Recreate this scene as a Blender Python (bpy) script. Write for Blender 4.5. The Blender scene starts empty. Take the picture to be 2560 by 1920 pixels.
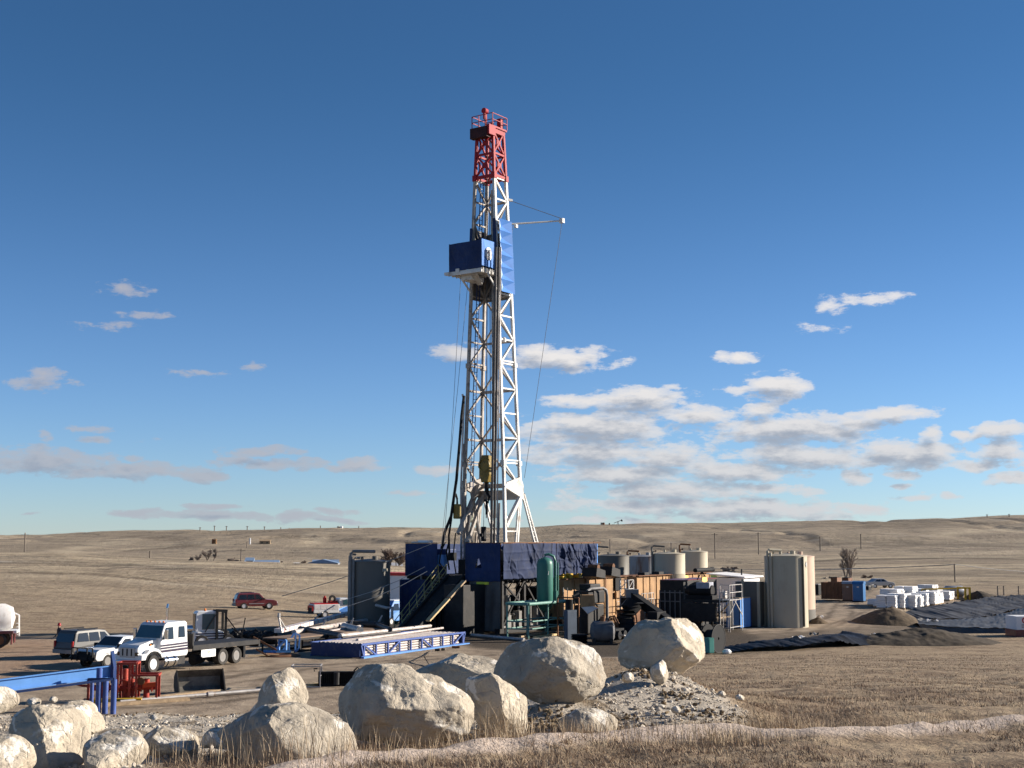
import bpy, bmesh, math, random
import numpy as np
from mathutils import Vector, Matrix

# ---------------------------------------------------------------- camera, sky, sun, exposure
F, CX, CY, CAMH = 3400.0, 1280.0, 960.0, 8.0
TH = math.atan((1350 - CY) / F)
sc = bpy.context.scene
COL = sc.collection
cam = bpy.data.cameras.new('camera')
cam.sensor_width = 36.0
cam.lens = 36.0 * F / 2560.0
cam.clip_start = 0.2
cam.clip_end = 9000
camo = bpy.data.objects.new('camera', cam)
COL.objects.link(camo)
camo.location = (0, 0, CAMH)
camo.rotation_euler = (math.pi / 2 + TH, 0, 0)
sc.camera = camo
SUN_AZ, SUN_EL = math.radians(14), math.radians(19)      # azimuth from +X towards +Y
SUND = Vector((math.cos(SUN_AZ) * math.cos(SUN_EL), math.sin(SUN_AZ) * math.cos(SUN_EL), math.sin(SUN_EL)))
sl = bpy.data.lights.new('sun', 'SUN')
sl.energy = 5.0
sl.angle = math.radians(0.53)
sl.color = (1.0, 0.91, 0.79)
so = bpy.data.objects.new('sun', sl)
COL.objects.link(so)
so.rotation_euler = (-SUND).to_track_quat('-Z', 'Y').to_euler()
vs = sc.view_settings
vs.view_transform = 'Standard'
vs.look = 'None'
vs.exposure = 1.0
vs.gamma = 1.0
vs.use_curve_mapping = False


def pdir(px, py):
    x, y = (px - CX) / F, -(py - CY) / F
    return Vector((x, math.cos(TH) - y * math.sin(TH), math.sin(TH) + y * math.cos(TH)))


def at(px, py, Y):
    d = pdir(px, py)
    return Vector((0, 0, CAMH)) + d * (Y / d.y)


def sky_uv(px, py):
    d = pdir(px, py)
    return d.x / d.y, d.z / math.hypot(d.x, d.y)


class NT:
    """small helper to write node trees"""
    def __init__(s, tree):
        s.t = tree

    def n(s, typ, ins=None, **props):
        nd = s.t.nodes.new(typ)
        for k, v in props.items():
            setattr(nd, k, v)
        for k, v in (ins or {}).items():
            s.put(nd, k, v)
        return nd

    def put(s, nd, k, v):
        sock = nd.inputs[k]
        if isinstance(v, bpy.types.NodeSocket):
            s.t.links.new(v, sock)
        elif isinstance(v, bpy.types.Node):
            s.t.links.new(v.outputs[0], sock)
        else:
            sock.default_value = v

    def math(s, op, a, b=0.0, c=0.0, clamp=False):
        nd = s.n('ShaderNodeMath', {0: a, 1: b, 2: c}, operation=op)
        nd.use_clamp = clamp
        return nd.outputs[0]

    def vec(s, op, a, b=(0, 0, 0)):
        nd = s.n('ShaderNodeVectorMath', {0: a, 1: b}, operation=op)
        return nd.outputs['Value'] if op in ('LENGTH', 'DOT_PRODUCT') else nd.outputs[0]

    def step(s, x, lo, hi, a=0.0, b=1.0):
        nd = s.n('ShaderNodeMapRange', {0: x, 1: lo, 2: hi, 3: a, 4: b}, interpolation_type='SMOOTHSTEP')
        return nd.outputs[0]

    def lin(s, x, lo, hi, a=0.0, b=1.0):
        nd = s.n('ShaderNodeMapRange', {0: x, 1: lo, 2: hi, 3: a, 4: b})
        return nd.outputs[0]

    def mix(s, f, a, b, mode='MIX'):
        nd = s.n('ShaderNodeMix', data_type='RGBA', blend_type=mode)
        s.put(nd, 0, f)
        for k, v in ((6, a), (7, b)):
            if isinstance(v, tuple) and len(v) == 3:
                v = v + (1,)
            s.put(nd, k, v)
        return nd.outputs[2]

    def noise(s, v, scale, detail=4.0, rough=0.55, dist=0.0):
        nd = s.n('ShaderNodeTexNoise', {'Scale': scale, 'Detail': detail, 'Roughness': rough, 'Distortion': dist})
        if v is not None:
            s.put(nd, 'Vector', v)
        return nd.outputs[0]


# clouds: (centre x, centre y, half width, half height, strength) as seen in the photograph, turned into directions of the sky
CL = [(1400, 897, 128, 34, 1), (1140, 880, 62, 22, .62), (1843, 893, 62, 15, .85), (1940, 968, 80, 34, 1), (1865, 972, 62, 15, .8),
      (1905, 1025, 48, 16, .8), (1590, 1002, 130, 34, 1.0), (1440, 1000, 90, 22, .85), (1500, 1065, 190, 38, 1.1), (1740, 1040, 110, 22, .9),
      (1980, 1070, 210, 40, 1.1), (2230, 1035, 115, 18, 1), (2140, 1060, 90, 26, .85), (1420, 1090, 120, 22, .9),
      (2335, 1082, 34, 20, .95), (2400, 1085, 24, 13, .8), (2500, 1075, 75, 22, 1), (2440, 1085, 30, 12, .8),
      (1470, 1130, 180, 36, 1.0), (1660, 1140, 110, 40, .9), (2000, 1140, 190, 32, 1.05), (2280, 1140, 190, 30, 1.1), (2220, 1120, 80, 22, 1.0),
      (2520, 1125, 60, 28, 1), (2450, 1160, 110, 18, .9), (2140, 1190, 45, 15, .9), (2240, 1185, 45, 12, .8), (2520, 1198, 58, 16, .95),
      (1850, 1180, 160, 28, 1.0), (1560, 1185, 200, 26, .95), (2245, 1212, 20, 8, .8),
      (1700, 1228, 260, 24, 1), (1900, 1225, 130, 16, .9), (1640, 1262, 260, 20, .9), (1900, 1275, 240, 28, .95), (2130, 1262, 80, 14, .7),
      (2290, 1245, 50, 11, .75), (2170, 1270, 80, 16, .8), (2380, 1243, 22, 9, .7),
      (310, 722, 62, 18, .62), (355, 781, 75, 11, .45), (270, 815, 55, 10, .4), (98, 950, 62, 27, .55), (170, 955, 40, 12, .35), (630, 915, 28, 12, .35), (500, 930, 55, 10, .32),
      (110, 1155, 190, 32, 1), (330, 1180, 190, 22, .95), (470, 1188, 90, 16, .85), (650, 1130, 85, 14, .85), (600, 1150, 50, 18, .85),
      (700, 1160, 150, 15, .85), (908, 1160, 62, 18, 1), (840, 1165, 60, 10, .7), (200, 1072, 60, 8, .5), (110, 1088, 28, 13, .5), (230, 1100, 45, 8, .5),
      (250, 1145, 30, 10, .6), (330, 1152, 35, 10, .5), (360, 1105, 30, 6, .4),
      (335, 1280, 75, 9, .85), (520, 1287, 170, 12, .95), (740, 1290, 50, 16, .95), (830, 1277, 55, 9, .8), (545, 1265, 75, 8, .8), (850, 1300, 90, 8, .7),
      (1090, 1178, 55, 15, .75), (1020, 1232, 60, 7, .55), (90, 1283, 26, 5, .6),
      (2180, 745, 90, 13, .45), (2068, 765, 32, 20, .4), (2040, 825, 45, 14, .28), (1680, 963, 32, 12, .45), (1610, 1300, 300, 9, .4)]


def build_world():
    w = bpy.data.worlds.new('World')
    sc.world = w
    w.use_nodes = True
    t = w.node_tree
    t.nodes.clear()
    g = bpy.data.node_groups.new('cloud_density', 'ShaderNodeTree')
    g.interface.new_socket('UV', in_out='INPUT', socket_type='NodeSocketVector')
    g.interface.new_socket('Density', in_out='OUTPUT', socket_type='NodeSocketFloat')
    G = NT(g)
    gi = G.n('NodeGroupInput')
    go = G.n('NodeGroupOutput')
    p = gi.outputs[0]
    w1 = G.n('ShaderNodeTexNoise', {'Vector': p, 'Scale': 26.0, 'Detail': 3.0, 'Roughness': .6})
    warp = G.vec('SUBTRACT', w1.outputs['Color'], (.5, .5, .5))
    warp = G.vec('MULTIPLY', warp, (.034, .010, 0))
    pw = G.vec('ADD', p, warp)
    acc = None
    for (cx, cy, rx, ry, st) in CL:
        u, v = sky_uv(cx, cy)
        d = G.vec('SUBTRACT', pw, (u, v, 0))
        d = G.vec('MULTIPLY', d, (F / (rx * 1.16), F / (ry * 1.16), 0))
        l = G.vec('LENGTH', d)
        e = G.math('MULTIPLY_ADD', l, -st, st)
        acc = e if acc is None else G.math('MAXIMUM', acc, e)
    ps = G.vec('MULTIPLY', p, (1.0, 2.6, 1))
    nz = G.noise(ps, 38.0, 8.0, .64)
    n = G.math('SUBTRACT', nz, .5)
    s = G.math('MULTIPLY_ADD', n, 2.7, G.math('MULTIPLY', acc, 1.15))
    # no cloud far from any of the banks
    s = G.math('MINIMUM', s, G.math('MULTIPLY_ADD', acc, 3.0, .55))
    g.links.new(s, go.inputs[0])
    N = NT(t)
    tc = N.n('ShaderNodeTexCoord')
    sep = N.n('ShaderNodeSeparateXYZ', {0: tc.outputs['Generated']})
    x, y, z = sep.outputs
    ys = N.math('MAXIMUM', y, .02)
    hyp = N.math('SQRT', N.math('ADD', N.math('MULTIPLY', x, x), N.math('MULTIPLY', y, y)))
    uv = N.n('ShaderNodeCombineXYZ', {0: N.math('DIVIDE', x, ys), 1: N.math('DIVIDE', z, N.math('MAXIMUM', hyp, .02))}).outputs[0]
    d0 = N.n('ShaderNodeGroup', {0: uv}, node_tree=g) if False else N.n('ShaderNodeGroup', node_tree=g)
    N.put(d0, 0, uv)
    d1 = N.n('ShaderNodeGroup', node_tree=g)
    N.put(d1, 0, N.vec('ADD', uv, (.004, .0075, 0)))
    front = N.step(y, .15, .4)
    cover = N.math('MULTIPLY', N.step(d0.outputs[0], -.04, .34), front)
    cover = N.math('MULTIPLY', cover, N.lin(d0.outputs[0], .0, .75, .5, 1.0))
    cover = N.math('MULTIPLY', cover, N.lin(N.n('ShaderNodeSeparateXYZ', {0: uv}).outputs[0], -.18, .02, .86, .95))
    thick = N.step(d1.outputs[0], .02, 1.15)
    ccol = N.mix(thick, (.93, .89, .86), (.36, .40, .48))
    side = N.step(N.n('ShaderNodeSeparateXYZ', {0: uv}).outputs[0], -.16, .04)
    ccol = N.mix(side, N.mix(thick, (.50, .50, .55), (.28, .32, .42)), ccol)
    low = N.step(sep.outputs[2], .0, .16)
    ccol = N.mix(N.math('MULTIPLY', N.math('SUBTRACT', 1.0, low), .5), ccol, (.42, .47, .55))
    sky = N.n('ShaderNodeTexSky')
    sky.sky_type = 'NISHITA'
    sky.sun_disc = False
    sky.sun_elevation = SUN_EL
    sky.sun_rotation = math.pi / 2 - SUN_AZ
    sky.altitude = 1400
    sky.air_density = 1.0
    sky.dust_density = .1
    sky.ozone_density = 3.5
    skc = N.mix(N.step(sep.outputs[2], .0, .36), N.vec('MULTIPLY', sky.outputs[0], (.90, 1.04, 1.32)), N.vec('MULTIPLY', sky.outputs[0], (.47, .75, .93)))
    b1 = N.n('ShaderNodeBackground', {0: skc, 1: .054})
    b2 = N.n('ShaderNodeBackground', {0: ccol, 1: .48})
    ms = N.n('ShaderNodeMixShader', {0: cover, 1: b1.outputs[0], 2: b2.outputs[0]})
    out = N.n('ShaderNodeOutputWorld', {0: ms.outputs[0]})
    w.cycles.sampling_method = 'MANUAL'
    w.cycles.sample_map_resolution = 512


build_world()

# ---------------------------------------------------------------- numpy noise, mesh builder, materials
def _h(ix, iy, iz, s):
    n = (ix.astype(np.int64) * 374761393 + iy.astype(np.int64) * 668265263 + iz.astype(np.int64) * 2147483647 + s * 144269) & 0x7fffffff
    n = ((n ^ (n >> 13)) * 1274126177) & 0x7fffffff
    n = ((n ^ (n >> 16)) * 60493) & 0x7fffffff
    return (n % 100003) / 100003.0


def vnoise(x, y, z=None, s=0):
    x = np.asarray(x, float); y = np.asarray(y, float)
    z = np.zeros_like(x) if z is None else np.asarray(z, float)
    ix, iy, iz = np.floor(x), np.floor(y), np.floor(z)
    fx, fy, fz = x - ix, y - iy, z - iz
    fx, fy, fz = [f * f * f * (f * (f * 6 - 15) + 10) for f in (fx, fy, fz)]
    r = 0
    for dz in (0, 1):
        wz = fz if dz else 1 - fz
        if not dz or np.any(fz > 0):
            for dy in (0, 1):
                wy = fy if dy else 1 - fy
                a = _h(ix, iy + dy, iz + dz, s); b = _h(ix + 1, iy + dy, iz + dz, s)
                r = r + wz * wy * (a + (b - a) * fx)
    return r - .5


def fbm(x, y, z=None, s=0, o=4, g=.5):
    r, a, f = 0, 1.0, 1.0
    for i in range(o):
        r = r + a * vnoise(x * f, y * f, None if z is None else z * f, s + i * 17)
        a *= g; f *= 2.03
    return r


class MB:
    def __init__(s):
        s.v = []; s.f = []; s.m = []; s.mi = 0

    def add(s, vs_, fs):
        o = len(s.v)
        s.v += [tuple(p) for p in vs_]
        s.f += [tuple(i + o for i in f) for f in fs]
        s.m += [s.mi] * len(fs)
        return s

    def bb(s, x0, x1, y0, y1, z0, z1):
        return s.add([(x0, y0, z0), (x1, y0, z0), (x1, y1, z0), (x0, y1, z0), (x0, y0, z1), (x1, y0, z1), (x1, y1, z1), (x0, y1, z1)],
                     [(0, 3, 2, 1), (4, 5, 6, 7), (0, 1, 5, 4), (1, 2, 6, 5), (2, 3, 7, 6), (3, 0, 4, 7)])

    def frame_axes(s, p0, p1):
        d = (Vector(p1) - Vector(p0))
        L = d.length
        d = d / max(L, 1e-9)
        up = Vector((0, 0, 1)) if abs(d.z) < .95 else Vector((1, 0, 0))
        a = d.cross(up).normalized()
        return d, a, a.cross(d).normalized()

    def bar(s, p0, p1, w, h=None):
        h = h or w
        d, a, b = s.frame_axes(p0, p1)
        a = a * w / 2; b = b * h / 2
        p0, p1 = Vector(p0), Vector(p1)
        return s.add([p0 - a - b, p0 + a - b, p0 + a + b, p0 - a + b, p1 - a - b, p1 + a - b, p1 + a + b, p1 - a + b],
                     [(0, 1, 2, 3), (7, 6, 5, 4), (0, 4, 5, 1), (1, 5, 6, 2), (2, 6, 7, 3), (3, 7, 4, 0)])

    def cyl(s, p0, p1, r, r2=None, n=10):
        r2 = r if r2 is None else r2
        d, a, b = s.frame_axes(p0, p1)
        p0, p1 = Vector(p0), Vector(p1)
        vs_ = []
        for p, rr in ((p0, r), (p1, r2)):
            for i in range(n):
                t = 2 * math.pi * i / n
                vs_.append(p + a * (rr * math.cos(t)) + b * (rr * math.sin(t)))
        return s.add(vs_, [(i, n + i, n + (i + 1) % n, (i + 1) % n) for i in range(n)] + [tuple(range(n)), tuple(range(2 * n - 1, n - 1, -1))])

    def tube(s, pts, r, n=6):
        pts = [Vector(p) for p in pts]
        vs_ = []
        for k, p in enumerate(pts):
            q0, q1 = pts[max(k - 1, 0)], pts[min(k + 1, len(pts) - 1)]
            d, a, b = s.frame_axes(q0, q1)
            for i in range(n):
                t = 2 * math.pi * i / n
                vs_.append(p + a * (r * math.cos(t)) + b * (r * math.sin(t)))
        m = len(pts)
        fs = [(k * n + i, (k + 1) * n + i, (k + 1) * n + (i + 1) % n, k * n + (i + 1) % n) for k in range(m - 1) for i in range(n)]
        fs += [tuple(range(n)), tuple(range(m * n - 1, (m - 1) * n - 1, -1))]
        return s.add(vs_, fs)

    def lathe(s, prof, c=(0, 0, 0), n=24, axis='z'):
        vs_ = []
        for (r, h) in prof:
            for i in range(n):
                t = 2 * math.pi * i / n
                p = (r * math.cos(t), r * math.sin(t), h)
                if axis == 'y':
                    p = (p[0], p[2], p[1])
                if axis == 'x':
                    p = (p[2], p[0], p[1])
                vs_.append((p[0] + c[0], p[1] + c[1], p[2] + c[2]))
        m = len(prof)
        fs = [(k * n + i, k * n + (i + 1) % n, (k + 1) * n + (i + 1) % n, (k + 1) * n + i) for k in range(m - 1) for i in range(n)]
        if m >= 4 and abs(prof[0][0] - prof[-1][0]) < 1e-6:
            fs += [((m - 1) * n + i, (m - 1) * n + (i + 1) % n, (i + 1) % n, i) for i in range(n)]
        else:
            fs += [tuple(range(n - 1, -1, -1)), tuple(range((m - 1) * n, m * n))]
        return s.add(vs_, fs)

    def prism(s, poly, w0, w1=None, wf=None, axis='y'):
        """outline in x,z pushed out to y = w0..w1, or to +-wf(z)"""
        n = len(poly)
        if wf:
            A = [(x, -wf(z), z) for x, z in poly]; B = [(x, wf(z), z) for x, z in poly]
        else:
            A = [(x, w0, z) for x, z in poly]; B = [(x, w1, z) for x, z in poly]
        if axis == 'x':
            A = [(p[1], p[0], p[2]) for p in A]; B = [(p[1], p[0], p[2]) for p in B]
        if axis == 'z':
            A = [(p[0], p[2], p[1]) for p in A]; B = [(p[0], p[2], p[1]) for p in B]
        return s.add(A + B, [tuple(range(n)), tuple(range(2 * n - 1, n - 1, -1))] + [(i, i + n, (i + 1) % n + n, (i + 1) % n) for i in range(n)])

    def grid(s, fn, nu, nv):
        vs_ = [fn(i / nu, j / nv) for j in range(nv + 1) for i in range(nu + 1)]
        return s.add(vs_, [(j * (nu + 1) + i, j * (nu + 1) + i + 1, (j + 1) * (nu + 1) + i + 1, (j + 1) * (nu + 1) + i) for j in range(nv) for i in range(nu)])

    def build(s, name, mat, parent=None, smooth=False, bevel=0, label=None, loc=None, rz=0):
        me = bpy.data.meshes.new(name)
        me.from_pydata(s.v, [], s.f)
        for q in (mat if isinstance(mat, (list, tuple)) else [mat]):
            me.materials.append(q)
        if any(s.m):
            me.polygons.foreach_set('material_index', s.m)
        bm = bmesh.new(); bm.from_mesh(me)
        bmesh.ops.recalc_face_normals(bm, faces=bm.faces)
        bm.to_mesh(me); bm.free()
        o = bpy.data.objects.new(name, me)
        COL.objects.link(o)
        if smooth:
            me.polygons.foreach_set('use_smooth', [True] * len(me.polygons))
            try:
                me.set_sharp_from_angle(angle=math.radians(40))
            except Exception:
                pass
        if bevel:
            b = o.modifiers.new('bevel', 'BEVEL'); b.width = bevel; b.segments = 2; b.limit_method = 'ANGLE'; b.angle_limit = .6
        if parent is not None:
            o.parent = parent
        if loc is not None:
            o.location = loc
        if rz:
            o.rotation_euler = (0, 0, rz)
        if label:
            o['label'] = label
        return o


def mesh_np(name, V, quads, mat, parent=None, tris=None, smooth=True):
    me = bpy.data.meshes.new(name)
    nq = 0 if quads is None else len(quads)
    nt = 0 if tris is None else len(tris)
    me.vertices.add(len(V)); me.vertices.foreach_set('co', np.ascontiguousarray(V, np.float32).ravel())
    lt = np.concatenate([np.asarray(q).ravel() for q in (quads, tris) if q is not None])
    me.loops.add(len(lt)); me.loops.foreach_set('vertex_index', lt.astype(np.int32))
    me.polygons.add(nq + nt)
    st = np.concatenate([np.arange(nq) * 4, nq * 4 + np.arange(nt) * 3])
    me.polygons.foreach_set('loop_start', st.astype(np.int32))
    me.polygons.foreach_set('use_smooth', np.full(nq + nt, smooth))
    me.update(calc_edges=True)
    me.materials.append(mat)
    o = bpy.data.objects.new(name, me)
    COL.objects.link(o)
    if parent is not None:
        o.parent = parent
    return o


def attr(o, name, arr):
    a = o.data.attributes.new(name, 'FLOAT', 'POINT')
    a.data.foreach_set('value', np.ascontiguousarray(arr, np.float32))


def tag(o, label, cat, group=None, kind=None):
    if label:
        o['label'] = label
    if cat:
        o['category'] = cat
    if group:
        o['group'] = group
    if kind:
        o['kind'] = kind
    return o


def thing(name, label, cat, loc=(0, 0, 0), rz=0.0, group=None):
    o = bpy.data.objects.new(name, None)
    COL.objects.link(o)
    o.empty_display_size = .3
    o.location = loc
    o.rotation_euler = (0, 0, rz)
    return tag(o, label, cat, group)


def kids(o):
    return [c for c in COL.objects if c.parent == o]


def dup(o, loc=None, rz=None, label=None, parent=None):
    c = o.copy()
    COL.objects.link(c)
    if parent is not None:
        c.parent = parent
    if loc is not None:
        c.location = loc
    if rz is not None:
        c.rotation_euler = (0, 0, rz)
    if label:
        c['label'] = label
    for k in kids(o):
        dup(k, parent=c)
    return c


def mat(name, col, rough=.6, metal=0.0, var=.25, scale=1.5, dirt=None, dirt_amt=.4, bump=0.0, bscale=8.0, spec=.25, streak=False):
    m = bpy.data.materials.new(name)
    m.use_nodes = True
    t = m.node_tree; t.nodes.clear()
    N = NT(t)
    tc = N.n('ShaderNodeTexCoord').outputs['Object']
    n1 = N.noise(tc, scale, 5, .6)
    lo = tuple(c * (1 - var) for c in col); hi = tuple(min(1, c * (1 + var)) for c in col)
    c = N.mix(N.lin(n1, .3, .7), lo, hi)
    if dirt:
        v = N.vec('MULTIPLY', tc, (1, 1, .22)) if streak else tc
        n2 = N.noise(v, scale * 2.3, 6, .65)
        c = N.mix(N.math('MULTIPLY', N.step(n2, .5, .68), dirt_amt), c, dirt)
    bs = N.n('ShaderNodeBsdfPrincipled', {'Base Color': c, 'Roughness': rough, 'Metallic': metal, 'Specular IOR Level': spec})
    if bump:
        b = N.n('ShaderNodeBump', {'Strength': bump, 'Distance': .02, 'Height': N.noise(tc, bscale, 4)})
        N.put(bs, 'Normal', b.outputs[0])
    N.n('ShaderNodeOutputMaterial', {0: bs.outputs[0]})
    return m


RUST = (.16, .075, .035)
MUD = (.17, .13, .095)
M = {
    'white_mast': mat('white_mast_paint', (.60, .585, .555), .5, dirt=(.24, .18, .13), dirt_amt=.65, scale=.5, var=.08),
    'red_mast': mat('red_mast_paint', (.31, .018, .026), .6, var=.15, spec=.2),
    'dark_steel': mat('dark_steel', (.022, .021, .021), .65, var=.4, dirt=(.06, .045, .035), spec=.25),
    'black': mat('black_rubber', (.012, .012, .013), .75, var=.3, spec=.2),
    'grey_steel': mat('grey_steel', (.22, .21, .2), .5, dirt=MUD, var=.2),
    'galv': mat('galvanised_pipe', (.42, .40, .38), .45, .3, dirt=(.24, .16, .11), dirt_amt=.6),
    'pipe': mat('drill_pipe_steel', (.46, .41, .38), .5, .1, dirt=(.22, .14, .1), dirt_amt=.5),
    'pipe_dark': mat('dark_drill_pipe', (.06, .056, .055), .5, .3, dirt=(.16, .11, .08)),
    'rack_blue': mat('rack_blue_paint', (.055, .10, .30), .5, var=.15, dirt=(.2, .18, .2), dirt_amt=.35),
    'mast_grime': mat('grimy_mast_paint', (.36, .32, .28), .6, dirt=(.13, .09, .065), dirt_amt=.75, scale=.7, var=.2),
    'blue': mat('blue_paint', (.016, .036, .115), .4, var=.15, dirt=(.1, .1, .13), dirt_amt=.35),
    'blue_light': mat('light_blue_paint', (.10, .25, .56), .45, var=.1),
    'tarp': mat('blue_tarpaulin', (.015, .032, .10), .75, var=.3, scale=.6, dirt=(.06, .07, .1), dirt_amt=.3, bump=.5, bscale=3),
    'tarp_worn': mat('worn_blue_tarpaulin', (.027, .038, .083), .75, var=.4, scale=.7, dirt=(.06, .06, .068), dirt_amt=.4, bump=.4, bscale=4, spec=.12),
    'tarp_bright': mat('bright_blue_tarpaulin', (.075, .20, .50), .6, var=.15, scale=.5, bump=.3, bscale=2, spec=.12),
    'tarp_grey': mat('grey_tarpaulin', (.13, .125, .12), .7, var=.25, scale=.6, bump=.4, bscale=3),
    'tan': mat('tan_tank_paint', (.35, .205, .095), .7, var=.2, scale=.8, dirt=(.15, .08, .045), dirt_amt=.75, streak=True),
    'tank': mat('beige_tank_paint', (.44, .39, .29), .55, var=.06, scale=.4, dirt=(.3, .22, .15), dirt_amt=.3, streak=True),
    'tank_pink': mat('pinkish_tank_paint', (.54, .39, .29), .55, var=.06, scale=.4, dirt=(.3, .2, .15), dirt_amt=.3, streak=True),
    'tank_grey': mat('grey_tank_paint', (.15, .138, .118), .5, var=.06, scale=.4, dirt=(.12, .1, .09), dirt_amt=.3, streak=True),
    'rust': mat('rusty_steel', (.17, .08, .04), .8, var=.35, dirt=(.08, .045, .03)),
    'red': mat('faded_red_paint', (.36, .055, .035), .55, var=.3, scale=3, dirt=(.14, .05, .04), dirt_amt=.7),
    'red_bright': mat('red_paint', (.5, .03, .025), .4, var=.15),
    'maroon': mat('maroon_car_paint', (.15, .024, .028), .3, var=.08, dirt=(.22, .15, .12), dirt_amt=.35, spec=.6),
    'green': mat('green_tank_paint', (.045, .155, .125), .42, var=.12, scale=.8, dirt=(.07, .12, .1), streak=True),
    'green_pale': mat('pale_green_pipe', (.13, .26, .22), .5, var=.15),
    'yellow': mat('yellow_paint', (.55, .34, .03), .5, var=.2, dirt=RUST, dirt_amt=.7),
    'block_yellow': mat('dirty_yellow_paint', (.22, .15, .03), .5, var=.3, dirt=(.05, .04, .03), dirt_amt=.7),
    'handrail': mat('handrail_yellow', (.42, .36, .16), .5, var=.2),
    'wood': mat('weathered_wood', (.33, .24, .15), .8, var=.3, scale=4),
    'white': mat('white_car_paint', (.72, .72, .71), .3, var=.04, spec=.5, dirt=(.42, .36, .29), dirt_amt=.45, scale=.9),
    'white_dirty': mat('dirty_white_paint', (.66, .63, .6), .5, var=.1, dirt=(.4, .33, .27)),
    'silver': mat('silver_car_paint', (.38, .38, .39), .32, .4, var=.05),
    'charcoal': mat('charcoal_car_paint', (.075, .072, .07), .35, 0, var=.08, dirt=(.12, .11, .1), dirt_amt=.3),
    'glass': mat('dark_vehicle_glass', (.012, .014, .016), .08, var=.1, spec=.8),
    'glass_blue': mat('windscreen_glass', (.045, .10, .12), .1, var=.1, spec=.8),
    'chrome': mat('chrome', (.72, .72, .72), .15, 1.0, var=.03),
    'alloy': mat('polished_wheel', (.66, .66, .67), .3, .25, var=.03),
    'tyre': mat('tyre_rubber', (.045, .042, .038), .85, var=.25, dirt=(.12, .1, .08)),
    'amber': mat('amber_lens', (.7, .2, .03), .3),
    'redlens': mat('red_lens', (.4, .02, .02), .3),
    'stripe': mat('dark_stripe_paint', (.035, .025, .05), .4),
    'brown': mat('brown_skip_paint', (.16, .07, .035), .65, var=.2, dirt=RUST),
    'toilet_blue': mat('blue_plastic', (.035, .13, .30), .4, var=.08),
    'toilet_brown': mat('brown_plastic', (.20, .12, .085), .5, var=.1),
    'sack': mat('white_sacking', (.78, .76, .74), .7, var=.05, bump=.4, bscale=5),
    'sack_grey': mat('grey_sacking', (.30, .285, .26), .8, var=.1),
    'black_plastic': mat('black_plastic_sheet', (.014, .013, .013), .5, var=.3, bump=.8, bscale=7, spec=.2),
    'dirt': mat('earth_mound', (.115, .083, .052), .95, var=.35, scale=2.5, bump=1.0, bscale=6),
    'dirt_dark': mat('dark_earth', (.062, .047, .032), .95, var=.4, scale=2.0, bump=1.0, bscale=5),
    'skin': mat('skin', (.45, .27, .2), .6, var=.05),
    'jacket': mat('dark_jacket', (.025, .022, .026), .85, var=.2),
    'jeans': mat('dark_trousers', (.03, .035, .05), .85, var=.2),
    'hat': mat('red_hard_hat', (.35, .03, .03), .35, var=.05),
    'roof_blue': mat('blue_metal_roof', (.20, .28, .40), .5, var=.1),
    'wall_grey': mat('pale_grey_wall', (.42, .42, .43), .8, var=.1),
    'wall_white': mat('white_wall', (.72, .71, .70), .7, var=.05),
    'bark': mat('bare_bark', (.18, .145, .12), .9, var=.3),
    'twig': mat('bare_twigs', (.25, .205, .17), .95, var=.3),
    'twig_red': mat('brown_twigs', (.16, .115, .09), .95, var=.3),
    'pole': mat('grey_wood_pole', (.20, .165, .135), .9, var=.2),
    'cable': mat('steel_cable', (.12, .12, .125), .5, .3),
    'rope_pale': mat('pale_cable', (.36, .35, .33), .6),
    'plaque': mat('white_plaque', (.78, .78, .76), .5, var=.03),
    'tarp_highlight': mat('highlight_blue_tarpaulin', (.26, .38, .58), .5, var=.15, scale=.8),  # windbreak tarp with the sun highlight put into its colour
    'teal': mat('teal_paint', (.07, .26, .22), .5, var=.15),
    'ply': mat('new_timber', (.52, .38, .2), .8, var=.15, scale=3),
}
def emit(name, col, st):
    m = bpy.data.materials.new(name); m.use_nodes = True
    t = m.node_tree; t.nodes.clear(); N = NT(t)
    e = N.n('ShaderNodeEmission', {0: col + (1,), 1: st})
    N.n('ShaderNodeOutputMaterial', {0: e.outputs[0]})
    return m
M['lamp_white'] = emit('lit_lamp', (.9, 1.0, .8), 3.0)
M['lamp_amber'] = emit('lit_amber_lamp', (1.0, .55, .15), 1.6)

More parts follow.
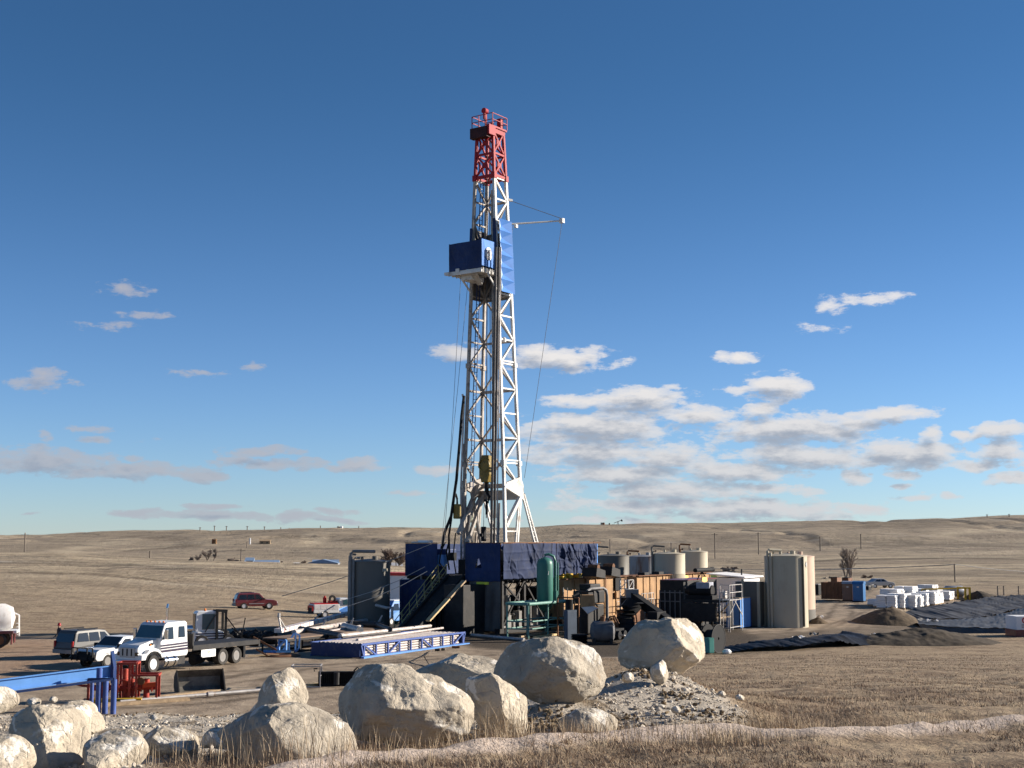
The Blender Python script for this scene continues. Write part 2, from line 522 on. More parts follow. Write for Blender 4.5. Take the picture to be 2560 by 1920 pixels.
# ---------------------------------------------------------------- ground
TY = [-20, 5, 8, 10, 12, 14, 18, 25, 35, 50, 63, 72, 80, 97, 108, 130, 165, 200, 250, 330, 400, 500, 650, 850, 1100, 1400, 1900, 3000, 6000]
TC = [-600, 0, 480, 900, 1280, 1450, 1750, 2150, 2560, 3200]
_near = {-20: 6.5, 5: 6.45, 8: 6.4, 10: 6.3, 12: 6.15, 14: 5.98, 18: 5.6}
_L = {25: 4.86, 35: 3.3, 50: 1.3, 63: 0, 72: 0, 80: 0, 97: 0, 108: 0}
_R = {14: 6.05, 18: 5.85, 25: 5.3, 35: 4.45, 50: 3.32, 63: 2.35, 72: 1.7, 80: 1.1, 97: 0, 108: 0}
_far = {130: [.2, .2, 0, -.3, 0, 0, 0, 0, 0, 0], 165: [.8, .7, .3, -.8, -.3, -.2, 0, .3, .5, .5], 200: [1.3, 1.1, .6, -.8, -.5, -.3, 0, .5, .8, .8],
        250: [2.2, 1.9, 1.2, 0, -1, -.8, -.5, .2, .8, .8], 330: [3.4, 3.1, 2.2, 1.2, -1.0, -1.5, -1.5, -.8, 0, .2], 400: [4.9, 4.4, 2.2, .8, -1.5, -2, -2, -1, -.5, 0],
        500: [2.4, 2, -.5, -3, -3, -3, -2, -1, -.5, 0], 650: [3.5, 3, 0, -2, -1.5, -1, 0, .5, 1.3, 1.5], 850: [6.5, 6, 3.5, 3, 3.5, 4, 4, 5, 6, 6],
        1100: [9, 10, 11, 12, 13, 14, 15, 17, 19, 20], 1400: [12, 12.5, 15.5, 20.0, 22, 24.5, 26.5, 28.5, 31.5, 33], 1900: [12, 12.5, 16, 21, 24, 27, 29, 32, 36, 38],
        3000: [5] * 10, 6000: [0] * 10}
TZ = np.zeros((len(TY), len(TC)))
for i_, y_ in enumerate(TY):
    for j_, c_ in enumerate(TC):
        if y_ in _far:
            TZ[i_, j_] = _far[y_][j_]
        else:
            l_ = _L.get(y_, _near.get(y_)); r_ = _R.get(y_, _near.get(y_))
            k_ = min(1, max(0, (c_ - 900) / 550.0))
            TZ[i_, j_] = l_ + (r_ - l_) * k_
_ly = np.log(np.array(TY, float) + 30)


def _interp(X, Y):
    c = 1280 + 3422 * X / np.maximum(Y, 5)
    c = np.clip(c, TC[0], TC[-1])
    ly = np.log(np.clip(Y, -20, 6000) + 30)
    i = np.clip(np.searchsorted(_ly, ly) - 1, 0, len(TY) - 2)
    j = np.clip(np.searchsorted(np.array(TC), c) - 1, 0, len(TC) - 2)
    fi = (ly - _ly[i]) / (_ly[i + 1] - _ly[i])
    tc = np.array(TC, float)
    fj = (c - tc[j]) / (tc[j + 1] - tc[j])
    fj = fj * fj * (3 - 2 * fj)
    return (TZ[i, j] * (1 - fj) + TZ[i, j + 1] * fj) * (1 - fi) + (TZ[i + 1, j] * (1 - fj) + TZ[i + 1, j + 1] * fj) * fi


def sstep(x, a, b):
    t = np.clip((x - a) / (b - a), 0, 1)
    return t * t * (3 - 2 * t)


def poly_mask(poly, X, Y, jit=0.0, js=.3, seed=5):
    P = [((c - 1280) / 3422 * y, y) for c, y in poly]
    if jit:
        X = X + jit * (Y / 20) * fbm(X * js, Y * js, s=seed, o=3)
        Y = Y + jit * (Y / 20) * fbm(X * js, Y * js, s=seed + 9, o=3)
    ins = np.zeros(X.shape, bool)
    n = len(P)
    for i in range(n):
        (x1, y1), (x2, y2) = P[i], P[(i + 1) % n]
        c = ((y1 > Y) != (y2 > Y)) & (X < (x2 - x1) * (Y - y1) / (y2 - y1 + 1e-12) + x1)
        ins ^= c
    return ins.astype(float)


PAD = [(-1200, 60), (-1200, 112), (0, 111), (300, 118), (450, 128), (600, 142), (870, 150), (1100, 156), (1480, 158), (1800, 170), (2050, 200), (2180, 212),
       (2260, 200), (2330, 178), (2560, 150), (2700, 130), (2300, 114), (1840, 99), (1700, 96), (1500, 86), (1330, 62)]
RUB = [(-1500, 5), (150, 7), (420, 11.3), (640, 12.1), (900, 13.0), (1250, 13.6), (1480, 14.0), (1690, 14.4), (1890, 15.2), (1790, 17.5), (1650, 22), (1530, 30), (1420, 58),
       (1330, 63), (-1500, 63)]
PATHL = [(300, 8.6), (560, 9.6), (850, 11.0), (1200, 12.3), (1560, 13.4), (1800, 13.9), (1990, 13.7), (2200, 14.0), (2420, 14.7), (2600, 14.9), (3300, 15.5)]
PATHP = np.array([((c - 1280) / 3422 * y, y) for c, y in PATHL])


def path_dist(X, Y):
    best = np.full(X.shape, 1e9)
    for (a, b) in zip(PATHP[:-1], PATHP[1:]):
        d = b - a
        t = np.clip(((X - a[0]) * d[0] + (Y - a[1]) * d[1]) / (d @ d), 0, 1)
        best = np.minimum(best, np.hypot(X - a[0] - t * d[0], Y - a[1] - t * d[1]))
    return best


def zfun(X, Y, fine=True):
    X = np.asarray(X, float); Y = np.asarray(Y, float)
    z = _interp(X, Y)
    far = sstep(Y, 260, 700)
    # rolling hills and gullies
    field = sstep(Y, 120, 200) * (1 - sstep(Y, 450, 650))
    z = z + field * fbm(X / 45, Y / 70, s=61, o=4) * .55
    z = z + far * (fbm(X / 210, Y / 300, s=3, o=5, g=.52) * 5.5 * sstep(Y, 500, 1200) + fbm(X / 60, Y / 120, s=8, o=3) * .8)
    z = z + sstep(Y, 500, 900) * fbm(X / 70, Y / 150, s=63, o=4) * 1.7
    r = np.abs(fbm(X / 130 + 3, Y / 230, s=21, o=3))
    z = z - far * np.clip(.10 - r, 0, 1) * 22 * sstep(Y, 600, 1000)
    near = 1 - sstep(Y, 58, 66)
    pd = path_dist(X, Y)
    z = z + .10 * np.exp(-(pd / .30) ** 2) * (Y < 20)
    if fine:
        z = z + near * (fbm(X * 1.1, Y * 1.1, s=31, o=4) * .10)
    mx = np.where(X < 1.5, (X - 1.5) / 1.3, (X - 1.5) / 1.75)
    mound = np.clip(1 - np.sqrt(mx ** 2 + ((Y - 16.9) / 2.3) ** 2), 0, 1)
    z = z + .50 * mound + .24 * np.exp(-(((X - .50) / .62) ** 2 + ((Y - 15.25) / .55) ** 2)) + .42 * np.exp(-(((X - 2.0) / .95) ** 2 + ((Y - 19) / 1.1) ** 2))
    cp = 1280 + 3422 * X / np.maximum(Y, 8)
    cp0 = 2300 - np.clip(Y - 128, 0, 18) * 4.4
    pit = sstep(cp, cp0, cp0 + 25) * sstep(Y, 119, 127) * (1 - sstep(Y, 152 + (cp - 2240) * .034, 157 + (cp - 2240) * .036))
    z = z - 2.2 * pit
    mid = sstep(Y, 60, 70) * (1 - sstep(Y, 170, 260))
    z = z + mid * fbm(X / 9, Y / 9, s=41, o=3) * .10
    return z


def zg(x, y):
    return float(zfun(np.array([x]), np.array([y]))[0])


def ground(px, py, ylo=60.0):
    """the point where the sight line through this pixel meets the ground beyond ylo"""
    d = pdir(px, py)
    ys = np.exp(np.linspace(math.log(ylo), math.log(1500), 900))
    zs = CAMH + d.z / d.y * ys
    hit = np.nonzero(zs < zfun(d.x / d.y * ys, ys))[0]
    y = ys[hit[0]] if len(hit) else ys[-1]
    if len(hit) and hit[0] > 0:
        a, b = ys[hit[0] - 1], y
        for _ in range(25):
            m = (a + b) / 2
            if CAMH + d.z / d.y * m < zg(d.x / d.y * m, m):
                b = m
            else:
                a = m
        y = (a + b) / 2
    return Vector((d.x / d.y * y, y, CAMH + d.z / d.y * y))


def col_at(px, Y):
    x = (px - 1280) / 3422 * Y
    return Vector((x, Y, zg(x, Y)))


def build_ground():
    t = np.concatenate([np.linspace(-3, -.52, 30)[:-1], np.linspace(-.52, .52, 560), np.linspace(.52, 3, 30)[1:]])
    yy = np.exp(np.linspace(math.log(6.0), math.log(5000), 860))
    A, B = np.meshgrid(t, yy)
    Y = B - 12.0
    X = A * (Y + 14.0)
    Z = zfun(X, Y)
    nx, ny = len(t), len(yy)
    idx = np.arange(nx * ny).reshape(ny, nx)
    q = np.stack([idx[:-1, :-1], idx[:-1, 1:], idx[1:, 1:], idx[1:, :-1]], -1).reshape(-1, 4)
    V = np.stack([X, Y, Z], -1).reshape(-1, 3)
    m = bpy.data.materials.new('prairie_ground'); m.use_nodes = True
    tr = m.node_tree; tr.nodes.clear(); N = NT(tr)
    P = N.n('ShaderNodeNewGeometry').outputs['Position']
    def at_(n):
        return N.n('ShaderNodeAttribute', attribute_name=n).outputs['Fac']
    yv = N.n('ShaderNodeSeparateXYZ', {0: P}).outputs[1]
    farf = N.step(yv, 90, 320)
    # dry grass
    n_big = N.noise(N.vec('MULTIPLY', P, (.006, .016, .02)), 1.0, 6, .6)
    n_mid = N.noise(N.vec('MULTIPLY', P, (.05, .16, .2)), 1.0, 6, .65)
    n_clump = N.noise(P, 3.2, 6, .65)
    n_fine = N.noise(N.vec('MULTIPLY', P, (10, 8, 9)), 1.0, 4, .6)
    g = N.mix(N.lin(n_clump, .36, .64), (.18, .13, .085), (.365, .275, .18))
    g = N.mix(N.math('MULTIPLY', N.step(n_fine, .5, .66), .45), g, (.40, .31, .19))
    g = N.mix(N.math('MULTIPLY', N.step(n_mid, .55, .68), .5), g, (.17, .115, .085))
    pt = N.noise(N.vec('MULTIPLY', P, (.42, .42, .5)), 1.0, 6, .62)
    g = N.mix(N.math('MULTIPLY', N.step(pt, .50, .62), .6), g, (.15, .098, .062))
    g = N.mix(N.math('MULTIPLY', N.step(pt, .48, .36), .35), g, (.42, .325, .205))
    fg = N.mix(N.lin(n_mid, .36, .62), (.25, .196, .135), (.50, .405, .278))
    fg = N.mix(N.math('MULTIPLY', N.step(n_big, .46, .56), .72), fg, (.20, .158, .112))
    hillf = N.step(yv, 450, 800)
    fg = N.mix(N.math('MULTIPLY', hillf, .5), fg, (.245, .20, .148))
    scrub = N.noise(N.vec('MULTIPLY', P, (.07, .022, .1)), 1.0, 8, .75)
    fg = N.mix(N.math('MULTIPLY', N.step(scrub, .53, .66), .72), fg, (.095, .082, .066))
    fl = N.noise(N.vec('MULTIPLY', P, (.40, .085, .2)), 1.0, 6, .7)
    fg = N.mix(N.math('MULTIPLY', N.step(fl, .54, .64), .5), fg, (.10, .082, .062))
    pale = N.noise(N.vec('MULTIPLY', P, (.013, .030, .1)), 1.0, 8, .74)
    fg = N.mix(N.math('MULTIPLY', N.step(pale, .58, .68), .6), fg, (.50, .45, .38))
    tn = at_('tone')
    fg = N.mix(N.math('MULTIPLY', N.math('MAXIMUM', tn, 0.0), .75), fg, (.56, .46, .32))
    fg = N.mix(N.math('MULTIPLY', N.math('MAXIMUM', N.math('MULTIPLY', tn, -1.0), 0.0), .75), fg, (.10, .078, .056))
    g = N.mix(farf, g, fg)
    # bare pad
    p_n = N.noise(P, .55, 7, .65)
    p_f = N.noise(P, 7.0, 5, .7)
    pad = N.mix(N.lin(p_n, .32, .68), (.235, .18, .127), (.41, .325, .235))
    pad = N.mix(N.math('MULTIPLY', N.step(p_f, .5, .7), .35), pad, (.33, .26, .19))
    tracks = N.n('ShaderNodeTexWave', {'Vector': N.vec('MULTIPLY', P, (.35, 1.0, 1)), 'Scale': .35, 'Distortion': 9.0, 'Detail': 3.0, 'Detail Scale': .6})
    pad = N.mix(N.math('MULTIPLY', N.step(tracks.outputs['Fac'], .62, .95), .30), pad, (.10, .072, .05))
    pad = N.mix(N.math('MULTIPLY', at_('warm'), .55), pad, (.30, .185, .115))
    # broken stone and dust
    r_n = N.noise(P, 1.6, 6, .65)
    r_f = N.noise(P, 16.0, 5, .7)
    rub = N.mix(N.lin(r_n, .35, .65), (.34, .295, .24), (.50, .44, .36))
    rub = N.mix(N.math('MULTIPLY', N.step(r_f, .52, .66), .5), rub, (.22, .18, .135))
    soil = N.noise(P, .9, 5, .6)
    rub = N.mix(N.math('MULTIPLY', N.step(soil, .56, .62), .75), rub, (.16, .115, .07))
    c = N.mix(at_('pad'), g, pad)
    c = N.mix(at_('rubble'), c, rub)
    c = N.mix(at_('path'), c, N.mix(N.lin(r_f, .3, .7), (.42, .335, .27), (.56, .46, .38)))
    c = N.mix(at_('mud'), c, N.mix(N.lin(p_f, .35, .65), (.035, .028, .021), (.085, .065, .047)))  # mud tone; round the rig it also carries painted-in deep shade
    c = N.mix(N.math('MULTIPLY', at_('ruts'), .8), c, (.085, .062, .043))
    lit_ = N.noise(P, 2.6, 3, .5)
    c = N.mix(N.math('MULTIPLY', N.math('MULTIPLY', N.step(lit_, .68, .72), .55), at_('pad')), c, (.06, .045, .034))
    bh = N.math('ADD', N.math('MULTIPLY', n_clump, .10), N.math('MULTIPLY', N.noise(P, 22.0, 4, .7), .035))
    fb = N.math('MULTIPLY', N.noise(N.vec('MULTIPLY', P, (.4, .3, .3)), 1.0, 8, .7), 1.6)
    bh = N.math('ADD', bh, N.math('MULTIPLY', fb, N.math('MULTIPLY', farf, 1.0)))
    bmp = N.n('ShaderNodeBump', {'Strength': .85, 'Distance': 1.0, 'Height': bh})
    bs = N.n('ShaderNodeBsdfPrincipled', {'Base Color': c, 'Roughness': .95, 'Specular IOR Level': .15, 'Normal': bmp.outputs[0]})
    N.n('ShaderNodeOutputMaterial', {0: bs.outputs[0]})
    o = mesh_np('ground', V, q, m)
    Xf, Yf = V[:, 0], V[:, 1]
    pad_ = poly_mask(PAD, Xf, Yf, .5, .12)
    rub_ = poly_mask(RUB, Xf, Yf, .35, .8)
    # blur the masks a little along the grid
    def blur(a, k=2):
        a = a.reshape(ny, nx)
        for _ in range(k):
            a = (np.roll(a, 1, 0) + np.roll(a, -1, 0) + 2 * a) / 4
            a = (np.roll(a, 1, 1) + np.roll(a, -1, 1) + 2 * a) / 4
        return a.ravel()
    pn = fbm(Xf * 2.2, Yf * 2.2, s=77, o=4)
    pd = path_dist(Xf, Yf)
    path_ = (1 - sstep(pd + pn * .16, .24, .40)) * (Yf < 20)
    mud_shade_poly = [(1250, 97), (1180, 106), (700, 108), (560, 118), (800, 140), (1480, 150), (1830, 140), (1900, 112), (1800, 99), (1600, 92), (1400, 88)]  # muddy ground round the rig, its deep shade painted in as well
    mud_shade = poly_mask(mud_shade_poly, Xf, Yf, .4, .2, 3) * .95
    mud2 = poly_mask([(1500, 97), (1840, 96), (2300, 112), (2480, 128), (2300, 135), (1900, 118)], Xf, Yf, .3, .25, 8) * .55
    warm = poly_mask([(-1200, 75), (-1200, 113), (150, 111), (420, 112), (380, 92), (150, 82)], Xf, Yf, .5, .1, 2)
    road = np.zeros_like(Xf)
    for (c0, y0, c1, y1, wd) in ((1900, 560, 3300, 610, 7), (-900, 330, 900, 318, 2.5), (650, 820, 330, 620, 3)):
        cc = 1280 + 3422 * Xf / np.maximum(Yf, 8)
        yl = y0 + (y1 - y0) * (cc - c0) / (c1 - c0)
        road = np.maximum(road, (1 - sstep(np.abs(Yf - yl + 18 * fbm(Xf / 60, Yf * 0, s=4, o=2)), wd * .5, wd)) * ((cc - c0) * (cc - c1) < 0))
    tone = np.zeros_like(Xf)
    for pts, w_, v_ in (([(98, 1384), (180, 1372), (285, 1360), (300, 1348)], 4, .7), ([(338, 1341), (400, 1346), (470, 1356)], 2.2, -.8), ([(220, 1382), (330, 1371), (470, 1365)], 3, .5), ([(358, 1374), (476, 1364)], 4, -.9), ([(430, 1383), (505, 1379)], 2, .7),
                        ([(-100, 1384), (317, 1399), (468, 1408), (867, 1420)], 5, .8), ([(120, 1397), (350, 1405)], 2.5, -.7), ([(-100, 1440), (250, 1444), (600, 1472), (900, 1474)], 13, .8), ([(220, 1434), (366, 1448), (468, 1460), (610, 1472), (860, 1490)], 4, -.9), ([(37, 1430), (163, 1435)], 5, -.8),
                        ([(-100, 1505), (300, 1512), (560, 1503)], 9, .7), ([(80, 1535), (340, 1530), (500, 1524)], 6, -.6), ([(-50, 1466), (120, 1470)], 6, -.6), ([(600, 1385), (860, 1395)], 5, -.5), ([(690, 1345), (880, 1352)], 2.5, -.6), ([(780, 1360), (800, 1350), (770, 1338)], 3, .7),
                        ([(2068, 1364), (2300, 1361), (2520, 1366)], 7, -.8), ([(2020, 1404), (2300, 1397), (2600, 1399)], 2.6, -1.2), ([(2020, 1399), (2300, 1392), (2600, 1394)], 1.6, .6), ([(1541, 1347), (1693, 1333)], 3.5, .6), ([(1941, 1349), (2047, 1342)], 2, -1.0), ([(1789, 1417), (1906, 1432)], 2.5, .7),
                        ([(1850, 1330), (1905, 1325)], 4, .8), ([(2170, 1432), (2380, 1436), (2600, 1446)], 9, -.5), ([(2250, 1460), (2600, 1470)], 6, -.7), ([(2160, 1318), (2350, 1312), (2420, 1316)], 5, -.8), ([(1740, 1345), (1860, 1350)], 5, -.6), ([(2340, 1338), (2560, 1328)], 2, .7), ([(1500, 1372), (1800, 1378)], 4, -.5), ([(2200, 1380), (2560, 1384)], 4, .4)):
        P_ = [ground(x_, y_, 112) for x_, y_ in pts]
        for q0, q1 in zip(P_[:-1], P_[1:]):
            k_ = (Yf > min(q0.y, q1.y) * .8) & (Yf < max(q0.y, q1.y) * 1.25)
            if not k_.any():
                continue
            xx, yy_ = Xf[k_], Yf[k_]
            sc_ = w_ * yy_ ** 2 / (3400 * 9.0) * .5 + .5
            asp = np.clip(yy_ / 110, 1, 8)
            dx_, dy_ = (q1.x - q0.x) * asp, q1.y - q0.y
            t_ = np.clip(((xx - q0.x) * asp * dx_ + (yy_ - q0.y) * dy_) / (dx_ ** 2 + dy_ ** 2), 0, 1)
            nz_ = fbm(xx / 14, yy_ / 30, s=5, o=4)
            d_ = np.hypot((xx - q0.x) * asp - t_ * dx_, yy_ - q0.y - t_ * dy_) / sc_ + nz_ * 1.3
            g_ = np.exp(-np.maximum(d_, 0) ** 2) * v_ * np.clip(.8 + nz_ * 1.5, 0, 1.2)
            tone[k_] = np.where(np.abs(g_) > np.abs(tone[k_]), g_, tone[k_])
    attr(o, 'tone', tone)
    ruts = np.zeros_like(Xf)
    for pl in ([(-400, 78), (150, 76), (420, 79), (700, 86), (1000, 92), (1250, 98)], [(-400, 100), (120, 103), (300, 108), (520, 125), (660, 150)], [(80, 66), (480, 69), (800, 74), (1150, 84), (1300, 100)], [(1850, 118), (1990, 122), (2090, 140), (2120, 175), (2160, 205)], [(2040, 112), (2110, 128), (2180, 148), (2230, 178)], [(300, 72), (620, 80), (760, 88)], [(1640, 104), (1900, 108), (2060, 120)]):
        P_ = np.array([((c - 1280) / 3422 * y, y) for c, y in pl])
        b_ = np.full(Xf.shape, 1e9)
        for q0, q1 in zip(P_[:-1], P_[1:]):
            d_ = q1 - q0
            t_ = np.clip(((Xf - q0[0]) * d_[0] + (Yf - q0[1]) * d_[1]) / (d_ @ d_), 0, 1)
            b_ = np.minimum(b_, np.hypot(Xf - q0[0] - t_ * d_[0], Yf - q0[1] - t_ * d_[1]))
        b_ = b_ + .5 * fbm(Xf * .25, Yf * .25, s=12, o=2)
        ruts = np.maximum(ruts, np.exp(-((np.abs(b_ - .1) - .95) / .34) ** 2) * np.clip(.75 + 1.2 * fbm(Xf * .2, Yf * .2, s=14, o=2), 0, 1))
    attr(o, 'ruts', ruts)
    attr(o, 'pad', blur(pad_)); attr(o, 'rubble', blur(rub_)); attr(o, 'path', path_)
    attr(o, 'mud', np.maximum(blur(np.maximum(mud_shade, mud2), 3), road * .6)); attr(o, 'warm', blur(warm, 6))
    o['kind'] = 'structure'
    return o


build_ground()

# ---------------------------------------------------------------- boulders
def rock_mat():
    m = bpy.data.materials.new('limestone'); m.use_nodes = True
    t = m.node_tree; t.nodes.clear(); N = NT(t)
    tc = N.n('ShaderNodeTexCoord').outputs['Object']
    n1 = N.noise(tc, 2.2, 8, .62)
    n2 = N.noise(tc, 7.0, 7, .7)
    n3 = N.noise(N.vec('ADD', tc, (5.3, 1.7, 3.1)), 3.0, 6, .6, .4)
    n4 = N.noise(N.vec('ADD', tc, (9.3, 4.7, 1.1)), 1.9, 7, .62)
    c = N.mix(N.lin(n1, .33, .67), (.345, .30, .24), (.525, .47, .385))
    c = N.mix(N.math('MULTIPLY', N.step(n3, .56, .61), .8), c, (.74, .71, .655))
    c = N.mix(N.math('MULTIPLY', N.step(n4, .60, .70), .5), c, (.42, .28, .15))
    c = N.mix(N.math('MULTIPLY', N.step(n2, .60, .72), .5), c, (.22, .18, .14))
    rnd = N.n('ShaderNodeObjectInfo').outputs['Random']
    c = N.mix(1.0, c, N.mix(rnd, (.80, .79, .78), (1.06, 1.03, .98)), 'MULTIPLY')
    n5 = N.noise(N.vec('MULTIPLY', tc, (1.2, 1.2, 3.4)), 1.6, 8, .7, .6)
    c = N.mix(N.math('MULTIPLY', N.step(n5, .55, .63), .45), c, (.235, .195, .15))
    n6 = N.noise(tc, 26.0, 4, .7)
    c = N.mix(N.math('MULTIPLY', N.step(n6, .58, .68), .35), c, (.20, .17, .135))
    h = N.math('ADD', N.math('MULTIPLY', N.noise(tc, 9.0, 9, .68), .05), N.math('MULTIPLY', N.noise(tc, 40.0, 5, .7), .010))
    vo = N.n('ShaderNodeTexVoronoi', {'Vector': N.vec('ADD', tc, N.vec('MULTIPLY', N.n('ShaderNodeTexNoise', {'Vector': tc, 'Scale': 3.0, 'Detail': 4.0}).outputs['Color'], (.5, .5, .5))), 'Scale': 2.6}, feature='DISTANCE_TO_EDGE')
    cr = N.step(vo.outputs['Distance'], .0, .035)
    h = N.math('ADD', h, N.math('MULTIPLY', cr, .008))
    b = N.n('ShaderNodeBump', {'Strength': .95, 'Distance': .65, 'Height': h})
    bs = N.n('ShaderNodeBsdfPrincipled', {'Base Color': c, 'Roughness': .9, 'Specular IOR Level': .2, 'Normal': b.outputs[0]})
    N.n('ShaderNodeOutputMaterial', {0: bs.outputs[0]})
    return m


M['rock'] = rock_mat()
_bm = bmesh.new(); bmesh.ops.create_icosphere(_bm, subdivisions=6, radius=1)
ICO = np.array([v.co[:] for v in _bm.verts]); ICOF = np.array([[v.index for v in f.verts] for f in _bm.faces]); _bm.free()
_bm = bmesh.new(); bmesh.ops.create_icosphere(_bm, subdivisions=4, radius=1)
ICO4 = np.array([v.co[:] for v in _bm.verts]); ICOF4 = np.array([[v.index for v in f.verts] for f in _bm.faces]); _bm.free()


def boulder(label, outline, Y, depth, planes, seed, rough=.055, small=False, group='pale boulders along the edge of the hill'):
    P = [at(x, y, Y) for x, y in outline]
    cx = (min(p.x for p in P) + max(p.x for p in P)) / 2
    cz = (min(p.z for p in P) + max(p.z for p in P)) / 2
    ang = np.array([math.atan2(p.z - cz, p.x - cx) for p in P]); rad = np.array([math.hypot(p.z - cz, p.x - cx) for p in P])
    k = np.argsort(ang); ang, rad = ang[k], rad[k]
    D = ICO4 if small else ICO
    phi = np.arctan2(D[:, 2], D[:, 0]); rho = np.hypot(D[:, 0], D[:, 2])
    tt = np.linspace(-math.pi, math.pi, 361)
    rt = np.interp(tt, ang, rad, period=2 * math.pi)
    for _ in range(6):
        rt = (np.roll(rt, 1) + rt * 2 + np.roll(rt, -1)) / 4
    R = np.interp(phi, tt, rt) * rho ** .8
    s = rad.mean()
    V = np.stack([R * np.cos(phi), depth * np.sign(D[:, 1]) * np.abs(D[:, 1]) ** .85, R * np.sin(phi)], -1)
    # broken faces
    for (nx_, ny_, nz_, d) in planes:
        n = np.array([nx_, ny_, nz_]); n = n / np.linalg.norm(n)
        d = d + (.055 if nz_ > .28 and nx_ > .3 else -.01)
        w = d * s + .05 * s * fbm(V[:, 0] * 2.2 / s, V[:, 1] * 2.2 / s, V[:, 2] * 2.2 / s, s=seed + 50, o=3)
        t_ = V @ n - w
        V = V - np.outer(np.maximum(t_, 0) * .93, n)
    rg = np.random.default_rng(seed)
    for k_ in range(16):
        n = rg.normal(size=3); n[1] = -abs(n[1]) * .8; n /= np.linalg.norm(n)
        t_ = V @ n - rg.uniform(.80, .97) * np.max(V @ n) - .03 * s * fbm(V[:, 0] * 3 / s, V[:, 1] * 3 / s, V[:, 2] * 3 / s, s=seed + k_, o=3)
        V = V - np.outer(np.maximum(t_, 0) * .9, n)
    a = V / s
    nrm = V / np.linalg.norm(V, axis=1)[:, None]
    d1 = fbm(a[:, 0] * 1.8, a[:, 1] * 1.8, a[:, 2] * 1.8, s=seed, o=5, g=.52)
    d2 = np.abs(fbm(a[:, 0] * 2.3 + 7, a[:, 1] * 2.3, a[:, 2] * 2.3, s=seed + 3, o=4))
    d3 = fbm(a[:, 0] * 9, a[:, 1] * 9, a[:, 2] * 9, s=seed + 5, o=4, g=.6)
    V = V + nrm * ((d1 * .95 - np.clip(.055 - d2, 0, 1) * 2.2 + d3 * .20) * rough * 2 * s)[:, None]
    for ax_, lo_, hi_ in ((0, min(p.x for p in P) - cx, max(p.x for p in P) - cx), (2, min(p.z for p in P) - cz, max(p.z for p in P) - cz)):
        V[:, ax_] = lo_ + (V[:, ax_] - V[:, ax_].min()) * (hi_ - lo_) / (V[:, ax_].max() - V[:, ax_].min())
    o = mesh_np('boulder', V, None, M['rock'], tris=ICOF4 if small else ICOF)
    o.location = (cx, Y, cz)
    tag(o, label, 'boulder', group)
    return o


RF, LF = (.75, -.55, .35), (-.6, -.75, .2)
boulder('huge pale boulder with a white broken face, largest in the middle of the row',
        [(840, 1745), (838, 1700), (870, 1680), (960, 1662), (1000, 1660), (1040, 1683), (1110, 1715), (1165, 1740), (1185, 1780), (1180, 1830), (1150, 1862), (1040, 1872), (960, 1862), (880, 1850), (845, 1810)],
        13.0, .50, [(.42, -.72, .55, .44), (-.85, -.5, .05, .72), (.3, -.8, -.5, .55), (.2, .1, 1, .72), (.85, -.4, .3, .80)], 11)
boulder('tall pale boulder standing in front of the green tank, chipped scar on its upper face',
        [(1232, 1690), (1245, 1645), (1290, 1600), (1350, 1590), (1420, 1592), (1480, 1625), (1505, 1670), (1522, 1740), (1510, 1762), (1470, 1755), (1370, 1766), (1300, 1755), (1262, 1725)],
        15.2, .58, [(.45, -.70, .55, .50), (-.8, -.55, .25, .62), (.15, -.75, -.6, .52), (.9, -.35, .2, .75)], 23)
boulder('big rounded boulder by the cable reel, dark left side and light crest',
        [(1545, 1650), (1548, 1615), (1570, 1582), (1640, 1552), (1685, 1545), (1740, 1562), (1765, 1600), (1774, 1650), (1765, 1670), (1735, 1692), (1700, 1680), (1620, 1662), (1570, 1680)],
        19.0, .72, [(.72, -.45, .5, .50), (-.45, -.85, .2, .55), (.3, -.8, -.6, .55)], 37)
boulder('upright two-lobed boulder wedged between the two biggest pale boulders',
        [(1160, 1735), (1165, 1700), (1190, 1682), (1225, 1685), (1250, 1705), (1290, 1730), (1320, 1765), (1320, 1800), (1300, 1850), (1240, 1856), (1190, 1830), (1170, 1790)],
        13.7, .34, [(.75, -.5, .3, .50), (-.6, -.7, .2, .55)], 41)
boulder('flat-topped pale boulder lying behind the biggest one',
        [(1035, 1680), (1090, 1660), (1170, 1636), (1230, 1645), (1265, 1680), (1250, 1730), (1150, 1740), (1050, 1720)],
        17.0, .42, [(.2, -.35, .9, .42), (-.4, -.9, .1, .5)], 53)
boulder('pointed boulder standing alone in front of the steel cage',
        [(650, 1760), (663, 1705), (700, 1685), (745, 1670), (765, 1700), (768, 1750), (745, 1795), (690, 1800), (622, 1796)],
        14.2, .28, [(.75, -.5, .45, .42), (-.7, -.6, .3, .55)], 61, .045)
boulder('broad pale boulder with a dark overhanging left side in the foreground',
        [(535, 1900), (550, 1860), (600, 1820), (650, 1780), (710, 1760), (760, 1765), (810, 1775), (850, 1815), (882, 1870), (888, 1905), (870, 1930), (700, 1935), (560, 1930)],
        11.4, .42, [(.6, -.62, .5, .44), (-.55, -.8, -.1, .60), (-.7, -.5, .5, .7)], 71)
boulder('massive rubble-topped boulder at the left edge with ochre stains',
        [(10, 1790), (60, 1770), (120, 1760), (170, 1775), (215, 1800), (213, 1860), (205, 1935), (100, 1950), (30, 1940), (20, 1860)],
        11.0, .5, [(.8, -.45, .4, .55), (-.3, -.85, .3, .5)], 83, .075)
boulder('smooth white-edged boulder curving up behind the massive left one',
        [(150, 1790), (165, 1757), (200, 1752), (235, 1785), (255, 1832), (225, 1840), (180, 1835)],
        12.2, .3, [(.75, -.4, .5, .6)], 91, .045)
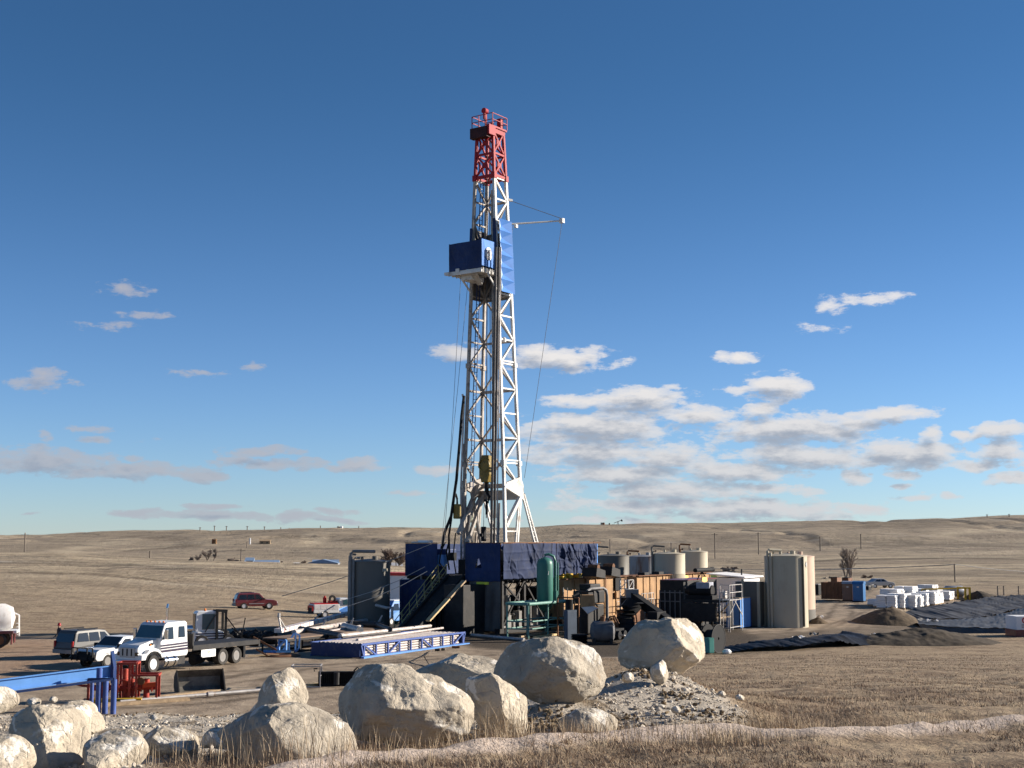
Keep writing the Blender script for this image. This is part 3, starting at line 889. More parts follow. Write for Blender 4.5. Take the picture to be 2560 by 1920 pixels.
boulder('pale sloping slab boulder with gravel on it in the bottom left corner',
        [(205, 1870), (235, 1845), (300, 1830), (320, 1830), (345, 1855), (362, 1878), (355, 1920), (330, 1945), (220, 1950), (200, 1920)],
        10.7, .36, [(.1, -.45, .85, .42), (.8, -.5, -.1, .7)], 97, .05)
boulder('tan boulder with a shadowed underside between slab and broad boulder',
        [(345, 1850), (360, 1828), (420, 1820), (470, 1828), (490, 1850), (492, 1890), (470, 1915), (400, 1920), (350, 1900)],
        11.6, .3, [(.3, -.6, .7, .5), (-.1, -.8, -.55, .35)], 101, .04)
boulder('rounded pale boulder cut by the left edge under the blue beam',
        [(-70, 1760), (-50, 1725), (-10, 1716), (25, 1725), (40, 1750), (35, 1775), (0, 1790), (-50, 1790)],
        12.6, .26, [(.7, -.5, .5, .55)], 103, .035)
boulder('ochre boulder in the bottom left corner of the ground',
        [(-80, 1900), (-40, 1850), (20, 1840), (55, 1865), (75, 1905), (60, 1950), (-60, 1960)],
        10.2, .32, [(.6, -.5, .6, .5)], 107, .05)
boulder('half-buried grey-white boulder at the foot of the gravel slope',
        [(1395, 1815), (1425, 1785), (1470, 1772), (1510, 1780), (1545, 1812), (1548, 1840), (1480, 1850), (1410, 1845)],
        14.2, .3, [(.5, -.5, .7, .5)], 109, .045)
boulder('small tan boulder in the gap left of the broad boulder',
        [(503, 1865), (515, 1830), (545, 1820), (575, 1835), (580, 1865), (560, 1880), (520, 1880)], 12.6, .16, [(.6, -.5, .6, .5)], 113, .05, True)
boulder('angular grey block lying on the dusty slope behind the slab boulder',
        [(370, 1797), (378, 1788), (395, 1784), (404, 1790), (400, 1800), (380, 1802)], 17, .1, [(.5, -.4, .8, .4), (-.7, -.6, .2, .5)], 127, .04, True)
boulder('white-grey rock chunk sticking out of the gravel under the cable-reel boulder',
        [(1625, 1690), (1640, 1655), (1662, 1650), (1672, 1690), (1660, 1712), (1630, 1705)], 16.3, .14, [(.7, -.5, .3, .5)], 131, .06, True)
boulder('small grey rock on the gravel slope below the white-grey chunk',
        [(1555, 1692), (1565, 1680), (1582, 1682), (1586, 1700), (1570, 1708), (1555, 1705)], 15.6, .06, [(.7, -.5, .3, .5)], 137, .06, True)
for i_, (x_, y_, r_, lb) in enumerate([(84, 1757, 17, 'grey stone perched on top of the massive left boulder'), (133, 1750, 11, 'little tan stone on top of the massive left boulder'),
                                   (1850, 1745, 12, 'white stone low on the right end of the gravel slope'), (1805, 1735, 10, 'white stone halfway down the right of the gravel slope'),
                                   (1690, 1775, 13, 'brown flat stone near the grassy foot of the gravel slope'), (455, 1872, 14, 'small stone in the shade beside the tan boulder')]):
    Y_ = 11.6 if x_ < 300 else (12.2 if x_ < 500 else 15)
    boulder(lb, [(x_ - r_, y_), (x_ - r_ * .6, y_ - r_ * .7), (x_ + r_ * .4, y_ - r_ * .8), (x_ + r_, y_ - r_ * .1), (x_ + r_ * .6, y_ + r_ * .7), (x_ - r_ * .7, y_ + r_ * .6)], Y_, r_ / 280, [(.7, -.5, .4, .6)], 140 + i_, .06, True, 'loose stones')

# ---------------------------------------------------------------- gravel and grass
RNG = np.random.default_rng(7)


def stones(name, X, Y, size, m, lift=.25):
    phi_ = (1 + 5 ** .5) / 2
    b = bmesh.new(); bmesh.ops.create_icosphere(b, subdivisions=1, radius=1)
    D = np.array([v.co[:] for v in b.verts]); Fc = np.array([[v.index for v in f.verts] for f in b.faces]); b.free()
    n = len(X)
    S = size[:, None] * RNG.uniform(.55, 1.25, (n, 3)); S[:, 2] *= .75
    J = 1 + RNG.uniform(-.28, .28, (n, len(D)))
    a = RNG.uniform(0, 6.28, n); ca, sa = np.cos(a)[:, None], np.sin(a)[:, None]
    q = D[None] * J[..., None] * S[:, None, :]
    V = np.stack([q[..., 0] * ca - q[..., 1] * sa, q[..., 0] * sa + q[..., 1] * ca, q[..., 2]], -1)
    V[..., 0] += X[:, None]; V[..., 1] += Y[:, None]; V[..., 2] += (zfun(X, Y) + size * lift)[:, None]
    T = Fc[None] + (np.arange(n) * len(D))[:, None, None]
    o = mesh_np(name, V.reshape(-1, 3), None, m, tris=T.reshape(-1, 3), smooth=False)
    tint = np.repeat(RNG.uniform(0, 1, n), len(D))
    attr(o, 'tint', tint)
    return o


def tint_mat(name, stops, rough=.9):
    m = bpy.data.materials.new(name); m.use_nodes = True
    t = m.node_tree; t.nodes.clear(); N = NT(t)
    f = N.n('ShaderNodeAttribute', attribute_name='tint').outputs['Fac']
    r = N.n('ShaderNodeValToRGB', {0: f})
    e = r.color_ramp.elements
    while len(e) < len(stops):
        e.new(.5)
    for k, (p, c) in enumerate(stops):
        e[k].position = p; e[k].color = c + (1,)
    bs = N.n('ShaderNodeBsdfPrincipled', {'Base Color': r.outputs[0], 'Roughness': rough, 'Specular IOR Level': .2})
    N.n('ShaderNodeOutputMaterial', {0: bs.outputs[0]})
    return m


def scatter(n, c0, c1, y0, y1, poly=None, out=None, pw=1.0):
    c = RNG.uniform(c0, c1, n); y = y0 + (y1 - y0) * RNG.uniform(0, 1, n) ** pw
    x = (c - 1280) / 3422 * y
    k = np.ones(n, bool)
    if poly:
        k &= poly_mask(poly, x, y, .3, .8) > .5
    if out:
        for q in out:
            k &= poly_mask(q, x, y, .35, .8) < .5
    return x[k], y[k]


GM = tint_mat('gravel_stones', [(0, (.30, .25, .19)), (.35, (.40, .34, .27)), (.75, (.50, .44, .36)), (1, (.60, .55, .47))])
x1, y1 = scatter(9000, -250, 1900, 9, 24, RUB)
x2, y2 = scatter(4500, -250, 700, 17, 36, RUB)
x3, y3 = scatter(1700, 1480, 1900, 14, 19, RUB)
xs, ys_ = np.concatenate([x1, x2, x3]), np.concatenate([y1, y2, y3])
tag(stones('gravel', xs, ys_, .004 + .030 * RNG.uniform(0, 1, len(xs)) ** 6 + .0003 * ys_, GM), 'loose pale gravel and broken stone around the boulders', 'gravel', kind='stuff')
# crusts of dark soil clods
DM = tint_mat('soil_clods', [(0, (.09, .06, .035)), (.5, (.17, .12, .07)), (1, (.27, .20, .12))])
cx, cy = [], []
for (c_, y_, sc_, n_) in ((1610, 16.8, .16, 120), (1685, 15.9, .10, 60), (1380, 14.3, .34, 420), (1460, 14.6, .3, 300), (1300, 14.0, .2, 120), (480, 27, 2.2, 900), (820, 17, .5, 200), (250, 27, 2.0, 500), (1760, 15.3, .3, 120)):
    cx.append((c_ - 1280) / 3422 * y_ + RNG.normal(0, sc_, n_)); cy.append(y_ + RNG.normal(0, sc_ * .7, n_))
cx, cy = np.concatenate(cx), np.concatenate(cy)
tag(stones('soil_clods', cx, cy, .010 + .02 * RNG.uniform(0, 1, len(cx)) ** 2.5 + .0002 * cy, DM, .5), 'clumps of dark brown soil lying on the pale gravel', 'soil', kind='stuff')


def grass(name, X, Y, H, W, lean, T, m):
    n = len(X)
    z = zfun(X, Y) - .01
    a = RNG.uniform(0, 6.28, n)
    lx, ly = np.cos(a) * lean - .25 * lean, np.sin(a) * lean
    wa = RNG.uniform(-.9, .9, n)
    wx, wy = np.cos(wa) * W / 2, np.sin(wa) * W / 2
    V = np.zeros((n, 5, 3))
    for k, (fr, wd) in enumerate(((0, 1), (0, -1), (.55, .75), (.55, -.75), (1, 0))):
        b = fr ** 1.7
        V[:, k, 0] = X + lx * H * b + wx * wd
        V[:, k, 1] = Y + ly * H * b + wy * wd
        V[:, k, 2] = z + H * fr * np.sqrt(np.maximum(1 - (lean * .8) ** 2, .12)) ** (1 if True else 0)
    base = (np.arange(n) * 5)[:, None]
    q = base + np.array([[0, 1, 3, 2]])
    t = base + np.array([[2, 3, 4]])
    o = mesh_np(name, V.reshape(-1, 3), q, m, tris=t, smooth=True)
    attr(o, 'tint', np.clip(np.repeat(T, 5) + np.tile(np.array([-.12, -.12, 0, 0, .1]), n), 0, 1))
    return o


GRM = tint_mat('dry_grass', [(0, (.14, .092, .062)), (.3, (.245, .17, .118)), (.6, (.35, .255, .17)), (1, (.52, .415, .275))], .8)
PATHQ = [(c, y + .42) for c, y in PATHL] + [(c, y - .34) for c, y in PATHL[::-1]]


def tufts(nt, per, c0, c1, y0, y1, h, out, spread, pw=1.0, wid=.004):
    tx, ty = scatter(nt, c0, c1, y0, y1, None, out, pw)
    dn = 1.5 * fbm(tx * .55, ty * .45, s=91, o=3) + .35 * vnoise(tx * 2.5, ty * 2.5, s=93)
    k = dn > RNG.uniform(-.55, .25, len(tx))
    tx, ty, dn = tx[k], ty[k], dn[k]
    cnt = RNG.integers(int(per * .5), int(per * 1.5), len(tx))
    X = np.repeat(tx, cnt); Y = np.repeat(ty, cnt)
    n = len(X)
    hh = np.repeat(h * RNG.uniform(.5, 1.2, len(tx)), cnt) * RNG.uniform(.45, 1.15, n)
    sp = np.repeat(spread * RNG.uniform(.5, 1.4, len(tx)), cnt)
    tn = np.repeat(np.clip(RNG.normal(.5, .17, len(tx)), 0, 1), cnt) + RNG.normal(0, .13, n)
    X = X + RNG.normal(0, 1, n) * sp; Y = Y + RNG.normal(0, 1, n) * sp
    ln = np.clip(RNG.normal(.72, .25, n), .05, 1.05)
    return X, Y, hh, np.full(n, wid) * RNG.uniform(.7, 1.4, n) * (1 + Y * .035), ln, np.clip(tn, 0, 1)


def cat(*a):
    return [np.concatenate(z) for z in zip(*a)]


G1 = tufts(5200, 13, 380, 2750, 8.6, 15.2, .075, [RUB, PATHQ], .045)
G2 = tufts(9500, 9, 1430, 2900, 14.3, 34, .075, [RUB, PATHQ], .09, 1.2, .004)
G3 = tufts(9500, 7, 1400, 2900, 30, 98, .085, [RUB, PAD], .25, 1.0, .005)
# tall stalks beside the boulders and path
TS = []
for (c_, y_, s_, n_, h_) in ((1270, 13.2, .10, 90, .42), (1215, 13.1, .08, 40, .34), (880, 12.6, .22, 30, .34), (700, 10.9, .35, 130, .40), (640, 10.8, .25, 60, .36), (990, 12.4, .35, 50, .26), (1470, 13.7, .25, 110, .22),
                             (1920, 14.3, .16, 150, .34), (1880, 14.5, .15, 80, .30), (1960, 14.4, .2, 70, .28), (560, 10.6, .3, 30, .3), (1790, 13.2, .25, 220, .22), (1840, 13.1, .2, 160, .2), (800, 11.3, .5, 160, .2), (1120, 12.5, .5, 220, .18), (1400, 13.0, .5, 220, .18), (480, 10.5, .3, 40, .22),
                             (1560, 13.1, .3, 120, .18), (2250, 14.3, .6, 220, .14), (2050, 14.6, .4, 140, .2), (1480, 15.2, .1, 10, .2), (950, 10.5, .6, 200, .16)):
    x_ = (c_ - 1280) / 3422 * y_
    TS.append((x_ + RNG.normal(0, s_, n_), y_ + RNG.normal(0, s_ * .5, n_), h_ * RNG.uniform(.45, 1.15, n_), np.full(n_, .0045), np.clip(RNG.normal(.28, .16, n_), .02, .8), np.clip(RNG.normal(.80, .14, n_), 0, 1)))
grass_all = cat(G1, G2, G3, *TS)
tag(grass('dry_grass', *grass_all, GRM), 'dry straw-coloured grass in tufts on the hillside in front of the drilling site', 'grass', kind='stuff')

# ---------------------------------------------------------------- drilling rig
def axes(deg):
    r = math.radians(deg)
    return Vector((math.cos(r), math.sin(r), 0)), Vector((-math.sin(r), math.cos(r), 0))


def reach(O, d, px):
    """how far to walk from O along d until the column px of the photograph is reached"""
    c = (px - 1280) / 3422
    return (c * O.y - O.x) / (d.x - c * d.y)


RA = 55.0
U, VV = axes(RA)
RO = Vector(((1255 - 1280) / 3422 * 118, 118.0, 0)); RO.z = 0.0
RR = math.radians(RA)


def rz(py, a=0, b=0, px=1250):
    p = RO + U * a + VV * b
    return at(px, py, p.y).z


LA = reach(RO, U, 1488)          # long side
LB = reach(RO, VV, 1018)         # V-door side
FZ0, FZ1 = rz(1444), rz(1438)
WT = rz(1358)
rig = thing('rig_substructure', 'dark steel drilling rig base and raised floor wrapped in blue tarpaulins', 'rig base', RO, RR)
b = MB().bb(0, LA, 0, LB, FZ0 - .25, FZ0 + .12)
for k in range(9):
    a_ = LA * (k + .5) / 9
    b.bb(a_ - .08, a_ + .08, -.05, LB + .05, FZ0 - .55, FZ0 - .26)
b.build('rig_floor', M['dark_steel'], rig)
b = MB()
for bb_ in (.15, 3.0, LB - 3.2, LB - .6):
    b.bb(-.4, LA, bb_, bb_ + .35, 0, .45)
b.build('skid_beam', M['dark_steel'], rig)
for (a_, b_) in ((.25, .2), (3.6, .2), (7.2, .2), (11.0, .2), (LA - .3, .2), (.25, 3.3), (.25, LB - 3), (.25, LB - .3), (LA - .3, LB - .3), (7.2, LB - .3), (7.2, 3.3)):
    MB().bb(a_ - .13, a_ + .13, b_ - .13, b_ + .13, .45, FZ0 - .25).build('post', M['dark_steel'], rig)
b = MB()
for (a0, z0, a1, z1) in ((.3, .6, 3.5, FZ0 - .4), (3.6, FZ0 - .4, 7.1, .6), (7.3, .6, 10.9, FZ0 - .4), (11, FZ0 - .4, LA - .4, .6), (.3, FZ0 - .4, 3.5, 2.2), (3.7, 2.4, 7, 2.4), (7.3, 2.6, 11, 2.6)):
    b.bar((a0, .16, z0), (a1, .16, z1), .14)
b.build('diagonal_brace', M['dark_steel'], rig)
# knee brackets under the overhanging floor edge
b = MB()
for k in range(14):
    a_ = 1 + k * (LA - 1.5) / 13
    b.bar((a_, -.45, FZ0 - .3), (a_, .1, FZ0 - 1.0), .07)
    b.bar((a_, -.5, FZ0 - .3), (a_, .2, FZ0 - .3), .1)
b.build('floor_bracket', M['dark_steel'], rig)
# grey sheet walls
b = MB()
b.grid(lambda u, v: (-.12 + .06 * math.sin(u * 19 + v * 3), .1 + u * 3.3, .2 + v * (FZ0 - .5)), 24, 8)
b.build('wind_sheet', M['tarp_grey'], rig)
b = MB().grid(lambda u, v: (1.0 + u * 3.9, 3.4 + .05 * math.sin(u * 23), .3 + v * (FZ0 - .7)), 20, 6)
b.build('inner_sheet', mat('pale_sheet', (.50, .45, .38), .7, var=.1, scale=.6), rig)
b = MB().bb(1.6, 5.0, LB - 2.5, LB - .2, .4, FZ0 - .6)
b.build('machinery_house', M['dark_steel'], rig)
MB().bb(.5, .62, 3.4, LB - .3, .0, FZ0 - .3).build('shade_panel', M['dark_steel'], rig)  # added dark panel standing in for the deep shade under the floor
b = MB().bb(5.4, 10.0, 3.6, 5.8, .45, 2.9).bb(10.6, 14, 3, 6, .45, 3.6)
b.build('drive_unit', M['dark_steel'], rig, bevel=.1)
b = MB().cyl((.6, 1.2, .5), (.6, 1.2, FZ0 - .3), .22).cyl((.9, 2.2, .5), (.9, 2.2, FZ0 - .3), .12).cyl((3, 1.0, 1.5), (12, 1.0, 1.5), .13)
for k in range(16):
    b.cyl((.5 + k * .9, .5 + (k * 7 % 5) * .2, .3), (.5 + k * .9, .5 + (k * 7 % 5) * .2, 1.2 + (k * 5 % 7) * .4), .07 + .03 * (k % 3))
    b.bb(.9 + k * .85, 1.4 + k * .85, .6, 1.3, .2, .6 + (k * 3 % 5) * .3)
b.cyl((2.0, .9, .4), (2.0, .9, 3.2), .3).cyl((6.3, .8, .4), (6.3, .8, 2.4), .4).cyl((9.2, .9, .5), (9.2, .9, 3.4), .25)
b.build('pipework', M['grey_steel'], rig)
# wrinkled tarpaulin wind walls
rs = np.random.default_rng(4)


def tarp(name, mat_, p0, p1, z0, z1, parent, amp=.09, seed=0, label=None, nx=80, nz=44, sag=.0, hole=None, fold=3.0):
    p0, p1 = Vector(p0), Vector(p1)
    d = p1 - p0
    L = d.length
    nrm = Vector((d.y, -d.x, 0)).normalized()
    us, ws = np.meshgrid(np.linspace(0, 1, nx + 1), np.linspace(0, 1, nz + 1))
    H = z1 - z0
    w = fbm(us * L * .5, ws * H * .35, s=seed, o=3) * 1.1
    cr = np.random.default_rng(seed + 100)
    for k in range(int(L * fold * 1.6)):
        u0, w0, th, ln, hh = cr.uniform(0, L), cr.uniform(0, H), cr.normal(1.35, .35), cr.uniform(.4, 1.7), cr.uniform(.3, 1.0)
        dx, dz = us * L - u0, ws * H - w0
        al = dx * math.cos(th) + dz * math.sin(th); ac = -dx * math.sin(th) + dz * math.cos(th) + .06 * np.sin(al * 4 + k)
        w = w - hh * np.exp(-np.abs(ac) / .09) * np.exp(-(al / ln) ** 2) * cr.choice([1, 1, -1])
    for q_ in (.27, .52, .76):
        w = w - .35 * np.exp(-np.abs(ws - q_ - .02 * np.sin(us * 5)) * H / .05)
    w = w * amp * 1.3 * np.minimum(1, .35 + np.minimum(us, 1 - us) * 6)
    V = np.stack([p0.x + d.x * us + nrm.x * w, p0.y + d.y * us + nrm.y * w, z0 + ws * H - sag * np.sin(us * math.pi) * ws + .06 * (1 - ws) * fbm(us * L * 2, ws * 0, s=seed + 2, o=2)], -1).reshape(-1, 3)
    idx = np.arange(V.shape[0]).reshape(nz + 1, nx + 1)
    q = np.stack([idx[:-1, :-1], idx[:-1, 1:], idx[1:, 1:], idx[1:, :-1]], -1).reshape(-1, 4)
    if hole:
        cu, cw, ru, rw = hole
        c = (idx[:-1, :-1].ravel())
        uu, ww = us.ravel()[c], ws.ravel()[c]
        q = q[~((np.abs(uu - cu) < ru * (1 - (ww - cw + rw) / (2 * rw) * .8)) & (np.abs(ww - cw) < rw))]
    o = mesh_np(name, V, q, mat_, parent)
    md = o.modifiers.new('thickness', 'SOLIDIFY'); md.thickness = .02
    if label:
        o['label'] = label
    return o


b1 = reach(RO, VV, 1168)
b2 = reach(RO, VV, 1098)
tarp('wind_wall', M['tarp'], (-.25, 0, 0), (-.25, b1, 0), FZ0 - .35, WT, rig, .05, 3, 'dark blue tarpaulin wall with a small torn hole', hole=(.62, .46, .10, .13))
tarp('wind_wall', M['tarp_worn'], (LA * .52, -.3, 0), (-.2, -.3, 0), FZ0 - .15, WT, rig, .11, 5, 'sunlit creased blue tarpaulin wall, near half', nx=170, fold=1.6)
tarp('wind_wall', M['tarp_worn'], (LA * .985, -.3, 0), (LA * .525, -.3, 0), FZ0 + .05, WT - .05, rig, .20, 9, 'ragged flapping blue tarpaulin wall, far half', nx=170, fold=3.2, sag=.05, hole=(.45, .5, .018, .3))
tarp('wind_wall', M['tarp_bright'], (LA * 1.0, -.25, 0), (LA * .985, -.3, 0), FZ0 + .3, WT - .1, rig, .03, 12, nx=10)
tarp('wind_wall', M['tarp'], (-.25, b2, 0), (-.25, LB, 0), rz(1443), WT - .05, rig, .05, 15, 'dark blue tarpaulin wall left of the ramp')
tarp('wind_wall', M['tarp'], (LA, LB, 0), (0, LB, 0), FZ0, WT - .1, rig, .08, 19)
tarp('wind_wall', M['tarp'], (LA, 1.5, 0), (LA, LB, 0), FZ0, WT - .1, rig, .08, 21)
b = MB()
b.bar((-.25, -.3, WT + .03), (LA + .5, -.3, WT + .03), .09).bar((-.25, -.3, WT + .02), (-.25, b1, WT + .02), .07).bar((-.25, b2, WT), (-.25, LB, WT), .07)
for k in range(8):
    b.bar((LA * k / 7, .15, FZ0), (LA * k / 7, .15, WT + .15 * (k % 2)), .08)
b.build('wall_frame', M['rust'], rig)
MB().bb(-.3, -.25, 1.2, 2.5, FZ0 - .62, FZ0 - .4).build('warning_strip', mat('safety_yellow', (.62, .60, .04), .4), rig)
MB().bb(LA * .58, LA * .68, -.52, -.34, FZ0 + .0, FZ0 + .13).bb(LA * .74, LA * .84, -.52, -.34, FZ0 + .0, FZ0 + .13).build('warning_strip', M['yellow'], rig)
# sloping pipe ramp, V-door slide and stairs
bw0, bw1 = b1 + .2, b2 - .2
R0 = Vector((-.2, 0, FZ0)); R1 = Vector((-6.6, 0, .55))
b = MB()
b.add([(R0.x, bw0, R0.z), (R0.x, bw1 - 1.0, R0.z), (R1.x, bw1 - 1.0, R1.z), (R1.x, bw0, R1.z), (R0.x, bw0, R0.z - .3), (R0.x, bw1 - 1.0, R0.z - .3), (R1.x, bw1 - 1.0, R1.z - .3), (R1.x, bw0, R1.z - .3)],
      [(0, 1, 2, 3), (7, 6, 5, 4), (0, 4, 5, 1), (1, 5, 6, 2), (2, 6, 7, 3), (3, 7, 4, 0)])
for q in (bw0, bw1 - 1.0):
    b.bar((R0.x, q, R0.z + .1), (R1.x, q, R1.z + .1), .18, .3)
for k in range(4):
    f = .2 + k * .2
    p = R0.lerp(R1, f)
    b.bar((p.x, bw0 + .2, 0), (p.x, bw0 + .2, p.z - .2), .12).bar((p.x, bw1 - 1.2, 0), (p.x, bw1 - 1.2, p.z - .2), .12)
b.build('pipe_ramp', M['dark_steel'], rig)
b = MB().bb(-3.4, -.3, 1.6, bw0 - .25, 0, 4.2)
b.build('ramp_side_box', M['dark_steel'], rig, bevel=.05)
stair = MB()
S0 = Vector((-.2, 0, FZ0)); S1 = Vector((-6.2, 0, .1))
for q in (b2 - .95, b2 - .1):
    stair.bar((S0.x, q, S0.z), (S1.x, q, S1.z), .07, .26)
for k in range(19):
    p = S0.lerp(S1, (k + .5) / 19)
    stair.bb(p.x - .14, p.x + .14, b2 - .95, b2 - .1, p.z - .02, p.z + .02)
st = stair.build('stairway', M['grey_steel'], rig)
hr = MB()
for q in (b2 - .97, b2 - .08):
    hr.bar((S0.x, q, S0.z + 1.05), (S1.x, q, S1.z + 1.05), .055).bar((S0.x, q, S0.z + .55), (S1.x, q, S1.z + .55), .04)
    for k in range(7):
        p = S0.lerp(S1, k / 6)
        hr.bar((p.x, q, p.z), (p.x, q, p.z + 1.05), .05)
hr.build('handrail', M['handrail'], st)
# far end stairs
es = MB()
E0 = Vector((LA + .3, 0, FZ0)); E1 = Vector((LA + 4.4, 0, 2.2))
for q in (.1, 1.0):
    es.bar(E0 + Vector((0, q, 0)), E1 + Vector((0, q, 0)), .07, .24)
for k in range(10):
    p = E0.lerp(E1, (k + .5) / 10)
    es.bb(p.x - .14, p.x + .14, .1, 1.0, p.z - .02, p.z + .02)
es.bb(LA, LA + .4, -.4, 1.4, FZ0 - .1, FZ0)
es = es.build('stairway', M['dark_steel'], rig)
hr = MB()
for q in (.05, 1.05):
    for hh in (.5, 1.0):
        hr.bar(E0 + Vector((0, q, hh)), E1 + Vector((0, q, hh)), .045)
        hr.bar((LA - .4, q - .4, FZ0 + hh), (LA + .4, q - .4, FZ0 + hh), .045)
    for k in range(6):
        p = E0.lerp(E1, k / 5)
        hr.bar((p.x, q, p.z), (p.x, q, p.z + 1.0), .045)
hr.build('handrail', M['dark_steel'], es)
# machinery on the floor
b = MB().bb(7.5, 12.5, 3.0, 6.5, FZ1, FZ1 + 2.0).cyl((7, 3.2, FZ1 + 1.2), (7, 6.4, FZ1 + 1.2), .9, n=16)
b.build('drawworks', M['dark_steel'], rig, bevel=.08)
b = MB().bb(.6, 2.0, b2 - .4, b2 + 1.4, FZ1, FZ1 + 2.2)
b.build('driller_cabin', M['blue'], rig, bevel=.04)
b = MB().bb(-.05, .5, b2 - .55, b2 + .25, FZ1 + .7, FZ1 + 1.7)
b.build('control_panel', M['blue_light'], rig)
b = MB().tube([(0, b2 - .7, FZ1 + 2.8), (-.3, b2 - .4, FZ1 + 1.8), (-.35, b2 - .3, FZ1 + 1.0), (-.1, b2 - .8, FZ1 + .3)], .07)
b.tube([(.2, b2 - 1.0, FZ1 + 3.0), (-.1, b2 - .9, FZ1 + 2), (-.2, b2 - 1.3, FZ1 + .4)], .08).tube([(.3, b2 - 1.6, FZ1 + 3.6), (.1, b2 - 1.5, FZ1 + 1.6), (0, b2 - 1.9, FZ1)], .06)
b.bb(.1, .6, b2 - 1.5, b2 - .9, FZ1 + 1.2, FZ1 + 1.9).bb(.3, .9, b1 + .5, b1 + 1.2, FZ1, FZ1 + 1.3)
b.build('floor_hose', M['black'], rig)
b = MB().bb(.0, .35, LB - 2.4, LB - .5, WT - .02, WT + .12).bb(.3, 1.2, LB - 2.0, LB - 1.0, WT, WT + .25)
b.build('roof_canvas', M['sack'], rig)

# ---- mast
a0 = 3.3
bN = reach(RO + U * a0, VV, 1263); bL = reach(RO + U * a0, VV, 1163)
aR = a0 + reach(RO + U * a0 + VV * bN, U, 1303)
MC = Vector(((a0 + aR) / 2, (bN + bL) / 2, 0))
MW = RO + U * MC.x + VV * MC.y
HA0, HB0 = (aR - a0) / 2, (bL - bN) / 2
mast = thing('drilling_mast', 'tall white lattice drilling mast with a red crown standing on the rig floor', 'drilling mast', MW, RR)
mast.rotation_euler = (Matrix.Rotation(math.radians(-.42), 3, 'Y') @ Matrix.Rotation(RR, 3, 'Z')).to_euler()


def mz(py):
    return at(1225, py, MW.y).z - MW.z


ZB, ZR, ZT = mz(1218), mz(447), mz(335)


def half(z):
    k = (z - ZB) / (ZR - ZB)
    if k > 1:
        t = (z - ZR) / (ZT - ZR)
        return HA0 * (.745 - .10 * t), HB0 * (.485 - .075 * t)
    return HA0 * (1 - .255 * k), HB0 * (1 - .515 * k)


def mc(i, z, o=0):
    ha, hb = half(z)
    sa, sb = {'N': (-1, -1), 'R': (1, -1), 'L': (-1, 1), 'B': (1, 1)}[i]
    return Vector((sa * (ha + o), sb * (hb + o), z))


ZF = FZ1
for i in 'NRLB':
    b = MB()
    zs = [mz(y) for y in (1218, 1160, 1037, 914, 795, 680, 560, 447)]
    for z0, z1 in zip(zs, zs[1:]):
        b.bar(mc(i, z0), mc(i, z1), .25)
    for z in zs[1:-1:2]:
        c = mc(i, z); b.bb(c.x - .2, c.x + .2, c.y - .2, c.y + .2, z - .22, z + .22)
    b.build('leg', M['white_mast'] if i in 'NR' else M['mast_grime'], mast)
    b = MB()
    for z0, z1 in ((ZR, (ZR + ZT) / 2), ((ZR + ZT) / 2, ZT)):
        b.bar(mc(i, z0), mc(i, z1), .24)
    c = mc(i, ZR); b.bb(c.x - .2, c.x + .2, c.y - .2, c.y + .2, ZR - .3, ZR + .25)
    b.build('upper_leg', M['red_mast'], mast)
lev = [mz(y) for y in (1218, 1160, 1098, 1037, 976, 914, 854, 795, 740, 680, 620, 560, 505, 452)]
for (p, q, nm) in (('N', 'R', 'right'), ('L', 'B', 'left')):
    b = MB()
    for k, (z0, z1) in enumerate(zip(lev, lev[1:])):
        s, e = (p, q) if k % 2 else (q, p)
        if k == 0:
            s, e = p, q
            b.bar(mc(p, z1), mc(q, z0), .15)
        else:
            b.bar(mc(s, z0), mc(e, z1), .17)
        b.bar(mc(p, z1), mc(q, z1), .14)
        if k in (1, 5, 9):
            b.bar(mc(p, z0 + .25), mc(q, z0 + .25), .14)
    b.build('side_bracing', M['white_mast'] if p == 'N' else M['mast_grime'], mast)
b = MB()
for k, (z0, z1) in enumerate(zip(lev, lev[1:])):
    s, e = ('R', 'B') if k % 2 else ('B', 'R')
    m_ = (mc('R', z1) + mc('B', z1)) / 2
    if k % 2 == 0:
        b.bar(mc('R', z0), m_, .15).bar(mc('B', z0), m_, .15)
    else:
        m0 = (mc('R', z0) + mc('B', z0)) / 2
        b.bar(m0, mc('R', z1), .15).bar(m0, mc('B', z1), .15)
        b.bar(mc('R', z1), mc('B', z1), .2)
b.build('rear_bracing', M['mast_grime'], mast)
b = MB()
zm = (ZR + ZT) / 2
for p, q in (('N', 'L'), ('N', 'R'), ('L', 'B'), ('R', 'B')):
    for z0, z1 in ((ZR, zm), (zm, ZT)):
        b.bar(mc(p, z0), mc(q, z1), .15).bar(mc(q, z0), mc(p, z1), .15)
        b.bar(mc(p, z0), mc(q, z0), .26 if z0 == ZR else .18)
        g_ = (mc(p, z0) + mc(q, z1)) / 2
        d_ = (mc(q, z0) - mc(p, z0)).normalized()
        b.bar(g_ - d_ * .3, g_ + d_ * .3, .1, .5)
    b.bar(mc(p, ZT - .1), mc(q, ZT - .1), .25)
b.build('crown_bracing', M['red_mast'], mast)
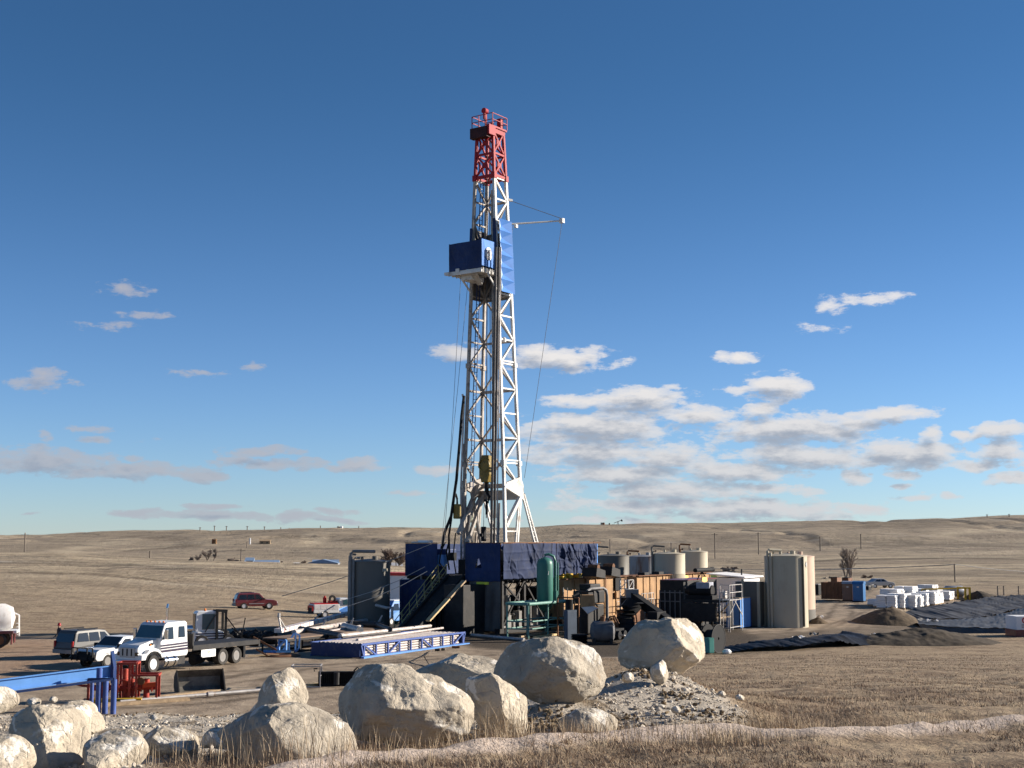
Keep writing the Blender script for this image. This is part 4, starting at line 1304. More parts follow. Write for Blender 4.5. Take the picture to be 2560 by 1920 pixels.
# crown
ha, hb = half(ZT)
b = MB().bb(-ha - .35, ha + .35, -hb - .2, hb + .35, ZT + .25, ZT + .42)
b.bb(-ha - .1, ha + .2, -hb - .1, hb + .1, ZT - .05, ZT + .24)
cp = b.build('crown_platform', M['red_mast'], mast)
b = MB()
for z in (.55, 1.15):
    b.bar((-ha - .35, -hb - .2, ZT + .42 + z), (ha + .35, -hb - .2, ZT + .42 + z), .06).bar((-ha - .35, hb + .35, ZT + .42 + z), (ha + .35, hb + .35, ZT + .42 + z), .06)
    b.bar((-ha - .35, -hb - .2, ZT + .42 + z), (-ha - .35, hb + .35, ZT + .42 + z), .06).bar((ha + .35, -hb - .2, ZT + .42 + z), (ha + .35, hb + .35, ZT + .42 + z), .06)
for k in range(4):
    y_ = -hb - .2 + (2 * hb + .55) * k / 3
    b.bar((-ha - .35, y_, ZT + .42), (-ha - .35, y_, ZT + 1.57), .06).bar((ha + .35, y_, ZT + .42), (ha + .35, y_, ZT + 1.57), .06)
b.build('guard_rail', M['red_mast'], cp)
b = MB().bb(-ha - .95, -ha - .36, -hb + .05, hb + .15, ZT - .75, ZT + .24)
b.build('crown_sheave_guard', mat('crown_panel_paint', (.045, .012, .012), .7, var=.4), mast)
b = MB().bb(-ha - .9, -ha + .1, -hb - .22, -hb - .02, ZT - .55, ZT + .38)
b.build('sheave_cover', M['red_mast'], mast)
b = MB().cyl((-.2, .35, ZT + .42), (-.2, .35, ZT + 2.2), .11).cyl((-.55, .35, ZT + 2.2), (-.1, .35, ZT + 2.2), .27, n=14).bb(-.5, -.2, .25, .45, ZT + 1.4, ZT + 2.2)
b.build('sheave_post', M['red_mast'], mast)
b = MB().bb(ha - .3, ha + .1, -hb + .05, -hb + .5, ZT + .42, ZT + 1.5).cyl((.0, -hb + .7, ZT + .42), (.0, -hb + .7, ZT + 1.0), .16)
b.cyl((-.3, .0, ZT + .5), (.35, .0, ZT + .5), .42, n=16)
b.build('crown_sheave', M['red_mast'], mast)
# base: belt, raker legs and fork
b = MB()
b.bb(-HA0 - .15, -HA0 + .15, -HB0, HB0, ZB + .0, ZB + .4) if False else None
b.bar(mc('R', ZB - .7), mc('B', ZB - .7), .5, .9).bar(mc('R', ZB + .15), mc('B', ZB + .15), .3, .4)
b.build('belt_beam', M['mast_grime'], mast)
b = MB()
for (x_, y_, x2, y2, z2, r_) in ((-1.0, 2.4, -1.2, 2.3, ZB + 4, .09), (-.6, 2.6, -.9, 2.4, ZB + 1, .12), (-1.3, 1.7, -1.5, 2.0, ZB - 1, .10), (.2, 2.5, .1, 2.3, ZB + 2, .08), (-1.6, 2.2, -1.25, 1.6, ZB - 2.5, .14), (1.2, 1.6, -.6, 1.9, ZB - .4, .16), (-1.5, -1.6, -1.35, -1.75, ZB - 1.5, .1)):
    b.cyl((x_, y_, ZF), (x2, y2, z2), r_, n=8)
b.build('floor_pipework', M['grey_steel'], mast)
b = MB()
for y_ in (976, 1098):
    b.bar(mc('L', mz(y_)), mc('B', mz(y_)), .2)
    b.bar(mc('B', mz(y_)), mc('R', mz(y_)), .26)
    b.build('mast_girt', M['mast_grime'], mast); b = MB()
for (x0, y0, z0, x1, y1, z1, w_) in ((.5, HB0 - .35, ZB + .2, -2.5, HB0 - .3, ZB - 4.2, .42), (.9, HB0 - .6, ZB - .7, -1.7, HB0 - .6, ZB - 5.0, .30)):
    MB().bar((x0, y0, z0), (x1, y1, z1), w_, w_ * .8).build('raising_strut', M['mast_grime'], mast)
b = MB()
for o_ in (0, .5):
    b.cyl((-1.5 + o_, HB0 + .15, ZF), (-1.35 + o_, HB0 + .1, ZB + .6), .06, n=6)
for k in range(16):
    z_ = ZF + .4 + k * (ZB - ZF) / 16
    b.cyl((-1.5, HB0 + .14, z_), (-.9, HB0 + .12, z_), .035, n=5)
b.build('lower_ladder', M['galv'], mast)
for s in (-1, 1):
    y_ = s * HB0
    b = MB().prism([(-HA0 - .1, ZB - .1), (-HA0 + .3, ZB + .35), (HA0 - .1, ZB + .9), (HA0 + .35, ZB + .2), (HA0 + .35, ZB - 1.2), (HA0 - .2, ZB - .9)], y_ - .14, y_ + .14)
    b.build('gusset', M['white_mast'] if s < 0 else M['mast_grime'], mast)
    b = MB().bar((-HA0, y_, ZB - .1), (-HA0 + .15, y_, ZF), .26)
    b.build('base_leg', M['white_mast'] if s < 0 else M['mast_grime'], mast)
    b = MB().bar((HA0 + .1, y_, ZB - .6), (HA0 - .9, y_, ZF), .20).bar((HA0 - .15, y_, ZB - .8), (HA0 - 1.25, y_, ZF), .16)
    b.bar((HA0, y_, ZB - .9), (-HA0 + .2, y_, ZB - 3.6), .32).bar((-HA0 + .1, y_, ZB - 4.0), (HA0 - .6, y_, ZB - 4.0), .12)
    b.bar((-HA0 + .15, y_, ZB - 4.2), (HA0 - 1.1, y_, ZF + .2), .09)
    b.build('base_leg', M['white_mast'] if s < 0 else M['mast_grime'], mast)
    b = MB()
    p0 = Vector((HA0 + .3, y_, ZB - .9)); p1 = Vector((HA0 + 3.3, y_, ZF))
    for o_ in (0, .62):
        b.bar(p0 + Vector((o_ * .5, 0, .3)), p1 + Vector((o_, 0, .3)), .15)
    for k in range(15):
        q = p0.lerp(p1, (k + .5) / 15)
        b.bar(q + Vector((0, 0, .3)), q + Vector((.31 + .31 * (k / 15), 0, .3)), .06)
    b.build('raker_leg', M['white_mast'], mast)
MB().bar((HA0 - .6, -HB0, ZF + 1.2), (HA0 + 3.2, -HB0, ZF + 1.2), .09).build('raker_tie', M['white_mast'], mast)
# ladder, rails, standpipe
b = MB()
for z0, z1 in zip(lev, lev[1:]):
    for o_ in (.45, .95):
        p, q = mc('L', z0), mc('L', z1)
        b.bar((p.x + o_ * .9, p.y - .35, z0), (q.x + o_ * .9, q.y - .35, z1), .06)
z = ZB + .1
while z < lev[-1]:
    p = mc('L', z); b.bar((p.x + .39, p.y - .35, z), (p.x + .87, p.y - .35, z), .05); z += .42
b.build('ladder', M['blue'], mast)
b = MB()
for (y_, x_, r_) in ((.42, .35, .05), (.15, .2, .035), (.02, .15, .03), (-.12, .2, .035)):
    b.cyl((x_, y_ * HB0, ZF + 5), (x_ * .6, y_ * HB0 * .5, ZT), r_, n=6)
b.build('drilling_line', M['cable'], mast)
b = MB().cyl((HA0 * .5, .25, ZB + .5), (HA0 * .4, .14, ZR - 1), .16).cyl((HA0 * .5, -.15, ZB + 6), (HA0 * .4, -.1, ZR - 1), .13)
b.build('guide_rail', M['galv'], mast)
p = mc('L', ZB)
b = MB().tube([(p.x - .25, p.y + .2, ZF), (p.x - .25, p.y + .2, ZB), mc('L', mz(1000)) + Vector((-.25, .2, 0)), mc('L', mz(990)) + Vector((-.4, .3, .2))], .10)
b.build('standpipe', M['galv'], mast)
# red-white monkey board: blue tarpaulin box on the open side
zb0, zb1 = mz(690), mz(618)
xm0 = -HA0 - 2.1
xk = -half(zb0)[0]
yb0 = -HB0 * .62; yb1 = reach(RO + U * (MC.x + xm0), VV, 1126) - MC.y
b = MB().bb(xm0, xk, yb0, yb1, zb0 - .05, zb0 + .1)
for k in range(5):
    x_ = xm0 + (xk - xm0) * k / 4
    b.bb(x_ - .06, x_ + .06, yb0 - .03, yb1 + .1, zb0 - .28, zb0 - .06)
for k in range(8):
    x_ = xm0 + .15 + (xk - xm0) * k / 8
    b.bar((x_, yb0 - .05, zb0 - .3), (x_, yb0 - .05, zb0 + .15), .06)
rp = b.build('racking_platform', M['white_mast'], mast)
tb = 'racking_tarp'
tarp(tb, M['tarp'], (xm0, yb0, 0), (xm0, yb1, 0), zb0 + .1, zb1 - .05, rp, .05, 31)
tarp(tb, M['tarp_bright'], (xk - .0, yb0, 0), (xm0, yb0, 0), zb0 + .3, zb1 + .05, rp, .025, 33)
tarp(tb, M['tarp'], (xm0, yb1, 0), (xk, yb1, 0), zb0 + .1, zb1, rp, .05, 35)
ec = Vector(((xm0 + xk) / 2 - .22, yb0 - .11, (zb0 + zb1) / 2 + .12))
b = MB().lathe([(.001, -.02), (.56, -.02), (.56, .0), (.001, .0)], (0, 0, 0), 28, 'y')
em = b.build('emblem', M['plaque'], rp); em.location = ec; em.scale = (.86, 1, 1.08)
b = MB().lathe([(.44, -.03), (.50, -.03), (.50, -.022), (.44, -.022)], (0, 0, 0), 28, 'y')
b.prism([(-.27, -.02), (-.10, .26), (-.02, .10), (-.12, .02)], -.03, -.022).prism([(.02, .16), (.20, .12), (.24, -.14), (.12, -.12), (.13, .02), (.02, .04)], -.03, -.022)
b.prism([(-.20, -.30), (.0, -.16), (.2, -.30)], -.03, -.022)
e2 = b.build('emblem_print', mat('emblem_red_black', (.13, .05, .06), .5, var=.3), rp); e2.location = ec; e2.scale = em.scale
b = MB()
b.bar((xm0 + .8, yb0, zb0 - .2), (xk, yb0 * 1.25, mz(745)), .13).bar((xm0 + .8, yb1 - .6, zb0 - .2), (xk, half(zb0)[1] * 1.0, mz(735)), .13)
b.bb(xm0 - .1, xm0 + .3, yb1 - 1.2, yb1 - .8, zb0 - .1, zb0 + .3).bb(xm0 - .1, xm0 + .25, yb1 + .0, yb1 + .5, zb0 - .15, zb0 + .1)
b.build('platform_strut', M['white_mast'], mast)
MB().bar((xm0 + .3, yb0 + 1.0, zb0 - .3), (xk, .5, zb0 - .9), .5, .12).bb(xm0 + .6, xk + .2, .2, 1.4, zb0 - .7, zb0 - .3).build('finger_board', M['white_mast'], mast)
# wind boards: folded blue sheets on the right face, grey sheets behind
def wind_board(p, q, z0, z1, n, off, m_, name='windbreak', depth=.12, lab=None):
    b = MB(); rows = []
    for k in range(n + 1):
        z = z0 + (z1 - z0) * k / n
        P_, Q_ = mc(p, z), mc(q, z)
        d = (Q_ - P_).normalized(); nr = Vector((d.y, -d.x, 0)) * off
        rows.append((P_ + nr * .16, (P_ + Q_) / 2 + nr * (.16 + (depth if k % 2 else -depth * .2)), Q_ + nr * .16))
    for k in range(n):
        A, B = rows[k], rows[k + 1]
        b.add([A[0], A[1], A[2], B[0], B[1], B[2]], [(0, 1, 3), (1, 4, 3), (1, 2, 5), (1, 5, 4)])
    o = b.build(name, m_, mast)
    md = o.modifiers.new('thickness', 'SOLIDIFY'); md.thickness = .02
    if lab:
        o['label'] = lab
    return o


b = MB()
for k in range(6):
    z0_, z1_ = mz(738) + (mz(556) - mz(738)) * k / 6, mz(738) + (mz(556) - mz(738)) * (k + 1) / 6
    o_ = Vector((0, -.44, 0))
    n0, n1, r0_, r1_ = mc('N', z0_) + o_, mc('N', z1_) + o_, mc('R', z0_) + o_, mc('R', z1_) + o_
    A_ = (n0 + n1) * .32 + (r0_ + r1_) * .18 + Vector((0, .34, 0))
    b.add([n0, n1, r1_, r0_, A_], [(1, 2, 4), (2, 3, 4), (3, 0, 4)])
    f_ = MB().add([n0, n1, A_], [(0, 1, 2)]).build('windbreak_lit_fold', M['tarp_highlight'], mast); f_.modifiers.new('thickness', 'SOLIDIFY').thickness = .02  # highlight on these folds is painted in by a paler colour
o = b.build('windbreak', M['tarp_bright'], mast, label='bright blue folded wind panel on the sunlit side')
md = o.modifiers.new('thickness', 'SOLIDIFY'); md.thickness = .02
wind_board('R', 'B', mz(748), mz(578), 8, 1, M['tarp_grey'], depth=.05)
wind_board('L', 'B', mz(748), mz(572), 8, -1, M['tarp_grey'], depth=.05)
b = MB()
P_, Q_ = mc('L', mz(700)), mc('L', mz(572)); b.bar(P_ + Vector((-.2, .1, 0)), Q_ + Vector((-.2, .1, 0)), .25, .1)
P_, Q_ = mc('N', mz(700)), mc('N', mz(556)); b.bar(P_ + Vector((-.2, .0, 0)), Q_ + Vector((-.2, .0, 0)), .3, .1)
b.build('windbreak_edge', M['tarp'], mast)
# jib with hanging line
pj = mc('R', mz(560)); pt = mc('R', mz(498))
inv = Matrix.Rotation(-RR, 3, 'Z')
tipw = at(1412, 553, MW.y + 2.0) - MW
tip = inv @ tipw
b = MB().cyl(pj + Vector((.1, 0, 0)), tip, .09, .07, 8).bb(tip.x - .18, tip.x + .18, tip.y - .2, tip.y + .2, tip.z - .22, tip.z + .2)
b.bb(pj.x + .5, pj.x + .8, pj.y - .6, pj.y - .35, pj.z - .3, pj.z)
jb = b.build('jib_arm', M['white_mast'], mast)
MB().cyl(pt, tip + Vector((0, 0, .2)), .03, n=5).build('jib_stay', M['cable'], jb)
b = MB().bar(pt, pt + Vector((.55, -.25, -.04)), .22, .2)
b.build('stay_bracket', M['white_mast'], mast)
# floodlights on the mast
for (i, y_, dx) in (('N', 862, .7), ('R', 705, .3)):
    p = mc(i, mz(y_)); MB().lathe([(.05, 0), (.2, .05), (.2, .4), (.1, .5)], (p.x + dx, p.y, p.z), 12).build('floodlight', M['white_dirty'] if i == 'N' else M['black'], mast)
for s, yy in ((-1, -.3), (1, -.3)):
    MB().lathe([(.03, -.12), (.14, -.08), (.14, .08), (.03, .12)], (-.2, s * HB0 * .8, mz(1296)), 10).build('work_lamp', M['lamp_white'], mast)


def mpt(px, py, dy=0.0):
    return at(px, py, MW.y + dy)


# things hanging in the mast
b = MB()
c_ = mpt(1217, 1170, -1)
b.prism([(-.35, -1.3), (-.55, -.6), (-.55, .7), (-.3, 1.15), (.3, 1.15), (.55, .7), (.55, -.6), (.35, -1.3)], -.4, .4)
tb_ = thing('travelling_block', 'dirty yellow travelling block hanging inside the lower mast', 'travelling block', c_, RR - math.pi / 2)
b.build('block_body', M['block_yellow'], tb_, bevel=.06)
for s in (-.2, .2):
    MB().lathe([(.5, -.05), (.62, -.05), (.62, .05), (.5, .05)], (0, s * 2.15, .25), 18, 'y').build('sheave', M['block_yellow'], tb_)
b = MB().cyl((0, 0, -1.3), (0, 0, -2.2), .2).tube([(0, 0, -2.2), (.3, 0, -2.6), (.15, 0, -3.1), (-.25, 0, -2.9)], .12).cyl((.0, 0, -3.0), (0, 0, -4.2), .12)
b.build('hook', M['black'], tb_)
for k, (x0, x1, dy) in enumerate(((1236, 1247, -2.6), (1229, 1240, -2.9), (1243, 1252, -2.2))):
    p0 = mpt(x0 - 2, 1432, dy - .3); p0.z = FZ1 + .02
    o = MB().cyl(p0, mpt(x1, 618, dy), .11 if k < 2 else .06, n=8).build('drill_pipe', M['pipe_dark'] if k != 2 else M['pipe'])
    tag(o, ('dark drill pipe stand leaning in the middle of the mast, nearer the ladder', 'foremost dark drill pipe stand leaning in the open side of the mast', 'pale sunlit drill pipe stand leaning beside two dark ones in the mast')[k], 'drill pipe', 'drill pipe stood in the mast') if False else \
        tag(o, ('middle dark drill pipe of the three stood upright in the mast', 'left dark drill pipe of the three stood upright in the mast', 'right and palest drill pipe of the three stood upright in the mast')[k], 'drill pipe', 'drill pipe stood in the mast')
o = MB().tube([mpt(1160, 990, -2), mpt(1154, 1040, -2.5), mpt(1148, 1120, -2.7), mpt(1141, 1200, -3), mpt(1128, 1290, -3.2), mpt(1112, 1330, -3.4), mpt(1104, 1372, -3.6)], .13, 8).build('rotary_hose', M['black'], smooth=True)
tag(o, 'thick black rotary hose hanging down the left side of the mast', 'hose')
o = MB().tube([mpt(1146, 1262, -3), mpt(1134, 1270, -3), mpt(1128, 1300, -3.3), mpt(1122, 1340, -3.4), mpt(1124, 1400, -3.5)], .09, 8).build('hydraulic_hose', M['black'], smooth=True)
tag(o, 'thinner black hose looping down from the greenish tong', 'hose')
tg = thing('pipe_tong', 'dark greenish power tong hanging left of the mast foot', 'pipe tong', mpt(1143, 1280, -3), RR)
MB().bb(-.3, .3, -.25, .25, -.6, .7).build('tong_body', M['block_yellow'], tg, bevel=.08)
MB().tube([(0, 0, .7), (.1, .1, 1.2), (.3, .4, 1.6)], .1).build('hanger', M['black'], tg)
tg = thing('pipe_tong', 'dark iron tong hanging by the drill pipe above the floor wall', 'pipe tong', mpt(1209, 1325, -2), RR)
MB().bb(-.18, .18, -.18, .18, -1.0, .3).bb(-.5, .1, -.12, .12, -.6, -.3).build('tong_body', M['black'], tg, bevel=.05)
MB().cyl((0, 0, .3), (.05, 0, 2.2), .03, n=5).build('hanger', M['cable'], tg)
o = MB().cyl(mpt(1405, 556, 2), mpt(1311, 1195, 4), .022, n=5).build('hoist_line', M['cable'])
tag(o, 'thin line from the jib tip slanting down to the mast base', 'line')
o = MB().cyl(mpt(1281, 565, 2), mpt(1275, 700, 2), .02, n=5).build('hoist_line', M['cable'])
tag(o, 'short thin line hanging from the inner end of the jib', 'line')
for k, (p, q) in enumerate((((1190, 494, -1), (1103, 1365, -5)), ((1152, 692, -3), (1110, 1360, -4.5)))):
    o = MB().tube([mpt(*p), mpt(p[0] * .45 + q[0] * .55 + 2, p[1] * .45 + q[1] * .55, -3), mpt(*q)], .02, 5).build('tugger_line', M['cable'])
    tag(o, ('thin line from the upper mast down to the left floor wall', 'thin line from the blue platform down to the left floor wall')[k], 'line')
def guy(p, q, lab):
    o = MB().tube([p, p.lerp(q, .33) + Vector((0, 0, -.25)), p.lerp(q, .66) + Vector((0, 0, -.25)), q], .028, 5).build('guy_line', M['rope_pale'])
    tag(o, lab, 'guy line', 'guy lines of the rig')
guy(at(1078, 1360, 118), at(705, 1490, 126), 'uppermost pale guy line across the dark grey tank')
guy(at(1062, 1417, 117), at(855, 1502, 116), 'middle pale guy line crossing in front of the blue container')
guy(at(1068, 1428, 116), at(868, 1516, 114), 'lowest pale guy line crossing in front of the blue container')

# ---------------------------------------------------------------- equipment right of the rig
GA = 60.0
GR = math.radians(GA)
GU, GV = axes(GA)


def spot(px, Y):
    p = col_at(px, Y)
    return p


def dims(px, Y, px_r=None, px_l=None, py_top=None, ang=GA):
    """near corner, then the lengths that reach the given pixel columns on both faces, and the height"""
    O = col_at(px, Y)
    u, v = axes(ang)
    lu = reach(O, u, px_r) if px_r is not None else 2
    lv = reach(O, v, px_l) if px_l is not None else 2
    h = at(px, py_top, Y).z - O.z if py_top is not None else 2
    return O, lu, lv, h


# green separator on its stand
SO, su, sv, sh = dims(1321, 112.0, 1417, 1266, 1510)
sep = thing('gas_separator', 'tall round-topped green vessel standing on a green pipe stand', 'separator', SO, GR)
b = MB().bb(0, su, 0, sv, sh - .10, sh)
for p, q in (((0, 0), (su, 0)), ((0, 0), (0, sv)), ((su, 0), (su, sv)), ((0, sv), (su, sv))):
    b.cyl((p[0], p[1], sh - .02), (q[0], q[1], sh - .02), .13)
b.build('platform', M['green_pale'], sep)
for x_ in (.05, su * .5, su - .1):
    for y_ in (.05, sv - .05):
        MB().cyl((x_, y_, -.1), (x_, y_, sh - .1), .075).build('leg', M['green_pale'], sep)
b = MB()
for z in (.75, 1.35):
    for y_ in (.05, sv - .05):
        b.cyl((0, y_, z), (su, y_, z), .06)
    for x_ in (.05, su - .1):
        b.cyl((x_, 0, z), (x_, sv, z), .06)
b.build('stand_rail', M['green_pale'], sep)
vc = GU
vx = reach(SO + GV * (sv * .5), GU, 1362)
vr = .70
vt = at(1362, 1404, (SO + GU * vx).y).z - SO.z
b = MB().lathe([(vr * .1, sh - .9), (vr * .6, sh - .7), (vr, sh - .25), (vr, vt - .25), (vr * .93, vt), (vr * .75, vt + .2), (vr * .4, vt + .33), (.02, vt + .38)], (vx, sv * .5, 0), 32)
b.build('vessel', M['green'], sep, smooth=True)
b = MB().tube([(vx, sv * .5, vt + .3), (vx, sv * .5, vt + .55), (vx + .2, sv * .5 - .25, vt + .62), (vx + .45, sv * .5 - .6, vt + .45), (vx + .5, sv * .5 - .72, vt), (vx + .5, sv * .5 - .72, sh + .25), (vx + .5, sv * .5 - .72, sh - .3)], .12, 10)
b.cyl((vx + .5, sv * .5 - .72, sh + .9), (vx + .5, sv * .5 - .72, sh + .15), .2)
b.cyl((vx + .85, sv * .5 - .8, sh + .1), (vx + .85, sv * .5 - .8, vt - .1), .07)
b.build('gas_pipe', M['green'], sep, smooth=True)
b = MB().cyl((vx - .45, sv * .5 - .55, vt - 1.1), (vx - .45, sv * .5 - .6, vt - .8), .03).build('gauge', M['white_dirty'], sep)
b = MB()
for s in (0, .4):
    b.cyl((su + .25, .1 + s, .3), (su + .25, .1 + s, sh + 1.1), .035)
z = .5
while z < sh + .2:
    b.cyl((su + .25, .1, z), (su + .25, .5, z), .025); z += .3
b.build('ladder', M['galv'], sep)
# timbers and pipes at its foot
for k, (x0, y0, x1, y1, Y, r, m_, nm, lb) in enumerate(((1180, 1587, 1310, 1598, 108.5, .13, 'galv', 'pipe', 'long grey pipe lying on the dirt between pipe rack and green stand'), (1335, 1592, 1407, 1582, 109, .10, 'ply', 'timber', 'pale new timber lying by the foot of the green stand'), (1300, 1590, 1385, 1578, 110.2, .10, 'wood', 'timber', 'grey weathered timber lying under the green stand'), (1480, 1541, 1500, 1537, 118, .1, 'wood', 'timber', 'short timber lying by the dark horizontal tank'))):
    p, q = col_at(x0, CAMH * 3400 / (y0 - 1350)), col_at(x1, CAMH * 3400 / (y1 - 1350))
    p.z += r; q.z += r
    o = (MB().cyl(p, q, r) if nm == 'pipe' else MB().bar(p, q, r * 2.2, r * 1.6)).build(nm, M[m_])
    tag(o, lb, nm)

# two long tan mud tanks end to end
def mud_tank(lab, px, Y, px_r, py_top, width, zb=.9, npan=6, gaps=(), ang=GA):
    O, lu, lv, h = dims(px, Y, px_r, None, py_top, ang)
    t = thing('mud_tank', lab, 'mud tank', O, math.radians(ang), 'tan mud tanks')
    b = MB().bb(0, lu, 0, width, zb, h)
    b.build('tank_shell', M['tan'], t)
    b = MB().bb(-.1, lu + .1, -.12, .1, zb - .3, zb).bb(-.1, lu + .1, width - .1, width + .12, zb - .3, zb).bb(-.1, lu + .1, -.05, width + .05, 0, .3)
    for k in range(npan + 1):
        b.bb(lu * k / npan - .07, lu * k / npan + .07, -.09, -.004, zb, h - .02)
    b.build('tank_rib', M['tan'], t)
    b = MB().bb(-.05, lu + .05, -.35, .05, h, h + .07).bb(-.05, lu + .05, .4, width, h + .002, h + .06)
    b.build('walkway', M['rust'], t)
    hr = MB()
    for z in (.55, 1.1):
        hr.bar((0, width, h + z), (lu, width, h + z), .05)
    for k in range(9):
        hr.bar((lu * k / 8, width, h), (lu * k / 8, width, h + 1.1), .05)
    return t, lu, h


t1, l1, h1 = mud_tank('long tan mud tank nearest the blue rig floor', 1408, 124.0, 1562, 1449, 2.6, .85)
b = MB().bb(l1 * .32, l1 * .335, -.14, -.095, .85, h1).bb(l1 * .64, l1 * .655, -.14, -.095, .85, h1)
b.build('seam_post', M['rust'], t1)
MB().bb(l1 * .80, l1 * .90, -.20, -.10, h1 - 1.3, h1 - .1).build('control_board', M['black'], t1)
MB().bb(l1 * .80, l1 * .92, -.3, -.10, h1 - 2.0, h1 - 1.45).build('junction_box', M['tan'], t1)
b = MB()
for z in (1.1, 1.65):
    b.bar((l1 * .66, -1.2, z), (l1 * 1.0, -1.2, z), .05)
for k in range(6):
    x_ = l1 * (.66 + .34 * k / 5); b.bar((x_, -1.2, .3), (x_, -1.2, 2.2), .05)
b.bar((l1 * .66, -1.2, 2.2), (l1, -1.2, 2.2), .05)
b.build('guard_rail', M['galv'], t1)
b = MB()
for k, x_ in enumerate((.3, 1.6, 3.4, 5.5, 7.2)):
    b.bb(x_, x_ + .7, .2, .9, h1 + .07, h1 + .3 + .2 * (k % 2))
b.build('hatch_box', M['yellow'], t1)
t2, l2, h2 = mud_tank('long tan mud tank far behind the black shaker, partly in shade', 1590, 141.0, 1772, 1441, 2.6, .7, 12)
b = MB()
for k, x_ in enumerate((2.5, 6.2, 9.5, 12.0)):
    b.bb(x_, x_ + 1.2, .2, 1.0, h2 + .06, h2 + .35)
b.build('hatch_box', M['dark_steel'], t2)
b = MB()
for dx in (-.7, 0, .7):
    b.bar((l2 * .40 + dx, -.7, h2 - 2.6), (l2 * .40, -.5, h2 + .1), .06)
b.build('tripod', M['black'], t2)
MB().lathe([(.02, -.2), (.2, -.15), (.2, .15), (.02, .2)], (l2 * .60, -.5, h2 - .35), 12).build('lamp', M['lamp_amber'], t2)

# four round tanks behind
def round_tank(lab, cpx, Y, wpx, ytop, m_, name='storage_tank', grp='round storage tanks', seams=2, ladder=True, hatch=True, n=48):
    c = col_at(cpx, Y)
    r = wpx / 2 / 3400 * Y
    h = at(cpx, ytop, Y).z - c.z
    t = thing(name, lab, 'tank', c, math.radians(20), grp)
    prof = [(r, 0)]
    for k in range(1, seams + 1):
        z = h * k / (seams + 1)
        prof += [(r, z - .04), (r + .012, z), (r, z + .04)]
    prof += [(r, h - .08), (r + .03, h - .08), (r + .03, h), (r * .6, h + .12), (.05, h + .22)]
    MB().lathe(prof, (0, 0, 0), n).build('tank_shell', m_, t, smooth=True)
    if hatch:
        MB().cyl((r * .2, -r * .3, h + .1), (r * .2, -r * .3, h + .45), .25).build('hatch', m_, t)
        MB().cyl((-r * .4, -r * .2, h + .1), (-r * .4, -r * .2, h + .4), .12).build('vent', m_, t)
    return t, r, h


def side_pipes(t, r, h, ang, m_, n=2, top=.9, w=.10):
    a = math.radians(ang)
    b = MB()
    for k in range(n):
        aa = a + k * .17
        x_, y_ = (r + .14) * math.cos(aa), (r + .14) * math.sin(aa)
        b.tube([(x_, y_, 0), (x_, y_, h + top * (1 - .35 * k)), (x_ * .93, y_ * .93, h + top * (1 - .35 * k) + .1), (x_ * .3, y_ * .3 - .2, h + top * (1 - .35 * k) + .02)] if k == 0 else [(x_, y_, 0), (x_, y_, h + .25), (x_ * .8, y_ * .8, h + .3)], w, 8)
    return b.build('tank_pipe', m_, t)


q = round_tank('dark-looking round tank just right of the rig stairs', 1532, 152, 80, 1389, M['tank_grey'])
side_pipes(*q, 165, M['tank_grey'])
q = round_tank('rust-striped grey round tank between two wider ones', 1608, 158, 74, 1391, mat('blue_grey_tank', (.25, .26, .27), .5, var=.08, dirt=RUST, dirt_amt=.8, streak=True, scale=.5))
side_pipes(*q, 150, M['rust'], 3, .55)
q = round_tank('beige round tank with a sunlit right side, rail on its roof', 1672, 150, 79, 1384, M['tank'])
side_pipes(*q, 165, M['tank_grey'], 2, .75)
q = round_tank('beige round tank with a green sign, farthest right of the four', 1735, 164, 66, 1379, M['tank'])
side_pipes(*q, 150, M['rust'], 3, .8)
MB().bb(-.2, 2.1, -q[1] - .1, -q[1] - .04, q[2] - 3.1, q[2] - 2.75).build('sign_plate', mat('green_sign', (.16, .22, .06), .6), q[0])
q = round_tank('tall beige round tank in front of its pinkish twin', 1963, 128.5, 104, 1389, M['tank'], 'tall_tank', 'tall round tanks on the right', seams=0)
side_pipes(*q, 188, M['tank'], 2, .45, .13)
b = MB()
for k in range(2):
    a_ = math.radians(-72 + k * 0)
    b.bar(((q[1] + .08) * math.cos(a_), (q[1] + .08) * math.sin(a_), .1), ((q[1] + .08) * math.cos(a_), (q[1] + .08) * math.sin(a_), q[2] - .1), .12)
b.build('level_gauge', M['tank_grey'], q[0])
b = MB()
for z in (.9, q[2] - .7):
    a_ = math.radians(-52); b.prism([(0, -.28), (.2, 0), (0, .28), (-.2, 0)], -.02, .02)
b.build('hazard_plate', M['plaque'], q[0]).location = ((q[1] + .03) * math.cos(a_), (q[1] + .03) * math.sin(a_), q[2] - .8)
kids(q[0])[-1].rotation_euler = (0, 0, a_ + math.pi / 2)
q = round_tank('tall pinkish round tank half hidden behind the beige one', 1982, 134.5, 102, 1390, M['tank_pink'], 'tall_tank', 'tall round tanks on the right', seams=0)
MB().lathe([(q[1] + .02, .05), (q[1] + .02, 1.3)], (0, 0, 0), 40).build('shadow_band', M['tank_grey'], q[0], smooth=True)  # shadow at the tank foot, painted as a darker band

